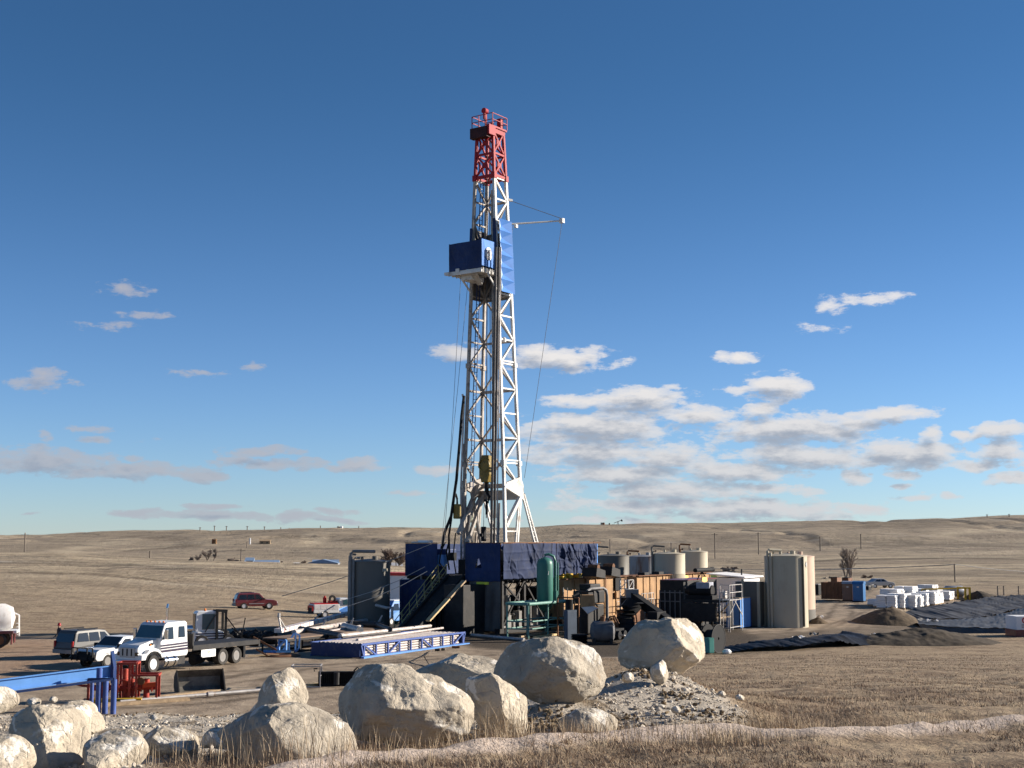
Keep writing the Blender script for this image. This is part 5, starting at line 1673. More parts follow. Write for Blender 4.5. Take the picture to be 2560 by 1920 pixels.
# containers and sheds
def container(name, lab, cat_, px, Y, px_r, px_l, py_top, m_side, m_roof=None, ang=GA, grp=None, ribs=0, over=0.0, roof_t=.08, slope=0.0):
    O, lu, lv, h = dims(px, Y, px_r, px_l, py_top, ang)
    t = thing(name, lab, cat_, O, math.radians(ang), grp)
    b = MB().bb(0, lu, 0, lv, .08, h)
    for k in range(ribs):
        x_ = lu * (k + .5) / ribs; y_ = lv * (k + .5) / ribs
        b.bb(x_ - .05, x_ + .05, -.035, -.004, .15, h - .1).bb(-.035, -.004, y_ - .05, y_ + .05, .15, h - .1)
    b.build('wall', m_side, t, bevel=.02)
    b = MB()
    b.add([(-over, -over, h + .003), (lu + over, -over, h + .003), (lu + over, lv + over, h + slope + .003), (-over, lv + over, h + slope + .003),
           (-over, -over, h + roof_t), (lu + over, -over, h + roof_t), (lu + over, lv + over, h + slope + roof_t), (-over, lv + over, h + slope + roof_t)],
          [(0, 3, 2, 1), (4, 5, 6, 7), (0, 1, 5, 4), (1, 2, 6, 5), (2, 3, 7, 6), (3, 0, 4, 7)])
    b.build('roof', m_roof or m_side, t)
    return t, lu, lv, h


bc = container('blue_container', 'bright blue steel box with a pale top beside the scaffold', 'container', 1846, 124.5, 1873, 1812, 1497, M['blue_light'], M['wood'])
MB().bb(-.05, .02, -.05, .03, 0, bc[3]).bb(bc[1] - .02, bc[1] + .05, -.05, .03, 0, bc[3]).build('corner_post', M['blue'], bc[0])
gc = container('grey_container', 'tall grey steel box between blue box and tall tanks', 'container', 1893, 127.5, 1908, 1836, 1457, M['tank_grey'], ang=56)
MB().bb(-.1, .12, -.12, .1, 0, gc[3] + .05).bb(gc[1] - .1, gc[1] + .1, -.14, .1, 0, gc[3]).bb(-.06, .0, gc[2] * .62, gc[2] * .72, .1, gc[3] + .3).build('frame_post', M['tank'], gc[0])
b = MB().cyl((gc[1] + .5, .1, 0), (gc[1] + .5, .1, gc[3] + .1), .08).cyl((gc[1] + .9, .1, 0), (gc[1] + .9, .1, gc[3] - .4), .06)
b.build('vent_pipe', M['rust'], gc[0])
wb = container('site_office', 'white cabin with a pale flat roof behind the grey box', 'cabin', 1855, 150, 1897, 1775, 1445, M['wall_white'], M['sack'], over=.35, roof_t=.14, slope=.35)
MB().bb(.3, wb[1] - .3, -.03, -.003, 1.2, 2.2).build('dark_window', M['glass'], wb[0])
MB().cyl((wb[1] * .5, wb[2] * .3, wb[3]), (wb[1] * .5, wb[2] * .3, wb[3] + .9), .08).build('roof_vent', M['black'], wb[0])
wt = container('white_trailer', 'white trailer with a red roof edge seen past the dark grey tank', 'trailer', 1046, 165, 1075, 950, 1440, M['wall_white'], M['red_bright'], over=.12, roof_t=.35)
lb_ = container('blue_tank_box', 'dark blue steel box standing behind the pipe ramp', 'container', 1064, 122, 1090, 1000, 1452, M['blue'], ribs=5)
MB().cyl((.6, lb_[2] * .3, lb_[3] + .06), (.6, lb_[2] * .3, lb_[3] + .5), .1).build('vent_pipe', M['grey_steel'], lb_[0])

# shaker / centrifuge stand with scaffold, all dark
CO, cu, cv, ch = dims(1797, 120.5, 1826, 1700, 1500)
cs = thing('centrifuge_stand', 'dark steel stand carrying a black centrifuge in front of the tan tank', 'equipment stand', CO, GR)
MB().bb(0, cu + .2, 0, cv, ch - .25, ch).build('deck', M['dark_steel'], cs)
for x_ in (.1, cu):
    for y_ in (.1, cv * .5, cv - .1):
        MB().bar((x_, y_, 0), (x_, y_, ch - .2), .16).build('leg', M['dark_steel'], cs)
b = MB()
for x_ in (.1, cu):
    b.bar((x_, .2, ch - .4), (x_, cv * .48, .8), .13).bar((x_, cv * .52, .8), (x_, cv - .2, ch - .4), .13)
b.bar((0, .1, 1.2), (cu, .1, 1.2), .12)
b.build('cross_brace', M['wood'], cs)
b = MB().cyl((.7, cv * .25, ch + .75), (.7, cv * .8, ch + .75), .5, n=18).cyl((.7, cv * .8, ch + .75), (.7, cv * .95, ch + .75), .5, .25, 18).bb(.1, 1.4, cv * .2, cv * .9, ch, ch + .35)
b.build('centrifuge', M['black'], cs, bevel=.03)
MB().bb(.15, 1.2, cv * .28, cv * .62, ch + .95, ch + 1.5).build('motor_cover', mat('pale_cover', (.30, .31, .35), .5), cs, bevel=.05)
MB().bb(-.3, .05, cv * .1, cv * .95, ch - 1.9, ch - .3).bb(.4, 1.3, cv * .5, cv * .9, .2, ch - .6).build('collection_hopper', M['dark_steel'], cs)
b = MB()
for (x_, y_) in ((0, 0), (cu + .2, 0), (cu + .2, -.9), (0, -.9)):
    b.bar((x_, y_, 0), (x_, y_, ch + 1.3), .07)
for z in (.4, ch, ch + .65, ch + 1.3):
    b.bar((0, -.9, z), (cu + .2, -.9, z), .055).bar((cu + .2, -.9, z), (cu + .2, 0, z), .055).bar((0, -.9, z), (0, 0, z), .055)
b.bar((0, -.9, ch - 1.2), (cu * .6, -.9, ch), .06).bar((cu + .2, -.9, ch - 1.4), (cu * .4, -.9, ch), .07)
b.bb(0, cu + .2, -.9, 0, ch - .05, ch)
sf = b.build('scaffold', M['galv'], cs)
b = MB()
for z in np.arange(.3, ch, .32):
    b.bar((-.05, -.75, z), (-.05, -.3, z), .035)
b.bar((-.05, -.75, 0), (-.05, -.75, ch + 1), .045).bar((-.05, -.3, 0), (-.05, -.3, ch + 1), .045)
b.build('ladder', M['galv'], cs)
MB().cyl((.3, -.5, ch + .45), (.3, -.25, ch + .45), .34, n=14).build('valve_wheel', M['galv'], cs)
MB().lathe([(.02, -.22), (.22, -.15), (.22, .15), (.02, .22)], (.4, cv * .42, ch + 1.75), 12).build('lamp', M['lamp_amber'], cs)
# black shaker housing in front of the second tank
hs = container('shaker_housing', 'big black machine housing with a maroon top edge beside the centrifuge', 'machine', 1707, 125, 1790, 1648, 1452, M['dark_steel'], M['maroon'])
b = MB()
for k in range(5):
    b.bar((-.1, .3 + k * .5, .2), (-.1, .3 + k * .5, 3.4), .08)
b.bar((-.12, 0, 2.4), (-.12, hs[2], 2.4), .08).bar((-.12, 0, 3.2), (-.12, hs[2], 3.2), .08)
b.build('rail', M['grey_steel'], hs[0])
o = MB().cyl(at(1738, 1426, 122), at(1778, 1424, 126), .2).cyl(at(1778, 1424, 126), at(1782, 1423.5, 126.4), .22).build('feed_pipe', M['black'])
o.parent = hs[0]; o.matrix_parent_inverse = (Matrix.Translation(hs[0].location) @ Matrix.Rotation(GR, 4, 'Z')).inverted()
b = MB()
for dx in (-9, 0, 9):
    b.bar(at(1755 + dx * 1.4, 1450, 123.5), at(1755, 1428, 123.5), .08)
o = b.build('pipe_support', M['black']); o.parent = hs[0]; o.matrix_parent_inverse = (Matrix.Translation(hs[0].location) @ Matrix.Rotation(GR, 4, 'Z')).inverted()

# dark auger conveyor
aug = thing('auger_conveyor', 'black screw conveyor trough sloping down to the right behind the cable-reel boulder', 'conveyor', col_at(1620, 116))
base = aug.location
p, q = at(1578, 1488, 117) - base, at(1668, 1552, 114) - base
b = MB().bar(p, q, .75, .7)
b.build('trough', M['black'], aug)
b = MB().bb(p.x - .5, p.x + .6, p.y - .5, p.y + .6, p.z - .2, p.z + .5)
b.build('inlet_box', M['grey_steel'], aug)
b = MB().bar((p.x + .2, p.y, p.z - .3), (p.x + .6, p.y, 0), .1).bar((q.x - .8, q.y, q.z + .2), (q.x - .9, q.y, 0), .1)
b.build('leg', M['dark_steel'], aug)
# big black rubber chute
ck = thing('rubber_chute', 'bulky black rubber chute hanging from the lattice tower to the ground', 'chute', col_at(1575, 115))
b = MB(); L_ = []
pts = [at(1586, 1508, 115), at(1572, 1525, 114.8), at(1563, 1545, 114.6), at(1566, 1570, 114.4), at(1580, 1590, 114.2)]
b.tube([p - ck.location for p in pts], .72, 14)
b.build('chute_body', M['black'], ck, smooth=True)
b = MB()
for k in range(9):
    f = k / 8 * (len(pts) - 1); i = min(int(f), len(pts) - 2); c = pts[i].lerp(pts[i + 1], f - i) - ck.location
    b.lathe([(.70, -.05), (.80, 0), (.70, .05)], (c.x, c.y, c.z), 14)
b.build('chute_ring', M['black'], ck, smooth=True)
# lattice tower
lt = thing('lattice_tower', 'small steel lattice tower between tan tank and black machines', 'tower', col_at(1570, 120), GR)
hT = at(1570, 1450, 120).z - lt.location.z
b = MB()
for x_ in (0, 1.0):
    for y_ in (0, .8):
        b.bar((x_, y_, 0), (x_, y_, hT), .10)
for k in range(6):
    z0, z1 = hT * k / 6, hT * (k + 1) / 6
    b.bar((0, 0, z0), (1, 0, z1), .06).bar((0, .8, z0), (0, 0, z1), .06).bar((0, 0, z1), (1, 0, z1), .06).bar((0, .8, z1), (0, 0, z1), .06)
b.build('lattice', M['galv'], lt)
b = MB().bb(-.4, 1.6, -.5, 1.0, 2.2, 2.3).bb(.2, 1.2, .0, .9, 2.3, 3.1)
b.build('landing', M['dark_steel'], lt)
b = MB()
for z in (2.8, 3.3):
    b.bar((1.6, -.5, z), (4.2, -.5, z), .05)
for k in range(6):
    b.bar((1.6 + k * .52, -.5, 1.6), (1.6 + k * .52, -.5, 3.3), .05)
b.bb(1.6, 4.2, -.6, .3, 1.6, 1.72)
b.build('side_walkway', M['galv'], lt)
# engine with exhaust in front of tan tank
en = thing('mud_pump_engine', 'black engine with a bent grey exhaust pipe before the tan tank', 'engine', col_at(1478, 117), GR)
b = MB().bb(-.6, 2.6, 0, 1.5, 2.6, 3.7).bb(.2, 2.2, .2, 1.3, 3.7, 4.25).bb(-.5, 2.6, .1, 1.4, .1, 2.5)
b.build('engine_block', M['dark_steel'], en, bevel=.1)
zt = at(1478, 1472, 117).z - en.location.z
b = MB().tube([(-.2, .3, zt - .2), (.3, .2, zt), (1.4, -.4, zt + .02), (1.75, -.5, zt - .15), (1.85, -.55, zt - .6), (1.85, -.55, .4)], .13, 10)
b.build('exhaust_pipe', M['grey_steel'], en, smooth=True)
# tan hopper with v-bottom
hp = thing('mixing_hopper', 'small tan mixing hopper with a V-shaped pale lower half', 'hopper', col_at(1467, 113), 0)
h0, h1_ = at(1467, 1530, 113).z - hp.location.z, at(1467, 1487, 113).z - hp.location.z
b = MB().prism([(-.55, h1_), (.55, h1_), (.62, h0 + .5), (.9, h0 + .35), (0, h0 - .15), (-.55, h0 + .45)], -.6, .6)
b.build('hopper_shell', M['tan'], hp)
MB().prism([(-.5, h0 + .42), (.45, h0 + .5), (.86, h0 + .36), (0, h0 - .12)], -.66, -.61).build('hopper_lip', M['white_dirty'], hp)
b = MB().cyl((-.5, -.4, h1_ + .25), (.55, -.4, h1_ + .3), .08).bar((-.5, -.4, h1_), (-.5, -.4, h1_ + .3), .07).bar((.5, -.4, h1_), (.5, -.4, h1_ + .3), .07)
b.bar((-.6, -.5, 0), (-.55, -.5, h0 + .4), .1).bar((.6, -.5, 0), (.55, -.5, h0 + .2), .1).bar((-.6, .5, 0), (-.55, .5, h0 + .4), .1).bar((.6, .5, 0), (.6, .5, h0 + .3), .1)
b.build('hopper_frame', M['dark_steel'], hp)
# horizontal dark tank
ht = thing('cylindrical_tank', 'dark grey cylindrical tank lying on a skid behind the boulders', 'tank', col_at(1473, 106.5), 0)
b = MB().lathe([(.05, 0), (.55, .08), (.78, .25), (.8, .4), (.8, 1.55), (.78, 1.75), (.5, 1.9), (.05, 1.95)], (-.0, 0, 1.0), 24, 'x')
b.v = [(x, y, z) for x, y, z in b.v]
o = b.build('tank_shell', mat('grime_grey', (.12, .115, .115), .5, var=.3), ht, smooth=True)
b = MB().bb(.2, .45, -.7, .7, 0, .5).bb(1.5, 1.75, -.7, .7, 0, .5).bb(-.1, 2.1, -.75, -.6, 0, .15)
b.build('saddle', M['dark_steel'], ht)
b = MB().cyl((1.0, 0, 1.75), (1.0, 0, 2.15), .2).tube([(1.4, -.2, 1.7), (1.5, -.2, 2.1), (1.9, -.3, 2.2), (2.2, -.4, 1.6)], .08)
b.build('valve', M['rust'], ht)
o = kids(ht)[0]; o.location = (-1.0 + 1.0, 0, 0)
# grey box tank left of it
gb = container('water_tank', 'dark blue-grey upright tank beside the green stand ladder', 'tank', 1418, 109.5, 1441, 1409, 1528, mat('slate_paint', (.06, .08, .11), .5, var=.2), ang=35)
MB().cyl((.5, .4, gb[3]), (.5, .4, gb[3] + .9), .3, n=12).tube([(.6, -.1, gb[3] + .6), (.3, -.3, gb[3] + 1.2), (.9, -.3, gb[3] + 1.4)], .1).build('valve', M['black'], gb[0])
# pump manifold beneath
pm = thing('mud_pump', 'black mud pump in the shade between lattice tower and boulder', 'pump', col_at(1537, 108), GR)
b = MB().bb(0, 1.6, 0, 1.2, .2, 1.1).cyl((.2, -.3, .6), (.2, 1.4, .6), .35, n=14).cyl((1.2, -.3, .6), (1.2, 1.4, .6), .35, n=14)
b.build('pump_body', M['black'], pm, bevel=.05)
MB().bar((-.6, -.8, .7), (1.0, -1.0, .2), .5, .08).build('step_plate', M['galv'], pm)
# more plant packed around the tan tanks
def unit(nm, lab, px, Y, parts, ang=GR, zoff=0.0):
    t = thing(nm, lab, nm.replace('_', ' '), col_at(px, Y), ang)
    t.location.z += zoff
    for (pn, m_, b_) in parts:
        b_.build(pn, M[m_], t)
    return t


unit('shale_shaker', 'dark shale shaker sitting on the tan mud tank beside the rig stairs', 1528, 126.5, [('shaker_body', 'dark_steel', MB().prism([(0, .2), (1.9, .0), (1.9, .7), (.2, 1.0)], 0, 1.5)), ('motor', 'rust', MB().cyl((.9, .2, 1.0), (.9, 1.2, 1.0), .28, n=14))], zoff=4.55)
unit('shale_shaker', 'second dark shale shaker on the tan mud tank, behind the bent exhaust pipe', 1490, 124.5, [('shaker_body', 'dark_steel', MB().prism([(0, .2), (1.9, .0), (1.9, .7), (.2, 1.0)], 0, 1.5)), ('motor', 'rust', MB().cyl((.9, .2, 1.0), (.9, 1.2, 1.0), .28, n=14))], zoff=4.5)
b = MB(); b2 = MB()
for k in range(7):
    b.bar((k * .8, 0, 0), (k * .8, 0, 2.6), .07)
for z in (1.0, 1.6, 2.2, 2.6):
    b.bar((0, 0, z), (4.8, 0, z), .055)
b2.bb(0, 4.8, .05, 1.0, 1.0, 1.1).bb(.3, 1.3, .2, .9, 1.1, 2.0).bb(2.2, 3.4, .2, .9, .1, .95)
unit('pipe_walkway', 'rusty railed walkway with pumps below the far tan mud tank', 1610, 124, [('railing', 'grey_steel', b), ('deck', 'rust', b2)])
b = MB()
for k in range(5):
    b.tube([(k * .7, 0, .2), (k * .7, 0, 1.1 + .3 * (k % 2)), (k * .7 + .2, -.3, 1.4 + .3 * (k % 2)), (k * .7 + .5, -.5, .9)], .11, 8)
    b.cyl((k * .7 - .18, 0, .7), (k * .7 + .18, 0, .7), .22, n=12)
unit('valve_manifold', 'row of dark valves and bent pipes low before the tan mud tank', 1512, 113, [('valves', 'rust', b), ('base', 'dark_steel', MB().bb(-.4, 3.6, -.7, .4, 0, .2))])
b = MB().bb(0, 3.0, 0, 1.2, .3, 1.5).bb(.4, 2.2, .15, 1.05, 1.5, 2.1)
unit('diesel_generator', 'black generator set on a skid under the sloping screw conveyor', 1640, 113, [('generator_body', 'black', b), ('radiator_grille', 'grey_steel', MB().bb(-.04, .0, .15, 1.05, .5, 1.4)), ('skid', 'rust', MB().bb(-.2, 3.2, -.1, 1.3, 0, .28))])
b = MB()
for k in range(6):
    b.lathe([(.55, -.06), (.68, 0), (.55, .06)], (0, 0, .1 + k * .12), 22)
unit('hose_coil', 'coiled black hoses stacked near the dark horizontal tank', 1447, 107, [('coil', 'black', b)])
b = MB().bar((0, 0, 0), (0, 0, 3.2), .1).bar((0, 2.0, 0), (0, 2.0, 3.2), .1).bar((0, 0, 3.2), (0, 2, 3.2), .12).bar((0, 0, 1.6), (0, 2, 1.6), .08).bar((0, 0, 0), (0, 2, 1.6), .06)
unit('steel_trestle', 'thin rusty trestle standing left of the tan mixing hopper', 1446, 115, [('trestle_bar', 'rust', b)])
b = MB().bb(0, 2.2, 0, 1.6, 0, 1.9).bb(-.05, 2.25, -.05, 1.65, 1.9, 2.0)
unit('tool_house', 'small rust-brown steel box in front of the tan mud tank end', 1583, 118.5, [('wall', 'rust', b), ('door', 'dark_steel', MB().bb(-.03, -.003, .3, 1.2, .1, 1.7))])
# cable reel and green box
rl = thing('cable_reel', 'large black cable reel standing on edge by the liner', 'cable reel', col_at(1779, 99.0), math.radians(52))
R_ = 1.0
MB().lathe([(.1, -.04), (R_, -.04), (R_, .04), (.1, .04)], (0, -.40, R_), 36, 'y').build('flange', M['black'], rl)
MB().lathe([(.1, -.04), (R_, -.04), (R_, .04), (.1, .04)], (0, .45, R_), 36, 'y').build('flange', M['black'], rl)
MB().lathe([(.62, -.36), (.62, .41)], (0, 0, R_), 30, 'y').build('drum', M['dark_steel'], rl)
b = MB()
for o_ in (-.445, .495):
    b.lathe([(R_ - .03, -.015), (R_ + .02, -.015), (R_ + .02, .015), (R_ - .03, .015)], (0, o_, R_), 36, 'y')
b.build('rim', M['dark_steel'], rl)
container('green_cabinet', 'small teal metal cabinet in front of the cable reel', 'cabinet', 1769, 97.5, 1781, 1756, 1598, M['teal'], ang=25)
rk = MB().lathe([(.02, 0), (.3, .03), (.34, .15), (.2, .3), (.02, .33)], (0, 0, 0), 10).build('bucket_lid', M['plaque']); rk.location = col_at(1812, 98.0)
tag(rk, 'white rounded bucket lying on the grass right of the cable reel', 'bucket')

# ---------------------------------------------------------------- far right: toilets, skip, pallets, pit
sk = thing('waste_skip', 'rusty brown open waste skip left of the portable toilets', 'skip', col_at(2100, 172), math.radians(62))
O, lu, lv, h = dims(2100, 172, 2114, 2051, 1456, 62)
b = MB().bb(0, .12, 0, lv, .2, h).bb(lu - .12, lu, 0, lv, .2, h).bb(.12, lu - .12, 0, .12, .2, h).bb(.12, lu - .12, lv - .12, lv, .2, h).bb(.12, lu - .12, .12, lv - .12, .2, .35)
b.build('skip_body', M['brown'], sk)
b = MB()
for k in range(6):
    b.bb(-.08, 0, lv * k / 5 - .06, lv * k / 5 + .06, .2, h)
b.build('rib', M['rust'], sk)
for k, (px, m_, lb, Y) in enumerate(((2128, 'toilet_brown', 'brown portable toilet between the rusty skip and the blue toilet', 171), (2154, 'toilet_blue', 'blue portable toilet with a rounded roof, right of the brown one', 169))):
    t = thing('portable_toilet', lb, 'portable toilet', col_at(px, Y), math.radians(62), 'portable toilets')
    hh = at(px, 1460, Y).z - t.location.z
    MB().bb(0, 1.3, 0, 1.3, .12, hh).build('cabin', M[m_], t, bevel=.05)
    MB().bb(-.04, 1.34, -.04, 1.34, 0, .12).build('base', M['black'], t)
    MB().prism([(-.05, hh), (1.35, hh), (1.2, hh + .25), (.65, hh + .36), (.1, hh + .25)], -.05, 1.35).build('roof', M[m_] if k else M['silver'], t)
    MB().bb(-.045, -.003, .18, 1.12, .25, hh - .12).build('door', M[m_], t, bevel=.015)
    MB().bb(-.055, -.003, .5, .75, hh - .45, hh - .3).build('vent_panel', M['silver'], t)
for k, (px, w, Y, y0, lb) in enumerate(((2043, 18, 185, 1462, 'black bin seen between the pink tank and the rusty skip'), (2168, 14, 200, 1466, 'black bin right behind the blue toilet'), (2176, 12, 210, 1463, 'second black bin farther behind the blue toilet'))):
    t = container('rubbish_bin', lb, 'bin', px, Y, px + w * .5, px - w * .5, y0, M['black'], M['grey_steel'], grp='black bins')
for k, (px, Y) in enumerate(((2090, 236), (2118, 240))):
    t = container('equipment_crate', ('dark low crate far behind the skip, left one', 'dark low crate far behind the skip, right one')[k], 'crate', px, Y, px + 10, px - 16, 1444 + k, M['brown'], M['black'], grp='dark crates behind the skip')

# sacks on pallets
PAL = [(2245, 1478, 1516, 165), (2264, 1477, 1500, 176), (2240, 1493, 1524, 160), (2262, 1490, 1524, 161), (2283, 1472, 1513, 172), (2316, 1476, 1500, 185), (2290, 1493, 1527, 158), (2303, 1496, 1525, 159), (2318, 1489, 1518, 162),
       (2338, 1486, 1514, 164), (2350, 1488, 1512, 165), (2344, 1475, 1492, 190), (2375, 1484, 1503, 172), (2216, 1501, 1516, 162), (2333, 1465, 1484, 192), (2365, 1483, 1502, 169), (2232, 1507, 1520, 157)]
proto = {}


def pallet(nl):
    t = thing('sack_pallet', '', 'pallet of sacks', (0, 0, 0), 0, 'pallets stacked with white sacks')
    b = MB()
    for k in range(4):
        b.bb(k * .36, k * .36 + .12, 0, 1.2, .0, .10)
    b.bb(0, 1.2, 0, 1.2, .10, .14)
    b.build('pallet_base', M['wood'], t)
    b = MB(); rs = random.Random(nl)
    for k in range(nl):
        z = .14 + k * .17
        for (x0, y0, x1, y1) in ((.0, 0, .4, .6), (.4, 0, .8, .6), (.8, 0, 1.2, .6), (0, .6, .4, 1.2), (.4, .6, .8, 1.2), (.8, .6, 1.2, 1.2)):
            j = rs.uniform(-.03, .03); i_ = rs.uniform(-.03, .03)
            b.bb(x0 + j + .01, x1 + j - .01, y0 + i_ + .01, y1 + i_ - .01, z + .004, z + .165)
    b.build('sacks', M['sack'], t, bevel=.035)
    return t


PLAB = ['white sack pile, tallest in the far left end of the rows', 'white sack pile in the far row, second from the left', 'white sack pile at the left front of the rows', 'white sack pile behind the dirt mound, second in front', 'white sack pile standing highest in the back row',
        'grey-shaded sack pile with a rounded top beyond the tall pile', 'broad white sack pile leaning to the liner edge', 'white sack pile tight against the broad one by the liner', 'tall bright white sack pile in the middle of the front row', 'white sack pile right of the tall bright one',
        'white sack pile fourth from the right along the liner', 'small white sack pile half hidden in the far row', 'low white sack pile in front of the white cylinder tank', 'low grey sack pile at the left foot of the rows', 'farthest white sack pile with the pole beside it', 'white sack pile just left of the cylinder tank', 'single layer white sack pile next to the dirt mound']
for k, (px, yt, yb, Y) in enumerate(PAL):
    loc = ground(px, yb)
    hgt = max(.4, at(px, yt, loc.y).z - loc.z)
    nl = max(2, min(14, round((hgt - .14) / .17)))
    t = dup(proto[nl]) if nl in proto else pallet(nl)
    proto.setdefault(nl, t)
    t.location = loc; t.rotation_euler = (0, 0, math.radians(58 + (k * 37 % 11) - 5)); t['label'] = PLAB[k]
    t.scale = (1.85, 1.85, 1.18)
t = thing('fuel_tank', 'white cylindrical tank lying behind the sack pallets', 'tank', col_at(2380, 174), math.radians(10))
t.scale = (.72, .8, .85)
MB().lathe([(.05, -1.9), (.6, -1.8), (.8, -1.5), (.8, 1.5), (.6, 1.8), (.05, 1.9)], (0, 0, 1.1), 24, 'x').build('tank_shell', M['silver'], t, smooth=True)
MB().bb(-1.3, -1.1, -.6, .6, 0, .5).bb(1.1, 1.3, -.6, .6, 0, .5).build('saddle', M['grey_steel'], t)
t = thing('loading_frame', 'yellow steel frame standing by the white cylinder tank', 'frame', col_at(2408, 171), math.radians(8))
hh = at(2408, 1470, 171).z - t.location.z
b = MB().bar((0, 0, 0), (0, 0, hh), .2).bar((.6, 0, 0), (.6, 0, hh), .2).bar((-5.5, .4, hh - .15), (.7, 0, hh), .18).bar((-5.5, .4, 0), (-5.5, .4, hh - .15), .15).bar((.0, 2, 0), (0, 2, hh), .2).bar((0, 0, hh), (0, 2, hh), .2)
b.build('frame_bar', M['yellow'], t)


def mound(name, lab, px0, px1, Y, ypk, dep, m_, seed, cat_='mound', skew=.5, n=70):
    xa, xb = (px0 - 1280) / 3422 * Y, (px1 - 1280) / 3422 * Y
    cx = (xa + xb) / 2
    base = zg(cx, Y)
    h = at((px0 + px1) / 2, ypk, Y).z - base
    us, ws = np.meshgrid(np.linspace(-1, 1, n), np.linspace(-1, 1, n // 2))
    X = cx + us * (xb - xa) / 2; YY = Y + ws * dep
    rr = np.sqrt((np.where(us < skew * 2 - 1, (us - (skew * 2 - 1)) / (skew * 2), (us - (skew * 2 - 1)) / (2 - skew * 2))) ** 2 + ws ** 2)
    prof = np.clip(1 - rr, 0, 1) ** .8
    Z = zfun(X, YY) - .12 + prof * h + (prof > .02) * prof ** .5 * (fbm(X * .9, YY * .9, s=seed, o=5, g=.55) * .22 * min(1, h))
    V = np.stack([X, YY, Z], -1).reshape(-1, 3)
    V[:, 0] -= cx; V[:, 1] -= Y; V[:, 2] -= base
    idx = np.arange(len(V)).reshape(n // 2, n)
    q = np.stack([idx[:-1, :-1], idx[:-1, 1:], idx[1:, 1:], idx[1:, :-1]], -1).reshape(-1, 4)
    o = mesh_np(name, V, q, m_)
    o.location = (cx, Y, base)
    return tag(o, lab, cat_, 'mounds of dug earth')


mound('dirt_mound', 'brown earth mound in front of the white sack pallets', 2120, 2300, 134, 1512, 4.5, M['dirt'], 3, skew=.58)
mound('dirt_mound', 'long dark earth bank between the grass and the pit', 2040, 2500, 108.5, 1566, 4.2, M['dirt_dark'], 7, skew=.55, n=110)
mound('dirt_mound', 'rounded dark earth heap behind the yellow frame', 2412, 2500, 172, 1473, 4.0, M['dirt_dark'], 9, skew=.3)
mound('dirt_mound', 'low brown spoil heap by the foot of the pinkish tall tank', 2008, 2070, 133, 1541, 1.5, M['dirt'], 12)

# lined pit
def liner_mat():
    m = bpy.data.materials.new('pit_liner_plastic'); m.use_nodes = True
    t = m.node_tree; t.nodes.clear(); N = NT(t)
    tc = N.n('ShaderNodeTexCoord').outputs['Object']
    n1 = N.noise(tc, .5, 5, .6)
    c = N.mix(N.lin(n1, .35, .65), (.05, .048, .047), (.10, .096, .092))
    dn = N.noise(N.vec('MULTIPLY', tc, (.35, .15, .6)), 2.0, 6, .7)
    c = N.mix(N.math('MULTIPLY', N.step(dn, .55, .7), .4), c, (.16, .145, .13))
    bs = N.n('ShaderNodeBsdfPrincipled', {'Base Color': c, 'Roughness': .55, 'Specular IOR Level': .25})
    N.n('ShaderNodeOutputMaterial', {0: bs.outputs[0]})
    return m


M['liner'] = liner_mat()
pit = thing('lined_pit', 'large pit lined with wrinkled black plastic at the right edge', 'pit', (0, 0, 0))


def sheet(name, rows, m_, parent, nu=120, nv=24, wr=.10, seed=0, fq=.9, dirv=(1, .35)):
    """rows: list of edge polylines (far to near), each a list of world points, blended in between"""
    def sample(pl, u):
        f = u * (len(pl) - 1); i = min(int(f), len(pl) - 2)
        return pl[i].lerp(pl[i + 1], f - i)
    V = []
    for j in range(nv + 1):
        g = j / nv * (len(rows) - 1); r = min(int(g), len(rows) - 2)
        for i in range(nu + 1):
            V.append(sample(rows[r], i / nu).lerp(sample(rows[r + 1], i / nu), g - r)[:])
    V = np.array(V)
    s_ = V[:, 0] * dirv[0] + V[:, 1] * dirv[1]
    V[:, 2] += wr * (np.abs(fbm(s_ * fq, V[:, 1] * .08, s=seed, o=4, g=.6)) * 2.2 + fbm(V[:, 0] * .4, V[:, 1] * .4, s=seed + 3, o=2))
    idx = np.arange(len(V)).reshape(nv + 1, nu + 1)
    q = np.stack([idx[:-1, :-1], idx[:-1, 1:], idx[1:, 1:], idx[1:, :-1]], -1).reshape(-1, 4)
    return mesh_np(name, V, q, m_, parent)


far_ = [at(2222, 1545, 146), at(2290, 1522, 152), at(2380, 1508, 158), at(2480, 1493, 163), at(2560, 1489, 166), at(2700, 1486, 168)]
mid_ = [at(2240, 1556, 143), at(2300, 1552, 144), at(2400, 1546, 146), at(2480, 1541, 148), at(2560, 1519, 155), at(2700, 1505, 158)]
ner_ = [at(2296, 1560, 128), at(2340, 1566, 124.3), at(2400, 1570, 122), at(2480, 1573, 120.4), at(2560, 1575, 119.4), at(2700, 1578, 118)]
sheet('pit_wall', [far_, mid_], M['liner'], pit, 150, 30, .17, 3, .8)
sheet('pit_wall', [[p + Vector((0, 0, -.05)) for p in mid_], ner_], M['liner'], pit, 150, 20, .12, 5, .7)
outer = [p + Vector((0, -1.4, -.7)) for p in ner_]
sheet('pit_rim', [ner_, outer], M['liner'], pit, 150, 8, .10, 8)
sheet('pit_rim', [[p + Vector((0, 1.6, -1.0)) for p in far_], far_], M['liner'], pit, 150, 8, .1, 9)
b = MB().add([tuple(at(2452, 1546, 147.5)), tuple(at(2500, 1545.5, 147.6)), tuple(at(2720, 1546, 148)), tuple(at(2720, 1508, 157)), tuple(at(2560, 1522, 154)), tuple(at(2500, 1536, 150))], [(0, 1, 2, 3, 4, 5)])
b.build('ice_sheet', mat('pale_ice', (.60, .60, .62), .25, var=.15, scale=.3), pit)
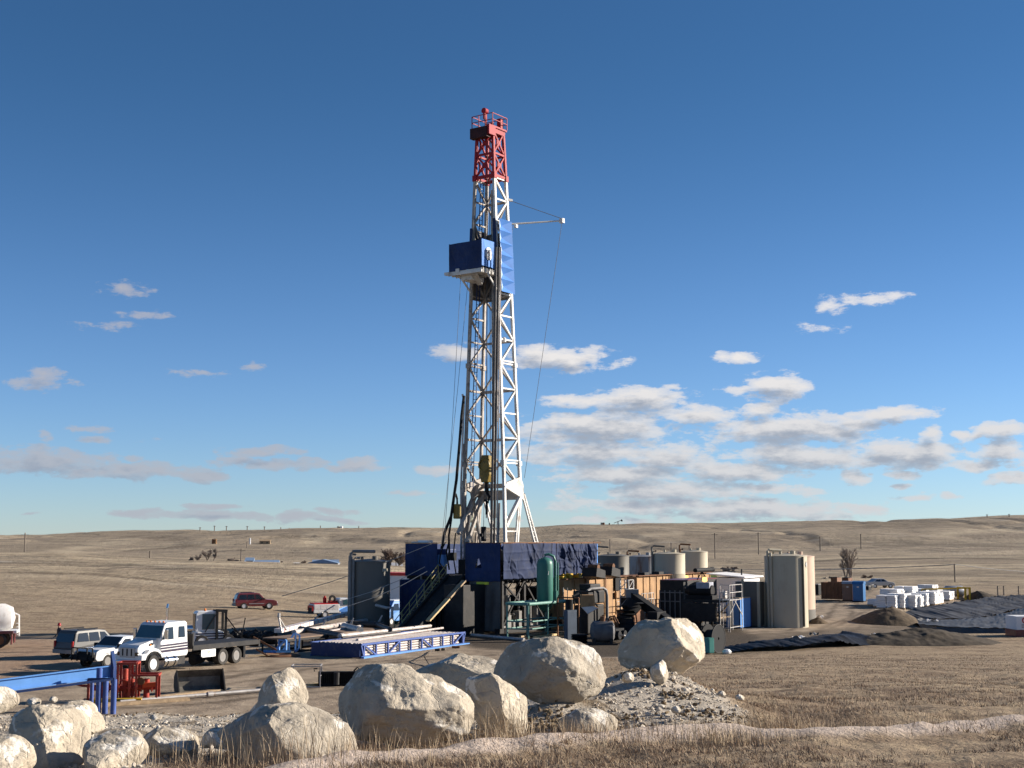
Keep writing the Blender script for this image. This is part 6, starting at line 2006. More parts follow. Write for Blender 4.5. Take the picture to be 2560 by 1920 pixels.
o = sheet('black_liner_strip', [[at(1840, 1612, 103), at(1900, 1604, 104.5), at(2000, 1594, 107), at(2110, 1584, 111), at(2200, 1590, 112), at(2300, 1598, 113)], [at(1800, 1622, 100.5), at(1900, 1606, 102), at(2000, 1600, 104), at(2100, 1592, 106), at(2200, 1598, 108), at(2300, 1602, 110)],
                                [at(1830, 1630, 98.5), at(1900, 1618, 100), at(2000, 1618, 101), at(2060, 1606, 103), at(2150, 1614, 104.5), at(2300, 1604, 109)]], M['black_plastic'], None, 170, 20, .13, 15, 1.6)
tag(o, 'crumpled strip of black plastic along the top of the grass slope', 'plastic sheet')
for k, (px, py, Y, s_) in enumerate(((1997, 1596, 106, .5), (2035, 1588, 109, .35), (2190, 1590, 109, .4), (2245, 1548, 140, .8), (2330, 1553, 139, .6), (2285, 1551, 139.5, .9), (2050, 1544, 132, .4))):
    o = MB().grid(lambda u, v: ((u - .5) * 2 * s_, (v - .5) * s_, .12 + .13 * math.sin(u * 7 + k) * math.cos(v * 5)), 8, 5).build('plastic_scrap', M['sack_grey'] if k % 2 else M['white_dirty'])
    o.location = at(px, py, Y)
    tag(o, ['pale plastic scrap near the middle of the black strip', 'grey plastic scrap caught on the black strip', 'pale plastic scrap at the right end of the black strip', 'grey plastic scrap left below the pit liner', 'pale plastic scrap on the near pit edge, rightmost', 'largest grey scrap lying along the near pit edge', 'pale scrap on the dirt right of the tall tanks'][k], 'plastic scrap', 'plastic scraps')
# sign board trailer on the pit edge
sb = thing('white_skid_tank', 'white box with a red round emblem and dark base at the right edge', 'container', col_at(2532, 115), math.radians(3))
hh0, hh1 = at(2527, 1575, 115).z - sb.location.z, at(2527, 1541, 115).z - sb.location.z
MB().bb(0, 4, 0, 2.2, hh0, hh1).build('wall', M['wall_white'], sb, bevel=.03)
MB().bb(-.06, 4, -.05, 2.2, 0, hh0 - .003).build('dark_base', M['maroon'], sb)
MB().lathe([(.17, -.01), (.26, -.01), (.26, .0), (.17, .0)], (.75, -.01, hh0 + .78), 20, 'y').bar((.66, -.015, hh0 + .68), (.84, -.015, hh0 + .88), .07, .012).build('emblem', M['red_bright'], sb)
b = MB()
for r_ in range(2):
    for k in range(9):
        b.bb(.45 + k * .085 + (.2 if not r_ else 0) * 0, .50 + k * .085, -.02, -.003, hh0 + .36 - r_ * .17, hh0 + .46 - r_ * .17)
b.build('lettering', M['grey_steel'], sb)
# fence posts at the far pit edge
for k, px in enumerate((2489, 2504, 2541, 2585)):
    p = col_at(px, 180)
    o = MB().cyl((0, 0, 0), (0, 0, 1.6), .08, n=8).build('fence_post', M['pole']); o.location = p; o.location.z = at(px, 1490, 180).z - .3
    tag(o, ['fence post beyond the pit, leftmost of the four', 'fence post beyond the pit, close right of the leftmost', 'fence post beyond the pit, near the right edge', 'fence post beyond the pit, last on the right'][k], 'fence post', 'fence posts beyond the pit')

# ---------------------------------------------------------------- vehicles
def wheel(parent, x, y, r, w, rimmat, n=26, name='wheel'):
    s = -1 if y < 0 else 1
    t = MB().lathe([(r * .62, -w / 2), (r * .93, -w / 2), (r, -w * .32), (r, w * .32), (r * .93, w / 2), (r * .62, w / 2)], (0, 0, 0), n, 'y').build(name, M['tyre'], parent, smooth=True)
    t.location = (x, y, r)
    k = s
    b = MB().lathe([(r * .08, .30 * w * k), (r * .16, .42 * w * k), (r * .22, .30 * w * k), (r * .36, .18 * w * k), (r * .52, .20 * w * k), (r * .60, .44 * w * k), (r * .64, .44 * w * k)], (0, 0, 0), n, 'y')
    b.build('rim', rimmat, t, smooth=True)
    b = MB()
    for i in range(8):
        a = i * math.pi / 4
        b.cyl((r * .44 * math.cos(a), .19 * w * k, r * .44 * math.sin(a)), (r * .44 * math.cos(a), .215 * w * k, r * .44 * math.sin(a)), r * .07, n=6)
    b.build('wheel_hole', M['black'], t)
    return t


def car(name, lab, cat_, px, Y, head, W, body, mbody, wheels, r, glass, rim='alloy', belt=1.0, tumble=.16, top=1.9, lights=(), handles=True, zoff=0):
    """body: side outline (x forward, z); glass: list of (outline, kind)"""
    t = thing(name, lab, cat_, col_at(px, Y), math.radians(head))
    t.location.z += zoff
    def wf(z):
        k = max(0, min(1, (z - belt) / max(.01, top - belt)))
        q = max(0, (.55 - z) / .55) * .06
        return W / 2 * (1 - tumble * k) - q
    MB().prism(body, 0, wf=wf).build('body', mbody, t, bevel=.05)
    for (poly, side, m_) in glass:
        if side == 'side':
            for s in (-1, 1):
                b = MB()
                n = len(poly)
                A = [(x, s * (wf(z) + .012), z) for x, z in poly]; B = [(x, s * (wf(z) - .03), z) for x, z in poly]
                b.add(A + B, [tuple(range(n)), tuple(range(2 * n - 1, n - 1, -1))] + [(i, i + n, (i + 1) % n + n, (i + 1) % n) for i in range(n)])
                b.build('side_window', m_, t)
        else:
            (x0, z0), (x1, z1) = poly
            d = Vector((x1 - x0, 0, z1 - z0)); nr = Vector((d.z, 0, -d.x)).normalized() * (.015 if side == 'front' else -.015)
            b = MB()
            f0, f1 = .92, .90
            A = [Vector((x0, -wf(z0) * f0, z0)) + nr, Vector((x0, wf(z0) * f0, z0)) + nr, Vector((x1, wf(z1) * f1, z1)) + nr, Vector((x1, -wf(z1) * f1, z1)) + nr]
            B = [p - nr * 2.5 for p in A]
            b.add(A + B, [(0, 1, 2, 3), (7, 6, 5, 4), (0, 4, 5, 1), (1, 5, 6, 2), (2, 6, 7, 3), (3, 7, 4, 0)])
            b.build('windscreen' if side == 'front' else 'rear_window', m_, t)
    for x in wheels:
        for s in (-1, 1):
            wheel(t, x, s * (W / 2 - .12), r, .26, M[rim])
            b = MB().lathe([(r * 1.18, -.01), (r * 1.18, .02), (.02, .02)], (x, s * (W / 2 - .02) if False else s * (W / 2 - .035), r), 22, 'y')
            b.build('wheel_arch', M['black'], t)
    for (x, y, z, sx, sy, sz, m_, nm) in lights:
        for s in ((-1, 1) if y else (1,)):
            MB().bb(x - sx / 2, x + sx / 2, s * y - sy / 2, s * y + sy / 2, z - sz / 2, z + sz / 2).build(nm, M[m_], t, bevel=.015)
    for s in (-1, 1):
        pass
    return t, wf


SUVB = [(-2.45, .42), (-2.5, .75), (-2.42, 1.05), (-2.22, 1.72), (-2.05, 1.90), (-.2, 1.93), (.35, 1.86), (.98, 1.22), (1.15, 1.14), (2.15, 1.05), (2.42, .92), (2.5, .6), (2.42, .38), (1.9, .34), (-1.9, .34)]
SUVG = [([(-2.1, 1.17), (-1.98, 1.72), (-1.2, 1.74), (-1.15, 1.16)], 'side', M['glass']), ([(-1.05, 1.16), (-1.1, 1.74), (-.28, 1.75), (-.2, 1.16)], 'side', M['glass']), ([(-.1, 1.16), (-.15, 1.75), (.28, 1.72), (.78, 1.18)], 'side', M['glass']),
        ([(.95, 1.24), (.37, 1.83)], 'front', M['glass']), ([(-2.24, 1.68), (-2.42, 1.12)], 'back', M['glass'])]
SUVL = [(2.46, .72, .78, .12, .36, .18, 'plaque', 'headlight'), (-2.46, .88, 1.0, .10, .16, .42, 'redlens', 'tail_light'), (.85, 1.05, 1.22, .2, .2, .16, 'black', 'wing_mirror'),
        (-2.52, 0, .52, .18, 1.9, .26, 'grey_steel', 'bumper'), (2.5, 0, .52, .18, 1.9, .26, 'grey_steel', 'bumper'), (2.5, 0, .78, .06, .95, .2, 'black', 'grille')]
# maroon SUV seen from behind-left, facing right and away
t, wf = car('sport_utility_car', 'maroon SUV parked on the grass left of the service truck', 'car', 641, 165, 22, 2.0, SUVB, M['maroon'], (-1.5, 1.5), .39, SUVG, lights=SUVL)
for s in (-1, 1):
    MB().bb(-.9, .9, s * 1.0 - .02, s * 1.0 + .02, .62, .70).build('side_trim', M['silver'], t)
    MB().bar((-1.9, s * .7, 1.97), (-.3, s * .7, 1.98), .05).build('roof_rail', M['black'], t)
# charcoal SUV
t, wf = car('sport_utility_car', 'dusty charcoal SUV parked beside the white pickup, rear towards the camera', 'car', 240, 95.5, 58, 2.0, SUVB, M['charcoal'], (-1.5, 1.5), .39, SUVG, lights=SUVL)
MB().bb(-1.9, -.2, -.72, -.66, 1.95, 2.02).bb(-1.9, -.2, .66, .72, 1.95, 2.02).build('roof_rail', M['black'], t)
# white crew pickup facing the camera
PUB = [(-2.9, .55), (-2.95, 1.12), (-1.05, 1.14), (-1.0, 1.72), (-.85, 1.84), (.5, 1.84), (1.12, 1.28), (1.3, 1.22), (2.5, 1.14), (2.78, 1.0), (2.86, .6), (2.7, .45), (-2.6, .45)]
PUG = [([(-.9, 1.22), (-.88, 1.7), (-.25, 1.72), (-.2, 1.22)], 'side', M['glass']), ([(-.08, 1.22), (-.1, 1.72), (.42, 1.7), (.88, 1.28)], 'side', M['glass']), ([(1.1, 1.30), (.52, 1.81)], 'front', M['glass']), ([(-1.0, 1.7), (-1.04, 1.2)], 'back', M['glass'])]
PUL = [(2.84, .74, .88, .12, .36, .2, 'grey_steel', 'headlight'), (-2.92, .9, .95, .10, .16, .4, 'redlens', 'tail_light'), (.98, 1.08, 1.32, .22, .24, .22, 'black', 'wing_mirror'), (2.86, 0, .9, .08, 1.1, .26, 'black', 'grille'),
       (2.92, 0, .66, .22, 2.0, .34, 'black', 'bumper')]
t, wf = car('pickup_truck', 'white pickup with a black grille guard parked beside the flatbed truck', 'pickup', 308, 89.5, 58 + 180, 2.05, PUB, M['white'], (-1.85, 1.85), .42, PUG, lights=PUL, rim='grey_steel')
MB().bb(-2.8, -1.1, -.85, .85, 1.145, 1.75).build('bed_cover', M['white'], t, bevel=.1)
b = MB()
for y_ in (-.95, -.45, .45, .95):
    b.bar((3.05, y_, .45), (3.05, y_, 1.25), .07)
b.bar((3.05, -.95, 1.25), (3.05, .95, 1.25), .07).bar((3.05, -.95, .8), (3.05, .95, .8), .06)
b.build('grille_guard', M['black'], t)

# flatbed winch truck
TA = 60.0
TO = col_at(391, 83.5)
tu, tv = axes(TA)
TO = TO + tv * 1.05
trk = thing('flatbed_truck', 'white flatbed truck with dark side stripes facing the lower left', 'truck', TO, math.radians(TA + 180))
trk.scale = (.93, 1, 1)
# local +x forward (towards the camera's left); front axle at x=0, camera side is y>0
CW = 1.12
def cwf(z):
    return CW * (1 - .10 * max(0, min(1, (z - 1.85) / 1.0)))
MB().prism([(-.55, .85), (-.62, 2.02), (-1.02, 2.80), (-1.25, 2.93), (-2.95, 2.97), (-3.12, 2.85), (-3.15, 1.0), (-3.0, .85)], 0, wf=cwf).build('cab', M['white'], trk, bevel=.05)
MB().prism([(-.66, 1.0), (-.66, 1.98), (-.3, 1.95), (.95, 1.68), (1.12, 1.5), (1.12, .78), (.62, .80), (.55, .95), (-.6, .95)], -.82, .82).build('hood', M['white'], trk, bevel=.06)
for s in (-1, 1):
    b = MB()
    P_ = [(-.75, .80), (-.68, 1.18), (-.40, 1.40), (0, 1.48), (.4, 1.40), (.68, 1.18), (1.08, 1.12), (1.1, .80), (.72, .80), (.58, 1.05), (.3, 1.24), (0, 1.29), (-.3, 1.24), (-.58, 1.05), (-.66, .80)]
    b.prism(P_, s * .78, s * 1.14)
    b.build('fender', M['white'], trk, bevel=.03)
    MB().prism([(x * 1.0, z - .025) for x, z in [(-.72, .82), (-.58, 1.10), (-.3, 1.27), (0, 1.32), (.3, 1.27), (.58, 1.1), (.70, .84), (.62, .84), (.5, 1.05), (.26, 1.19), (0, 1.23), (-.26, 1.19), (-.5, 1.05), (-.64, .84)]], s * 1.10, s * 1.18).build('fender_flare', M['black'], trk)
    MB().bb(1.02, 1.15, s * .66 - .2, s * .66 + .2, 1.05, 1.28).build('headlight', M['glass'], trk, bevel=.03)
    MB().prism([(-.25, 1.66), (.1, 1.60), (.12, 1.72), (-.1, 1.78)], s * .83, s * .87).build('side_vent', M['black'], trk)
    MB().bb(-.02, .1, s * .83, s * .89, 1.62, 1.70).build('turn_signal', M['amber'], trk)
    # doors and windows
    A = [(-.78, 1.95), (-1.12, 2.64), (-1.78, 2.66), (-1.78, 1.93)]
    def pane(poly, nm, m_, off=.014):
        b = MB(); n = len(poly)
        b.add([(x, s * (cwf(z) + off), z) for x, z in poly] + [(x, s * (cwf(z) - .03), z) for x, z in poly], [tuple(range(n)), tuple(range(2 * n - 1, n - 1, -1))] + [(i, i + n, (i + 1) % n + n, (i + 1) % n) for i in range(n)])
        return b.build(nm, m_, trk)
    pane(A, 'side_window', M['glass'])
    pane([(-2.3, 2.0), (-2.3, 2.66), (-2.85, 2.66), (-2.85, 2.0)], 'side_window', M['glass'])
    for k, (z0, z1) in enumerate(((1.52, 1.62), (1.36, 1.46), (1.16, 1.30))):
        pane([(-.62, z0), (-.62, z1), (-3.13, z1 + .06), (-3.13, z0 + .06)], 'side_stripe', M['stripe'], .010)
    MB().bb(-.95, -.80, s * 1.20, s * 1.42, 1.95, 2.55).build('wing_mirror', M['chrome'], trk, bevel=.03)
    MB().lathe([(.02, -2.05), (.33, -2.05), (.33, -.9), (.02, -.9)], (0, s * .95, .62), 20, 'x').build('fuel_tank', M['chrome'], trk, smooth=True)
    MB().lathe([(.335, -1.85), (.35, -1.85), (.35, -1.78), (.335, -1.78)], (0, s * .95, .62), 20, 'x').lathe([(.335, -1.2), (.35, -1.2), (.35, -1.13), (.335, -1.13)], (0, s * .95, .62), 20, 'x').build('tank_strap', M['black'], trk)
    wheel(trk, 0, s * .98, .53, .30, M['alloy'], 32)
    for x_ in (-6.55, -7.95):
        wheel(trk, x_, s * .92, .53, .52, M['grey_steel'], 32)
    MB().bb(-8.75, -8.55, s * .95 - .3, s * .95 + .3, .35, 1.1).build('mud_flap', M['black'], trk)
b = MB()
(x0, z0), (x1, z1) = (-.60, 2.03), (-1.02, 2.76)
b.add([(x0 + .03, -cwf(z0) * .93, z0), (x0 + .03, cwf(z0) * .93, z0), (x1 + .03, cwf(z1) * .92, z1), (x1 + .03, -cwf(z1) * .92, z1), (x0 - .03, -cwf(z0) * .93, z0), (x0 - .03, cwf(z0) * .93, z0), (x1 - .03, cwf(z1) * .92, z1), (x1 - .03, -cwf(z1) * .92, z1)],
      [(0, 1, 2, 3), (7, 6, 5, 4), (0, 4, 5, 1), (1, 5, 6, 2), (2, 6, 7, 3), (3, 7, 4, 0)])
b.build('windscreen', M['glass_blue'], trk)
b = MB().bb(1.12, 1.17, -.62, .62, .95, 1.55)
b.build('grille', M['silver'], trk, bevel=.03)
b = MB()
for y_ in (-.36, 0, .36):
    b.bb(1.165, 1.18, y_ - .05, y_ + .05, 1.05, 1.47)
b.build('grille_slot', M['black'], trk)
MB().bb(1.1, 1.34, -1.15, 1.15, .48, .80).build('bumper', M['chrome'], trk, bevel=.06)
b = MB()
for y_ in (-.7, -.35, 0, .35, .7):
    b.lathe([(.02, 0), (.07, .01), (.05, .09), (.02, .1)], (-1.25, y_, 2.93), 8)
b.build('cab_light', M['amber'], trk)
MB().cyl((-3.28, -.85, .7), (-3.28, -.85, 3.7), .085).cyl((-3.28, -.85, 3.7), (-3.36, -.85, 3.95), .075).build('exhaust_stack', M['chrome'], trk)
MB().bb(-9.6, .9, -.45, -.25, .62, .88).bb(-9.6, .9, .25, .45, .62, .88).bb(-3.0, -2.1, .4, 1.0, .35, .9).bb(-8.7, -5.7, -.4, .4, .35, .7).build('chassis', M['dark_steel'], trk)
b = MB().bb(-10.2, -3.5, -1.22, 1.22, 1.32, 1.42).bb(-10.2, -3.5, 1.16, 1.25, 1.12, 1.38).bb(-10.2, -3.5, -1.25, -1.16, 1.12, 1.38).bb(-10.3, -10.15, -1.25, 1.25, .95, 1.42)
for k in range(14):
    b.bb(-10.1 + k * .5, -10.0 + k * .5, -1.15, 1.15, 1.2, 1.318)
b.build('flat_bed', M['dark_steel'], trk)
MB().bb(-3.6, -3.48, -1.2, 1.2, 1.42, 2.15).build('headboard', M['dark_steel'], trk)
MB().bb(-5.75, -4.35, 1.17, 1.20, .62, 1.10).build('white_placard', M['plaque'], trk)
MB().bb(-5.25, -4.85, 1.201, 1.21, .93, .97).bb(-5.13, -4.97, 1.201, 1.21, .85, .9).build('placard_mark', M['wood'], trk)
b = MB()
for k in range(5):
    b.lathe([(.30 - .02 * k, -.04), (.36 - .02 * k, 0), (.30 - .02 * k, .04)], (-3.75 - k * .16, 1.0, .52), 16, 'x')
b.build('chain_bundle', M['black'], trk)
# forklift with a white striped cab behind the flatbed
fk = thing('forklift', 'white striped forklift with a black mast standing behind the flatbed', 'forklift', col_at(510, 102.5), math.radians(24))
zz = at(510, 1527, 103).z
MB().prism([(-.5, .45), (-.5, 1.25), (1.55, 1.25), (1.75, 1.0), (1.75, .45)], -.05, 1.25).build('chassis', M['white'], fk, bevel=.05)
MB().prism([(-.45, 1.252), (-.42, zz - .12), (-.3, zz), (1.0, zz), (1.12, zz - .12), (1.25, 1.252)], .0, 1.15).build('cab', M['white'], fk, bevel=.05)
MB().bb(-.475, -.43, .15, 1.0, 1.45, zz - .2).build('rear_window', M['glass'], fk)
MB().bb(.02, .95, -.025, .02, 1.4, zz - .2).build('side_window', M['glass_blue'], fk)
for k, z0 in enumerate((.66, .86, 1.04)):
    MB().bb(-.45, 1.7, -.075, -.05, z0, z0 + .09).build('side_stripe', M['stripe'], fk)
for x_ in (.0, 2.0):
    wheel(fk, x_, -.12, .5, .3, M['alloy'], 28); wheel(fk, x_, 1.3, .5, .3, M['alloy'], 28)
b = MB()
for y_ in (-.15, .95):
    b.bar((1.1, y_, .5), (1.1, y_, zz + .05), .16).bar((1.75, y_, .2), (1.75, y_, zz), .16)
b.bar((1.0, -.15, zz + .05), (1.85, -.15, zz), .2).bar((1.1, -.15, zz), (1.1, .95, zz), .16).bar((1.75, -.15, zz - .1), (1.75, .95, zz - .1), .14)
b.bar((1.1, -.2, zz - .1), (.2, -.2, 1.2), .07).bar((1.75, -.2, zz - .4), (2.9, -.3, .8), .08)
b.build('mast', M['black'], fk)
MB().bar((1.8, .1, .6), (3.2, .1, .55), .14, .06).bar((1.8, .8, .6), (3.2, .8, .55), .14, .06).bar((2.9, -.2, .5), (3.2, -.2, 2.2), .07).bar((2.2, -.2, 1.5), (3.3, -.2, .5), .07).build('fork', M['black'], fk)
MB().lathe([(.02, -1.0), (.26, -1.0), (.26, .0), (.02, .0)], (-.6, .5, 1.45), 18, 'x').build('gas_cylinder', M['chrome'], fk, smooth=True)
MB().lathe([(.05, 0), (.09, .02), (.07, .18), (.02, .2)], (.3, .4, zz), 10).build('beacon', M['amber'], fk)

# service truck with red deck
st = thing('service_truck', 'white service truck with red tanks and tools in its bed', 'truck', col_at(816, 152), math.radians(24))
MB().bb(-1.6, 1.3, -1.0, 1.0, .55, 1.5).build('utility_body', M['white'], st, bevel=.04)
MB().prism([(1.32, .5), (1.32, 2.05), (1.45, 2.12), (2.5, 2.12), (3.0, 1.5), (4.1, 1.35), (4.3, 1.1), (4.3, .5)], 0, wf=lambda z: 1.0 * (1 - .12 * max(0, min(1, (z - 1.3) / .8)))).build('cab', M['white'], st, bevel=.05)
for s in (-1, 1):
    MB().prism([(1.75, 1.4), (1.75, 1.95), (2.45, 1.95), (2.85, 1.42)], s * .92, s * 1.005).build('side_window', M['glass_blue'], st)
    b = MB()
    for k in range(4):
        b.bb(-1.5 + k * .7, -.88 + k * .7, s * 1.0, s * 1.015, .95, 1.42)
    b.build('locker_door', M['white_dirty'], st)
    for x_ in (-.3, 3.2):
        wheel(st, x_, s * .9, .40, .28, M['alloy'])
    MB().bb(-1.75, -1.6, s * .85 - .14, s * .85 + .14, .8, 1.3).build('tail_light', M['redlens'], st)
MB().bb(-1.7, -1.6, -.95, .95, .5, 1.1).build('tailgate', M['black'], st)
MB().bb(-1.72, -1.62, -.7, .7, 1.12, 1.4).build('red_tailgate_panel', M['red_bright'], st)
MB().bb(-1.5, 1.25, -.9, .9, 1.5, 1.62).build('deck_rail', M['red_bright'], st)
MB().cyl((.0, .3, 1.6), (.0, .3, 2.2), .2, n=14).cyl((.0, .3, 2.2), (.0, .3, 2.35), .1).build('gas_bottle', M['red_bright'], st)
MB().lathe([(.2, -.14), (.38, -.14), (.42, 0), (.38, .14), (.2, .14)], (.75, -.1, 2.05), 18, 'y').build('spare_tyre', M['tyre'], st, smooth=True)
MB().bb(.4, 1.2, -.6, .5, 1.62, 1.85).build('tool_box', M['red'], st)

# bulk trailer tail at the left edge
bt = thing('bulk_tanker', 'white tanker rear with sloping ladder rails cut by the left edge', 'tanker', col_at(24, 104), math.radians(14))
z0 = at(14, 1561, 104).z - bt.location.z
MB().lathe([(.05, -6), (.8, -5.6), (1.05, -5), (1.05, .2), (.8, .75), (.05, .95)], (-1.3 + 1.0, 0, z0 + .5), 28, 'x').build('tank_shell', M['white_dirty'], bt, smooth=True)
b = MB().bb(-7, .9, -1.15, 1.15, z0 - .6, z0 - .4).bb(-.9, .9, 1.0, 1.2, z0 - .95, z0 - .4)
b.build('frame', M['white'], bt)
for s in (-1, 1):
    wheel(bt, -.3, s * .95, .55, .5, M['rust'], 30)
    wheel(bt, -1.75, s * .95, .55, .5, M['rust'], 30)
    MB().bb(.5, .58, s * .95 - .3, s * .95 + .3, .25, z0 - .5).build('mud_flap', M['maroon'], bt)
    MB().bb(-2.4, .65, s * 1.2 - .12, s * 1.2 + .12, z0 - .62, z0 - .42).build('mudguard', M['maroon'], bt)
b = MB()
for y_ in (.9, .4):
    b.tube([(-1.4, y_, z0 + 1.9), (.1, y_, z0 + 1.0), (.85, y_, z0 + .65), (.9, y_, z0 - .9)], .035, 6).tube([(-1.2, y_, z0 + 1.2), (.2, y_, z0 + .35), (.3, y_, z0 - .3)], .03, 6)
    b.bar((.2, y_, z0 + .35), (.2, y_, z0 + .95), .04)
for k in range(4):
    b.bar((.75, .4, z0 - .8 + k * .28), (.75, .9, z0 - .8 + k * .28), .12, .03)
b.build('ladder_rail', M['white'], bt)
# blue van beyond, and a far silver car
t, wf = car('blue_van', 'blue van with a pale roof half hidden between tank and blue box', 'van', 986, 138, 235, 2.0, [(-2.4, .4), (-2.45, 2.2), (-2.2, 2.35), (1.0, 2.35), (1.9, 1.35), (2.4, 1.2), (2.5, .6), (2.4, .4)], M['blue_light'], (-1.5, 1.5), .38, [([(1.85, 1.42), (1.1, 2.2)], 'front', M['glass']), ([(.3, 1.45), (.3, 2.1), (.95, 2.1), (1.5, 1.45)], 'side', M['glass'])], top=2.3, belt=1.3)
MB().bb(-2.2, .95, -.85, .85, 2.36, 2.44).build('roof_panel', M['white'], t)
t, wf = car('sedan', 'small silver car parked far behind the blue toilet', 'car', 2196, 215, 15, 1.8, [(-2.2, .4), (-2.2, .95), (-1.6, 1.0), (-1.0, 1.42), (.3, 1.44), (1.0, 1.0), (2.0, .85), (2.2, .6), (2.1, .35)], M['silver'], (-1.35, 1.35), .32, [([(-1.3, 1.0), (-.95, 1.36), (-.3, 1.38), (-.3, 1.0)], 'side', M['glass']), ([(-.2, 1.0), (-.2, 1.38), (.25, 1.38), (.8, 1.0)], 'side', M['glass']), ([(.98, 1.02), (.34, 1.42)], 'front', M['glass'])], top=1.44, belt=.95)

# person behind the charcoal SUV
def person():
    t = thing('person', 'person in a dark jacket and red hard hat standing behind the SUV', 'person', col_at(157, 99.5), math.radians(-40))
    t.location.z += .12
    bm = bmesh.new()
    J = {'pel': (0, 0, .98, .15, .12), 'bel': (0, 0, 1.12, .155, .12), 'che': (0, -.01, 1.36, .17, .125), 'sho': (0, 0, 1.49, .10, .09), 'nec': (0, -.01, 1.57, .06, .06), 'chi': (0, -.03, 1.63, .075, .085), 'hed': (0, -.02, 1.73, .085, .10), 'top': (0, -.01, 1.80, .06, .07),
         'sl': (.19, 0, 1.46, .075, .075), 'el': (.28, .03, 1.18, .055, .055), 'wl': (.25, -.14, .98, .042, .042), 'hl': (.23, -.22, .93, .03, .045), 'sr': (-.19, 0, 1.46, .075, .075), 'er': (-.28, .03, 1.18, .055, .055), 'wr': (-.25, -.14, .98, .042, .042), 'hr': (-.23, -.22, .93, .03, .045),
         'hipl': (.10, 0, .90, .11, .11), 'kl': (.12, -.02, .50, .075, .075), 'al': (.12, .02, .10, .055, .055), 'fl': (.13, -.14, .04, .045, .035), 'hipr': (-.10, 0, .90, .11, .11), 'kr': (-.12, -.02, .50, .075, .075), 'ar': (-.12, .02, .10, .055, .055), 'fr': (-.13, -.14, .04, .045, .035)}
    E = [('pel', 'bel'), ('bel', 'che'), ('che', 'sho'), ('sho', 'nec'), ('nec', 'chi'), ('chi', 'hed'), ('hed', 'top'), ('sho', 'sl'), ('sl', 'el'), ('el', 'wl'), ('wl', 'hl'), ('sho', 'sr'), ('sr', 'er'), ('er', 'wr'), ('wr', 'hr'), ('pel', 'hipl'), ('hipl', 'kl'), ('kl', 'al'), ('al', 'fl'), ('pel', 'hipr'), ('hipr', 'kr'), ('kr', 'ar'), ('ar', 'fr')]
    names = list(J)
    me = bpy.data.meshes.new('body')
    V = [J[k][:3] for k in names]; ED = [(names.index(a), names.index(b_)) for a, b_ in E]
    # five fingers on each hand
    rad = [J[k][3:] for k in names]
    for h_, s in (('hl', 1), ('hr', -1)):
        hx, hy, hz = J[h_][:3]
        for k, (dx, dz, ln) in enumerate(((-.03, .01, .06), (-.012, -.005, .08), (.006, -.01, .085), (.022, -.012, .075), (.036, -.012, .055))):
            i0 = len(V); V.append((hx + s * dx, hy - .04, hz + dz)); V.append((hx + s * dx * 1.1, hy - .04 - ln * .6, hz + dz - ln * .5)); rad += [(.011, .011), (.008, .008)]
            ED += [(names.index(h_), i0), (i0, i0 + 1)]
    me.from_pydata(V, ED, [])
    o = bpy.data.objects.new('body', me); COL.objects.link(o); o.parent = t
    sk = o.modifiers.new('skin', 'SKIN')
    for v_, r_ in zip(me.skin_vertices[0].data, rad):
        v_.radius = r_
    me.skin_vertices[0].data[0].use_root = True
    sb_ = o.modifiers.new('smooth', 'SUBSURF'); sb_.levels = 1; sb_.render_levels = 2
    m = bpy.data.materials.new('clothed_body'); m.use_nodes = True
    tr = m.node_tree; tr.nodes.clear(); N = NT(tr)
    z = N.n('ShaderNodeSeparateXYZ', {0: N.n('ShaderNodeTexCoord').outputs['Object']}).outputs[2]
    c = N.mix(N.math('GREATER_THAN', z, .93), (.03, .035, .05), (.028, .024, .03))
    c = N.mix(N.math('GREATER_THAN', z, 1.56), c, (.40, .24, .17))
    c = N.mix(N.math('LESS_THAN', z, .09), c, (.05, .035, .025))
    bs = N.n('ShaderNodeBsdfPrincipled', {'Base Color': c, 'Roughness': .8}); N.n('ShaderNodeOutputMaterial', {0: bs.outputs[0]})
    me.materials.append(m)
    MB().lathe([(.165, 1.735), (.15, 1.75), (.125, 1.76), (.118, 1.84), (.085, 1.90), (.03, 1.925), (.003, 1.93)], (0, -.02, 0), 22).build('hard_hat', M['hat'], t, smooth=True)
    MB().lathe([(.14, 1.50), (.10, 1.58), (.075, 1.60)], (0, 0, 0), 14).build('jacket_collar', M['jacket'], t, smooth=True)
    return t


person()

# ---------------------------------------------------------------- left yard
# dark grey tank
q = round_tank('dark grey round tank left of the rig in full shade', 924, 121.5, 104, 1403, M['tank_grey'], 'storage_tank', 'round storage tanks', seams=1)
b = MB()
r_, h_ = q[1], q[2]
for (an, zt, w) in ((205, h_ + .75, .14), (214, h_ + .2, .10), (199, h_ + .5, .09)):
    a_ = math.radians(an); x_, y_ = (r_ + .2) * math.cos(a_), (r_ + .2) * math.sin(a_)
    b.tube([(x_, y_, 0), (x_, y_, zt), (x_ + .15, y_, zt + .14), (x_ + 2.2 if an == 205 else x_ + .6, y_ + .2, zt + .1)], w, 8)
b.build('tank_pipe', M['grey_steel'], q[0])
a_ = math.radians(-75); o = MB().bb(-.28, .28, -.03, .0, -.14, .14).build('level_plate', M['tank'], q[0]); o.location = ((r_ + .01) * math.cos(a_) + .5, (r_ + .01) * math.sin(a_) + .12, h_ - .75); o.rotation_euler = (0, 0, math.radians(15))

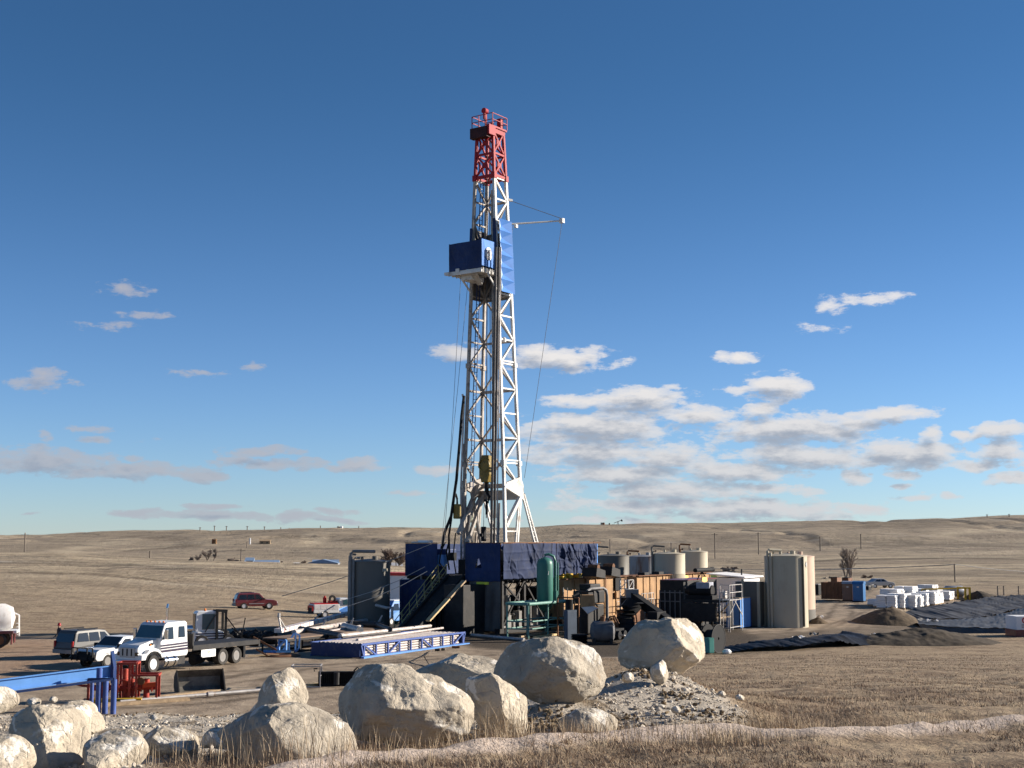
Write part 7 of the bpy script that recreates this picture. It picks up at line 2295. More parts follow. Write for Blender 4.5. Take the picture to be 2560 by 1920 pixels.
# blue pipe tub with drill pipe
PA = 62.0
pu, pv = axes(PA)
PO = col_at(906, 94.4)
PLn = reach(PO, pu, 1163)
PWd = reach(PO, pv, 782)
tub = thing('pipe_tub', 'blue steel trestle tub filled with grey drill pipes', 'pipe rack', PO, math.radians(PA))
zt = .98
b = MB().bb(0, PLn, -.06, .06, 0, .14).bb(0, PLn, -.06, .06, zt - .13, zt).bb(0, PLn, PWd - .06, PWd + .06, 0, .14).bb(0, PLn, PWd - .06, PWd + .06, zt - .13, zt)
for k in range(10):
    x_ = .35 + (PLn - .7) * k / 9
    b.bar((x_, 0, .1), (x_, 0, zt - .1), .12).bar((x_, PWd, .1), (x_, PWd, zt - .1), .12)
for (k0, k1, up) in ((0, 1, 0), (2, 3, 1), (5, 6, 0), (8, 9, 1)):
    x0, x1 = .35 + (PLn - .7) * k0 / 9, .35 + (PLn - .7) * k1 / 9
    z0, z1 = (.12, zt - .12) if up else (zt - .12, .12)
    b.bar((x0 + .05, -.02, z0), (x1 - .05, -.02, z1), .10)
b.bar((0, 0, zt - .1), (.3, 0, .1), .1).bar((PLn, 0, zt - .1), (PLn - .3, 0, .1), .1)
b.build('trestle', M['rack_blue'], tub)
MB().bb(-.06, .0, .06, PWd - .06, .05, zt - .02).build('end_plate', M['blue'], tub)
MB().bb(PLn, PLn + .06, .06, PWd - .06, .05, zt - .02).build('end_plate', M['blue'], tub)
MB().bb(-.1, PLn + .2, -.32, -.08, .0, .12).build('skid_rail', M['blue_light'], tub)
k = 0
rr = .085
rs = random.Random(5)
pipes = []
for j in range(5):
    for i in range(int((PWd - .5) / (rr * 2.15))):
        pass
first = None
PG = 'drill pipes lying in the blue tub'
cnt = 0
for j in range(5):
    nrow = int((PWd - .36) / .19)
    for i in range(nrow):
        if 0 < j < 3 and i > 1:
            continue           # only pipes one can see: the near side and the top layers
        y_ = .2 + i * .19
        z_ = .18 + j * .175
        L = PLn - 1.0 - rs.uniform(0, .5)
        p = PO + pu * (.35 + rs.uniform(0, .3)) + pv * y_
        if first is None:
            b = MB().cyl((0, 0, 0), (L, 0, 0), rr, n=10).cyl((0, 0, 0), (.45, 0, 0), rr * 1.25, n=10).cyl((L - .4, 0, 0), (L, 0, 0), rr * 1.25, n=10)
            first = o = b.build('drill_pipe', M['pipe'], smooth=True)
        else:
            o = first.copy(); COL.objects.link(o)
        o.location = (p.x, p.y, p.z + z_); o.rotation_euler = (0, 0, math.radians(PA))
        tag(o, 'grey drill pipe lying with many alike in the blue tub', 'drill pipe', PG)
        cnt += 1
# pipes resting on top of the tub
for k, (x0, y0, x1, y1, Y0, Y1, r, m_, lb) in enumerate(((850, 1590, 1076, 1565, 99.5, 113, .14, 'pipe', 'thick grey pipe lying highest on top of the blue tub'), (893, 1600, 1107, 1570, 97.5, 109.5, .09, 'pipe', 'thinner grey pipe on the tub just below the thickest one'),
                                                   (855, 1594, 1000, 1579, 98.6, 106, .07, 'pipe_dark', 'darker thin pipe lying beside the thickest one on the tub'))):
    o = MB().cyl(at(x0, y0, Y0), at(x1, y1, Y1), r, n=12).cyl(at(x0, y0, Y0), at(x0 + 8, y0 - 1, Y0 + .45), r * 1.25, n=12).build('drill_pipe', M[m_], smooth=True)
    tag(o, lb, 'drill pipe')
for k, (px, py, l, lb) in enumerate(((1088, 1628, .3, 'black pipe end cap on the dirt near the tub corner'), (1104, 1627, .2, 'tiny black pipe cap on the dirt, smallest of three'), (1130, 1621, .55, 'short rusty pipe stub lying right of the tub'))):
    g = ground(px, py); o = MB().cyl((0, 0, .1), (l, .1, .1), .09, n=10).build('pipe_stub', M['rust'] if k == 2 else M['black']); o.location = g
    tag(o, lb, 'pipe stub')

# catwalk with brown deck and pale blue trusses beside the tub
CKO = col_at(722, 98)
ckw = thing('catwalk', 'brown-decked catwalk platform with a pale blue truss end', 'catwalk', CKO, math.radians(PA))
cl, cwid = 12.5, reach(CKO, pv, 662)
MB().bb(0, cl, 0, cwid, .95, 1.05).build('deck', mat('brown_deck', (.20, .14, .10), .8, var=.25), ckw)
b = MB()
for y_ in (0, cwid):
    b.bar((0, y_, .9), (cl, y_, .9), .14).bar((0, y_, .06), (cl, y_, .06), .12)
    for k in range(9):
        b.bar((cl * k / 8, y_, .1), (cl * k / 8, y_, .9), .1)
b.build('side_frame', M['dark_steel'], ckw)
b = MB().bar((-.1, 0, .1), (-.1, cwid * .9, .1), .14)
b.bar((-.1, 0, .1), (-.1, 0, .95), .13).bar((-.1, 0, .95), (-.1, cwid * .5, .12), .12).bar((-.1, cwid * .28, .1), (-.1, cwid * .28, .95), .1).bar((-.1, 0, .92), (-.1, cwid * .3, .92), .1)
b.build('end_truss', M['blue_light'], ckw)
# pale blue A-frame lying by it
af = thing('truss_frame', 'small pale blue triangular frame standing by the catwalk end', 'steel frame', ground(705, 1632), math.radians(20))
b = MB().bar((0, 0, .06), (1.0, 0, .06), .12).bar((0, 0, .06), (.85, 0, 1.35), .12).bar((.95, 0, .06), (.95, 0, 1.4), .11).bar((.5, 0, .1), (.5, 0, .8), .09).bar((.95, 0, 1.35), (1.25, 0, 1.2), .1).bar((1.25, 0, 1.2), (1.2, 0, .3), .1).bar((1.2, 0, .3), (1.0, 0, .06), .1)
b.build('frame_bar', M['blue_light'], af)
# cable coil on the dirt
o = MB()
for k in range(4):
    o.lathe([(1.3 - k * .07, .0), (1.36 - k * .07, .03), (1.3 - k * .07, .06), (1.24 - k * .07, .03)], (0, 0, k * .03), 40)
o = o.build('cable_coil', M['rust'], smooth=True); o.location = ground(703, 1640); o.scale = (1, .9, 1)
tag(o, 'rusty cable coil lying flat on the dirt behind the flatbed', 'cable coil')
o = MB().cyl((0, 0, .16), (1.0, .2, .16), .16, n=12).cyl((.35, .07, .16), (.6, .12, .16), .2, n=12).build('steel_fitting', M['chrome']); o.location = ground(690, 1637)
tag(o, 'shiny steel fitting lying inside the cable coil', 'fitting')
o = MB().bar((0, 0, .1), (2.0, .7, .12), .2, .06).build('plank', M['ply']); o.location = ground(620, 1644)
tag(o, 'pale plank lying by the rear of the flatbed truck', 'plank')
o = MB().bar((0, 0, 1.4), (1.6, .2, .5), .12).bar((.2, 0, .6), (1.0, .2, .1), .1).build('tow_bar', M['rust']); o.location = ground(632, 1645)
tag(o, 'rusty tow bar leaning behind the flatbed truck', 'tow bar')

# white kelly beam with hoops at its ends
kb = thing('kelly_beam', 'long white beam with red tape bands lying across the dark pipes', 'beam', at(695, 1577, 106))
e = at(886, 1530, 127) - kb.location
b = MB().bar((0, 0, 0), e, .62, .30)
b.build('beam_body', M['white_dirty'], kb)
b = MB()
rs = random.Random(9)
for k in range(16):
    f = .03 + .94 * k / 16 + rs.uniform(-.01, .01)
    p = e * f; d = e.normalized() * .05
    b.bar(p - d, p + d, .64, .315)
b.build('red_tape', mat('faded_red_tape', (.50, .12, .13), .6), kb)
b = MB()
for (p, dirn) in ((Vector((.4, 0, 0)), -1), (e - e.normalized() * .6, 1)):
    tp = p + Vector((-.35, 0, 1.0)) if dirn < 0 else p + Vector((.05, 0, .95))
    b.cyl(p + e.normalized() * .75, tp, .07, n=8).cyl(p - e.normalized() * .45, tp, .07, n=8).cyl(tp, tp + Vector((0, 0, .35)), .11, n=10)
b.build('lifting_hoop', M['galv'], kb)
MB().cyl(e, e + e.normalized() * .8, .2, n=12).build('end_collar', M['galv'], kb)
b = MB().tube([(e * .42) + Vector((0, 0, .15)), (e * .5) + Vector((0, -.1, .55)), (e * .7) + Vector((0, 0, 1.0))], .05, 6)
b.build('lifting_sling', M['galv'], kb)
# dark pipes and stands beneath
LG = 'pipes and steel stands lying left of the ramp'
for k, (x0, y0, x1, y1, Y0, Y1, r, m_, nm, lb) in enumerate(((735, 1581, 938, 1548, 104, 122, .20, 'pipe', 'pipe', 'thick pale pipe just below the white beam'), (805, 1583, 945, 1560, 104, 117, .17, 'pipe', 'pipe', 'pale pipe passing under the steel stand with legs'),
                                                       (750, 1572, 850, 1590, 107, 101, .22, 'pipe_dark', 'pipe', 'dark pipe slanting down towards the tub end'), (800, 1575, 870, 1590, 106, 101, .15, 'black', 'pipe', 'black pipe end near the thick tub pipe'),
                                                       (930, 1557, 975, 1574, 116, 106, .2, 'pipe_dark', 'pipe', 'dark pipe slanting towards the right end of the tub'), (870, 1558, 960, 1563, 113, 113, .24, 'pipe_dark', 'pipe', 'dark horizontal pipe behind the steel stands'), (860, 1566, 900, 1576, 110, 106, .3, 'galv', 'steel_drum', 'pale short drum lying among the dark pipes'))):
    o = MB().cyl(at(x0, y0, Y0), at(x1, y1, Y1), r, n=12).build(nm, M[m_], smooth=True)
    tag(o, lb, nm.replace('_', ' '), LG)
for k, (px, py, Y, lb) in enumerate(((806, 1560, 110, 'small steel A-stand nearest the white beam'), (876, 1554, 112, 'small steel A-stand in the middle of the pipes'), (948, 1546, 116, 'small steel A-stand closest to the ramp'))):
    t = thing('pipe_stand', lb, 'pipe stand', at(px, py + 12, Y), 0, 'A-shaped pipe stands')
    MB().bar((-.25, 0, -.2), (.25, 0, .65), .12).bar((.2, 0, .65), (.0, .2, -.3), .1).build('stand_leg', M['galv'], t)
    MB().bb(-.3, .3, -.12, .12, -.3, -.18).build('stand_foot', M['galv'], t)
o = MB().tube([at(940, 1513, 119), at(968, 1520, 118), at(980, 1518, 118), at(980, 1545, 118)], .13, 8).build('bent_pipe', M['galv'])
tag(o, 'pale bent pipe frame standing before the dark grey tank', 'pipe')
o = MB().add([tuple(at(848, 1522, 135)), tuple(at(870, 1515, 139)), tuple(at(896, 1520, 135)), tuple(at(892, 1535, 130)), tuple(at(858, 1537, 130)), tuple(at(848, 1525, 134.9))], [(0, 1, 2, 3, 4, 5)]).build('blue_sheet', M['blue_light'])
md = o.modifiers.new('thickness', 'SOLIDIFY'); md.thickness = .05
tag(o, 'pale blue tarpaulin sheet lying behind the white beam', 'tarpaulin')
# shiny plastic-wrapped bundles
rs = np.random.default_rng(3)
for k, (px, Y, r) in enumerate(((590, 108, .62), (606, 108.5, .6), (622, 108, .66), (640, 107.5, .62), (657, 107, .68), (674, 106.5, .62), (560, 110, .55))):
    V = ICO4 * np.array([1.0, .8, .85]) * r
    a_ = ICO4 * 2.4
    V = V * (1 + .35 * fbm(a_[:, 0], a_[:, 1], a_[:, 2], s=60 + k, o=4, g=.6)[:, None])
    o = mesh_np('plastic_bundle', V, None, M['black_plastic'], tris=ICOF4, smooth=False)
    o.location = at(px, 1574 - k, Y); o.location.z = .42 + .1 * (k % 2)
    tag(o, ['shiny black plastic bundle nearest the winch truck poles', 'shiny black plastic bundle second from the winch truck', 'shiny black plastic bundle third from the winch truck', 'shiny black plastic bundle in the middle of the row', 'biggest shiny black bundle near the white beam end', 'shiny black bundle touching the white beam end', 'black plastic bundle hidden just behind the winch truck'][k], 'plastic bundle', 'black plastic bundles in a row')
# wooden beam leaning on the ramp side
o = MB().bar(at(1070, 1552, 110.5), at(1120, 1497, 113), .42, .14).build('leaning_beam', M['ply'])
tag(o, 'tan wooden beam leaning up towards the rig floor', 'beam')
o = MB().bar(at(1122, 1494, 113.6), at(1160, 1452, 115.8), .4, .14).build('leaning_beam', M['wood'])
tag(o, 'dull wooden beam continuing up the ramp in shade', 'beam')

# ---- near left: blue frame, red skid, bucket, cage
bf = thing('blue_beam', 'long bright blue steel beam sloping up onto three pipe legs', 'steel beam', col_at(262, 64.5))
bz = bf.location
p0, p1 = at(-60, 1722, 61.5) - bz, at(281, 1678, 66) - bz
d = (p1 - p0).normalized()
upv = Vector((0, 0, 1))
b = MB()
def web(off0, off1, dy0, dy1):
    A = [p0 + upv * off0 + Vector((0, dy0, 0)), p1 + upv * off0 + Vector((0, dy0, 0)), p1 + upv * off1 + Vector((0, dy0, 0)), p0 + upv * off1 + Vector((0, dy0, 0))]
    B = [q_ + Vector((0, dy1 - dy0, 0)) for q_ in A]
    b.add(A + B, [(0, 1, 2, 3), (7, 6, 5, 4), (0, 4, 5, 1), (1, 5, 6, 2), (2, 6, 7, 3), (3, 7, 4, 0)])
web(-.24, .24, -.03, .03); web(.24, .29, -.2, .2); web(-.29, -.24, -.2, .2)
b.build('i_beam', M['blue_light'], bf)
b = MB().prism([(p1.x, p1.z - .55), (p1.x + .12, p1.z - .5), (p1.x + .12, p1.z + .2), (p1.x - .02, p1.z + .95), (p1.x - .06, p1.z + .95), (p1.x - .02, p1.z + .2)], p1.y - .25, p1.y + .25)
b.build('end_plate', M['blue'], bf)
LEGS = [(245, 0), (262, .1), (283, -.1), (228, .6)]
for k, (px, dy) in enumerate(LEGS):
    q_ = at(px, 1773, 64.5 + dy) - bz
    MB().cyl((q_.x, q_.y, -.1), (q_.x, q_.y, 1.58 if k else 2.1), .13 if k != 3 else .09, n=14).build('leg', M['rack_blue'], bf, smooth=True)
b = MB().bar((p0 + Vector((0, -.3, -.35))), Vector(((at(285, 1688, 64.5) - bz).x + .1, -.3, 1.62)), .1)
b.bar(Vector(((at(225, 1690, 64.5) - bz).x, -.3, 1.6)), Vector(((at(286, 1688, 64.5) - bz).x + .1, -.3, 1.62)), .12)
b.build('top_rail', M['blue'], bf)

sk = thing('choke_manifold', 'rusty red valve manifold on an open skid frame', 'manifold', ground(300, 1756, 60) , math.radians(8))
sk.scale = (1, 1, .84)
sx = 66.0 / 3400
zs = 1.0
b = MB()
W_ = 3.5
for x_, h_ in ((-1.55, 1.5), (-.15, 2.25), (.42, 2.25), (.75, 2.25), (1.75, 1.55)):
    for y_ in (0, 1.1):
        b.bar((x_, y_, .1), (x_, y_, h_), .11)
for y_ in (0, 1.1):
    b.bar((-.15, y_, 2.25), (.75, y_, 2.25), .14).bar((.42, y_, 1.55), (1.85, y_, 1.55), .12).bar((-1.6, y_, 1.5), (-.15, y_, 1.5), .09)
b.bar((-.15, 0, 2.25), (-.15, 1.1, 2.25), .12).bar((.75, 0, 2.25), (.75, 1.1, 2.25), .12).bar((1.8, 0, 1.55), (1.8, 1.1, 1.55), .1)
b.build('skid_frame', M['red'], sk)
MB().bb(-1.9, 2.1, -.15, 1.25, 0, .12).build('skid_base', M['rust'], sk)
MB().bb(-1.2, 1.1, -.6, -.16, 0, .28).build('drip_tray', M['yellow'], sk)
b = MB()
for x_, z_ in ((-.9, .8), (.15, .75), (1.2, .8)):
    b.cyl((x_ - .5, .5, z_), (x_ + .5, .5, z_), .16, n=12).cyl((x_, .5, .12), (x_, .5, z_ + .5), .15, n=12).cyl((x_ - .3, .5, z_), (x_ - .24, .5, z_), .27, n=12).cyl((x_ + .24, .5, z_), (x_ + .3, .5, z_), .27, n=12)
b.cyl((.15, .5, .7), (.15, .5, 1.9), .14, n=12).cyl((.15, .5, 1.2), (.15, .5, 1.28), .26, n=12).cyl((.5, .5, .3), (.5, .5, 1.3), .12, n=12)
b.tube([(-1.1, .5, .9), (-1.9, .4, .95), (-2.15, .3, 1.05), (-2.1, .2, 1.2), (-1.6, .2, 1.3)], .07, 8)
b.build('valve_body', M['red'], sk, smooth=True)
b = MB().bar((1.05, .2, .95), (1.7, .2, 1.0), .26).bb(-.95, -.7, -.05, .1, 1.35, 2.05)
b.build('red_sign', mat('bright_red_orange', (.62, .08, .02), .5), sk)
for x_ in (-.9, .95):
    MB().lathe([(.19, -.02), (.23, 0), (.19, .02)], (x_, .05, 1.2), 18, 'y').build('hand_wheel', M['rust'], sk)

bk = thing('loader_bucket', 'empty dark steel loader bucket lying open on the dirt', 'loader bucket', ground(447, 1738, 60), math.radians(27))
bw = 118 / 3400 * bk.location.y
BP = [(0, .05), (.9, .02), (1.15, .3), (1.15, .8), (.75, 1.18), (.62, 1.2), (1.03, .8), (1.02, .32), (.85, .12), (0, .1)]
b = MB().prism([(y_, z_) for y_, z_ in BP], 0.0, bw, axis='x')
b.build('bucket_shell', mat('worn_bucket_steel', (.17, .155, .13), .5, .3, var=.4, scale=2, dirt=(.3, .27, .22)), bk)
for x_ in (0, bw - .06):
    MB().prism([(.0, .03), (.95, .0), (1.2, .3), (1.18, .85), (.7, 1.22), (.45, .9)], x_, x_ + .06, axis='x').build('side_plate', M['dark_steel'], bk)
MB().bb(bw * .3, bw * .55, .8, 1.0, 1.2, 1.27).build('mounting_lug', M['wood'], bk)
MB().bb(0, bw, -.08, .02, .02, .10).build('cutting_edge', M['grey_steel'], bk)

cg = thing('steel_cage', 'open square steel tube cage standing behind the pointed boulder', 'steel cage', ground(728, 1720, 60), math.radians(4))
s_ = 70 / 3400 * cg.location.y
b = MB()
for x_ in (0, s_):
    for y_ in (0, s_ * .8):
        b.bar((x_, y_, 0), (x_, y_, 1.15), .06)
for z_ in (.05, .62, 1.15):
    if z_ != .62:
        b.bar((0, 0, z_), (s_, 0, z_), .055).bar((0, s_ * .8, z_), (s_, s_ * .8, z_), .055)
    b.bar((0, 0, z_), (0, s_ * .8, z_), .055).bar((s_, 0, z_), (s_, s_ * .8, z_), .055)
b.build('cage_bar', M['galv'], cg)
rd = thing('radiator_core', 'black slatted radiator lying on the dirt beside the steel cage', 'radiator', ground(795, 1716, 60), math.radians(6))
w_ = 100 / 3400 * rd.location.y
b = MB().bb(0, w_, 0, .35, .0, .12).bb(0, w_, 0, .35, .68, .78).bb(0, .1, 0, .35, .1, .7).bb(w_ - .1, w_, 0, .35, .1, .7)
for k in range(20):
    x_ = .12 + (w_ - .24) * k / 19
    b.bb(x_ - .025, x_ + .025, .03, .32, .1, .7)
b.bb(.1, w_ - .1, .2, .25, .1, .7)
b.build('core_frame', M['black'], rd)
b = MB().cyl((w_ * .45, -.1, .1), (w_ * .45, -.1, .75), .16, n=12).tube([(-.2, .1, .8), (-.25, .1, .95), (-.05, .1, .95)], .04).tube([(w_ - .3, .1, .8), (w_ - .1, .1, 1.0), (w_ + .1, .1, .8)], .05)
b.build('fan_hub', M['dark_steel'], rd)
for k, (x0, y0, x1, y1, w, h, m_, nm, lb) in enumerate(((345, 1752, 552, 1730, .42, .16, 'wood', 'timber', 'long weathered timber lying in front of the loader bucket'), (770, 1716, 818, 1712, .3, .12, 'ply', 'timber', 'pale timber under the steel cage'), (235, 1768, 470, 1751, .5, .16, 'wood', 'timber', 'weathered timber lying behind the pipeline and the blue legs'))):
    p, q_ = ground(x0, y0, 60), ground(x1, y1, 60)
    p.z += .08; q_.z += .08
    tag(MB().bar(p, q_, w, h).build(nm, M[m_]), lb, nm)
p, q_ = ground(300, 1762, 60), ground(665, 1731, 60)
p.z += .15; q_.z += .15
pl = thing('pipeline', 'long thin grey pipeline along the near edge of the dirt yard', 'pipeline', p)
MB().cyl((0, 0, 0), q_ - p, .085, n=10).build('pipe_run', M['galv'], pl)
for f in (.58, .98):
    c = (q_ - p) * f
    MB().cyl(c, c + (q_ - p).normalized() * .3, .14, n=10).build('coupling', M['galv'], pl)
o = MB().tube([ground(1075, 1668, 60) + Vector((0, 0, .05)), ground(1060, 1652, 60) + Vector((0, 0, .3)), ground(1065, 1640, 60) + Vector((0, 0, .1)), ground(1073, 1630, 60) + Vector((0, 0, .04))], .03, 5).build('loose_cable', M['black'])
tag(o, 'thin black cable snaking on the dirt in front of the tub', 'cable')
o = MB().bb(-.8, .8, -.4, .4, 0, .7).bb(-.7, .7, -.35, .35, .7, .75).build('rusty_box', M['rust'], bevel=.03); o.location = col_at(338, 106)
tag(o, 'rusty box seen between the white pickup and the flatbed cab', 'box')

# ---------------------------------------------------------------- far things
def bare_tree(name, lab, px, Y, ybase, ytop, wpx, m_, seed, stems=1, cat_='tree', grp=None, dens=1.0):
    rs = random.Random(seed)
    base = at(px, ybase, Y)
    H = at(px, ytop, Y).z - base.z; W = wpx / 3400 * Y / 2
    t = thing(name, lab, cat_, base, rs.uniform(0, 6), grp)
    tr = MB(); tw = MB()
    thick = max(.05, H * .02)
    def grow(p, d, L, r, lev):
        n = 3
        pts = [p]
        for i in range(n):
            d = (d + Vector((rs.uniform(-.22, .22), rs.uniform(-.22, .22), rs.uniform(-.05, .16)))).normalized()
            pts.append(pts[-1] + d * L / n)
        (tr if lev < 2 else tw).tube(pts, r, 5 if lev < 2 else 3)
        if lev < 4:
            k = int((4 if lev < 2 else 5) * dens + .5)
            for i in range(k):
                f = rs.uniform(.35, 1.0)
                q = pts[min(n, int(f * n))]
                nd = (d + Vector((rs.uniform(-.9, .9) * W / H * 2.2, rs.uniform(-.9, .9) * W / H * 2.2, rs.uniform(-.1, .4)))).normalized()
                grow(q, nd, L * rs.uniform(.5, .72), max(r * .55, .00006 * Y), lev + 1)
    for s in range(stems):
        d = Vector((rs.uniform(-.5, .5) * (stems > 1) * W / H * 2, rs.uniform(-.4, .4) * (stems > 1), 1)).normalized()
        grow(Vector((rs.uniform(-.3, .3) * W * (stems > 1), rs.uniform(-.3, .3) * W * (stems > 1), -.2)), d, H * .45, thick, 0)
    zmax = max(max(v[2] for v in tr.v), max(v[2] for v in tw.v)) or 1
    rmax = max(abs(v[0]) for v in tw.v) or 1
    kz = H / zmax; kx = min(2.2, W / rmax)
    for bb_ in (tr, tw):
        bb_.v = [(x * kx, y * kx, z * kz) for x, y, z in bb_.v]
    tr.build('trunk', M['bark'], t); tw.build('crown', m_, t)
    return t


bare_tree('bare_tree', 'leafless pale tree standing alone beyond the toilets', 2118, 300, 1450, 1364, 78, M['twig'], 3, 6, dens=.85)
bare_tree('bare_tree', 'leafless dark tree leaning in the hollow by the far houses', 525, 430, 1404, 1370, 46, M['twig'], 5, 3)
bare_tree('bare_tree', 'leafless shorter tree left of the leaning dark one', 492, 432, 1404, 1384, 30, M['twig'], 7, 2)
BG = 'leafless bushes by the far houses'
for k, (px, yb, yt, w, Y) in enumerate(((578, 1408, 1393, 50, 430), (475, 1403, 1391, 24, 430), (705, 1414, 1402, 34, 440), (760, 1414, 1400, 30, 470), (800, 1415, 1402, 30, 480), (975, 1424, 1370, 60, 420), (1000, 1420, 1378, 50, 420), (940, 1424, 1396, 44, 420), (890, 1414, 1398, 30, 450), (2072, 1452, 1440, 26, 300), (2165, 1450, 1436, 44, 320), (1820, 1430, 1416, 50, 420))):
    bare_tree('bare_bush', ['wide leafless bush right of the leaning dark tree', 'small bush left of both dark trees in the hollow', 'leafless bush left of the pale shed', 'leafless bush right of the pale shed', 'leafless bush behind the blue-roofed house', 'tall brown bush just left of the blue rig wall', 'brown bush partly hidden by the blue rig wall', 'lower brown bush beside the dark grey tank', 'leafless bush at the right of the far blue roof', 'low bush between pink tank and lone tree', 'low reddish bush right of the lone tree', 'low reddish bush above the white cabin roof'][k], px, Y, yb, yt, w, M['twig_red'] if k in (5, 6, 10, 11) else M['twig'], 20 + k, 4, 'bush', BG if k < 9 else None, .9)


def house(lab, px, Y, wpx, yw, yr, mr, mw, dep=8, ang=8):
    c = col_at(px, Y)
    w = wpx / 3400 * Y
    zw, zr = at(px, yw - 3, Y).z - c.z, at(px, yr - 4, Y).z - c.z
    t = thing('farm_house', lab, 'house', c, math.radians(ang), 'far farm buildings')
    MB().bb(-w / 2, w / 2, 0, dep, -1, zw).build('wall', mw, t)
    MB().prism([(-.4, zw - .1), (dep + .4, zw - .1), (dep / 2, zr)], -w / 2 - .4, w / 2 + .4, axis='x').build('roof', mr, t)
    for x_ in (-w * .25, w * .22):
        MB().bb(x_ - .5, x_ + .5, -.05, -.003, max(zw - 1.9, .2), zw - .7).build('window', M['glass'], t)
    return t


house('long low house with a pale blue roof in the far hollow', 815, 452, 60, 1411, 1403.5, M['roof_blue'], M['wall_grey'])
t = house('grey gabled house end right of the long blue roof', 848, 450, 22, 1410, 1402, M['roof_blue'], M['wall_grey'], 10, 84)
house('long pale blue roof left of the small shed', 655, 450, 80, 1411, 1404.5, M['roof_blue'], M['wall_grey'])
house('tiny blue shed at the left end of the farm', 625, 446, 16, 1404, 1398, M['roof_blue'], M['roof_blue'], 4)
house('tiny pale tan shed standing alone on the rise', 742, 425, 8, 1416, 1410.5, M['sack'], M['tank'], 3)
house('small white house seen left of the blue rig wall', 992, 440, 26, 1420, 1411, M['wall_grey'], M['wall_white'], 6)
house('white low roof peeking over the rise by the bush', 672, 430, 12, 1412, 1410, M['sack'], M['wall_white'], 3)


def far_tank(lab, px, Y, wpx, yt, yb, m_, grp):
    c = at(px, yb, Y); r = wpx / 2 / 3400 * Y; h = at(px, yt, Y).z - c.z
    t = thing('oil_tank', lab, 'tank', c, 0, grp)
    MB().lathe([(r, -3), (r, h), (.05, h + r * .12)], (0, 0, 0), 18).build('tank_shell', m_, t, smooth=True)
    MB().bar((r + .1, 0, 0), (r + .1, 0, h), .2).build('pipe', M['grey_steel'], t)


far_tank('pale oil tank on the left ridge, left one of two', 846, 1390, 7, 1316, 1325, M['tank'], 'oil tanks on the ridges')
far_tank('pale oil tank on the left ridge, right one of two', 854, 1390, 7, 1316, 1325, M['wall_white'], 'oil tanks on the ridges')
far_tank('rusty oil tank on the left hillside, left one of two', 533, 900, 7, 1348, 1357, M['rust'], 'oil tanks on the ridges')
far_tank('tan oil tank on the left hillside, right one of two', 539, 900, 6, 1348, 1357, M['tan'], 'oil tanks on the ridges')
far_tank('oil tank beside the pump jack, left one of two', 1504, 1330, 5, 1306.5, 1315, M['tank'], 'oil tanks on the ridges')
far_tank('oil tank beside the pump jack, right one of two', 1509, 1330, 5, 1306.5, 1315, M['brown'], 'oil tanks on the ridges')
far_tank('slim white tank among the hillside sheds', 625, 900, 4, 1345, 1356, M['wall_white'], 'oil tanks on the ridges')
house('long low tan shed on the left hillside', 662, 905, 26, 1355, 1352.5, M['wood'], M['wood'], 8)
# pump jack on the ridge
c = at(1545, 1314.5, 1330)
pj_ = thing('pump_jack', 'dark pump jack standing on the ridge right of the mast', 'pump jack', c, 0)
MB().bar((-1.5, 0, -1), (0, 0, 4), .35).bar((1.5, 0, -1), (0, 0, 4), .35).build('post', M['dark_steel'], pj_)
MB().bar((-4, 0, 2.6), (3.4, 0, 5.4), .5).build('walking_beam', M['dark_steel'], pj_)
MB().prism([(3.0, 4.4), (4.2, 4.0), (4.5, 5.4), (3.6, 6.4), (2.9, 5.8)], -.3, .3).build('horse_head', M['dark_steel'], pj_)
MB().bb(-6, -3.2, -.6, .6, -1, 1.4).bb(-9, -7.8, -.6, .6, -1, 2.6).build('motor_house', M['dark_steel'], pj_)
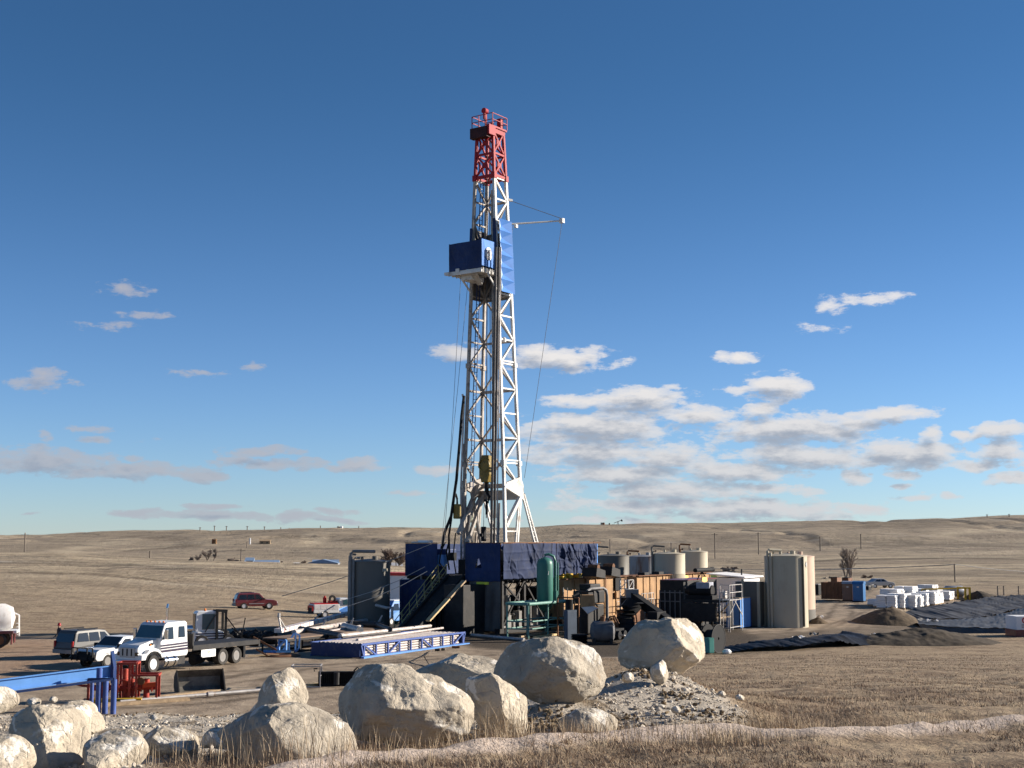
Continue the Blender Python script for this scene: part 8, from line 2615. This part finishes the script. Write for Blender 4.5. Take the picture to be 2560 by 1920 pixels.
# utility poles
PG = 'utility poles across the far hills'
POL = [(61, 420, 1380, 1332, 1), (602, 430, 1413, 1372, 1), (374, 600, 1396, 1378, 0), (617, 820, 1372, 1355, 0), (2389, 235, 1496, 1410, 0), (1787, 560, 1372, 1333, 1), (1896, 620, 1364, 1331, 1), (1678, 640, 1376, 1357, 0), (1525, 640, 1374, 1348, 0), (1723, 600, 1372, 1359, 0), (2050, 700, 1358, 1342, 0), (2152, 700, 1352, 1335, 0),
       (500, 1360, 1327, 1318, 1), (536, 1360, 1326, 1314, 1), (566, 1360, 1325, 1315, 1), (618, 1370, 1325, 1315, 1), (661, 1370, 1325, 1316, 1), (702, 1380, 1325, 1318, 0), (723, 1380, 1324, 1320, 0), (801, 1380, 1322, 1314, 0), (897, 1390, 1321, 1315, 0), (2468, 1390, 1298, 1286, 1), (2523, 1390, 1296, 1285, 1)]
PLB = ['wooden pole with a crossarm at the far left', 'wooden pole right of the leaning dark tree', 'short pole on the slope far left', 'short pole below the hillside sheds', 'thin pole standing among the white sack pallets', 'pole with a crossarm above the beige tanks', 'pole with a crossarm left of the tall tanks', 'short thin pole above the rusty tank', 'thin pole just right of the rig tarp', 'short thin pole right of two tan tank tops', 'thin pole on the hillside above the tall tanks', 'thin pole on the hillside right of the tall tanks',
       'first ridge pole in the left line', 'second ridge pole in the left line', 'third ridge pole in the left line', 'fourth ridge pole in the left line', 'fifth ridge pole in the left line', 'sixth, shorter ridge pole in the left line', 'seventh, shortest ridge pole in the left line', 'ridge pole left of the two pale ridge tanks', 'ridge pole right of the two pale ridge tanks', 'left pole of two on the far right ridge', 'right pole of two on the far right ridge']
for k, (px, Y, yb, yt, arm) in enumerate(POL):
    b_ = at(px, yb, Y); tp = at(px, yt, Y).z
    t = thing('utility_pole', PLB[k], 'utility pole', (b_.x, b_.y, b_.z), 0, PG)
    MB().cyl((0, 0, -4), (0, 0, tp - b_.z), .00030 * Y + .05, n=6).build('pole', M['pole'], t)
    if arm:
        MB().bar((-1.3, 0, tp - b_.z - .6), (1.3, 0, tp - b_.z - .6), .00022 * Y).build('crossarm', M['pole'], t)
def wire(p, q, sag, lab):
    n = 10
    o = MB().tube([p.lerp(q, i / n) + Vector((0, 0, -sag * 4 * (i / n) * (1 - i / n))) for i in range(n + 1)], .045, 4).build('power_line', M['rope_pale'])
    tag(o, lab, 'power line', 'power lines over the right field')
wire(at(1700, 1428, 260), at(2389, 1411, 235), .4, 'pale power line reaching the pole among the sack pallets')
wire(at(1700, 1420, 270), at(2389, 1412, 235), .5, 'upper power line behind the tall tanks to the pallet pole')
wire(at(2389, 1411, 235), at(2720, 1432, 260), .5, 'pale power line running right from the pallet pole')
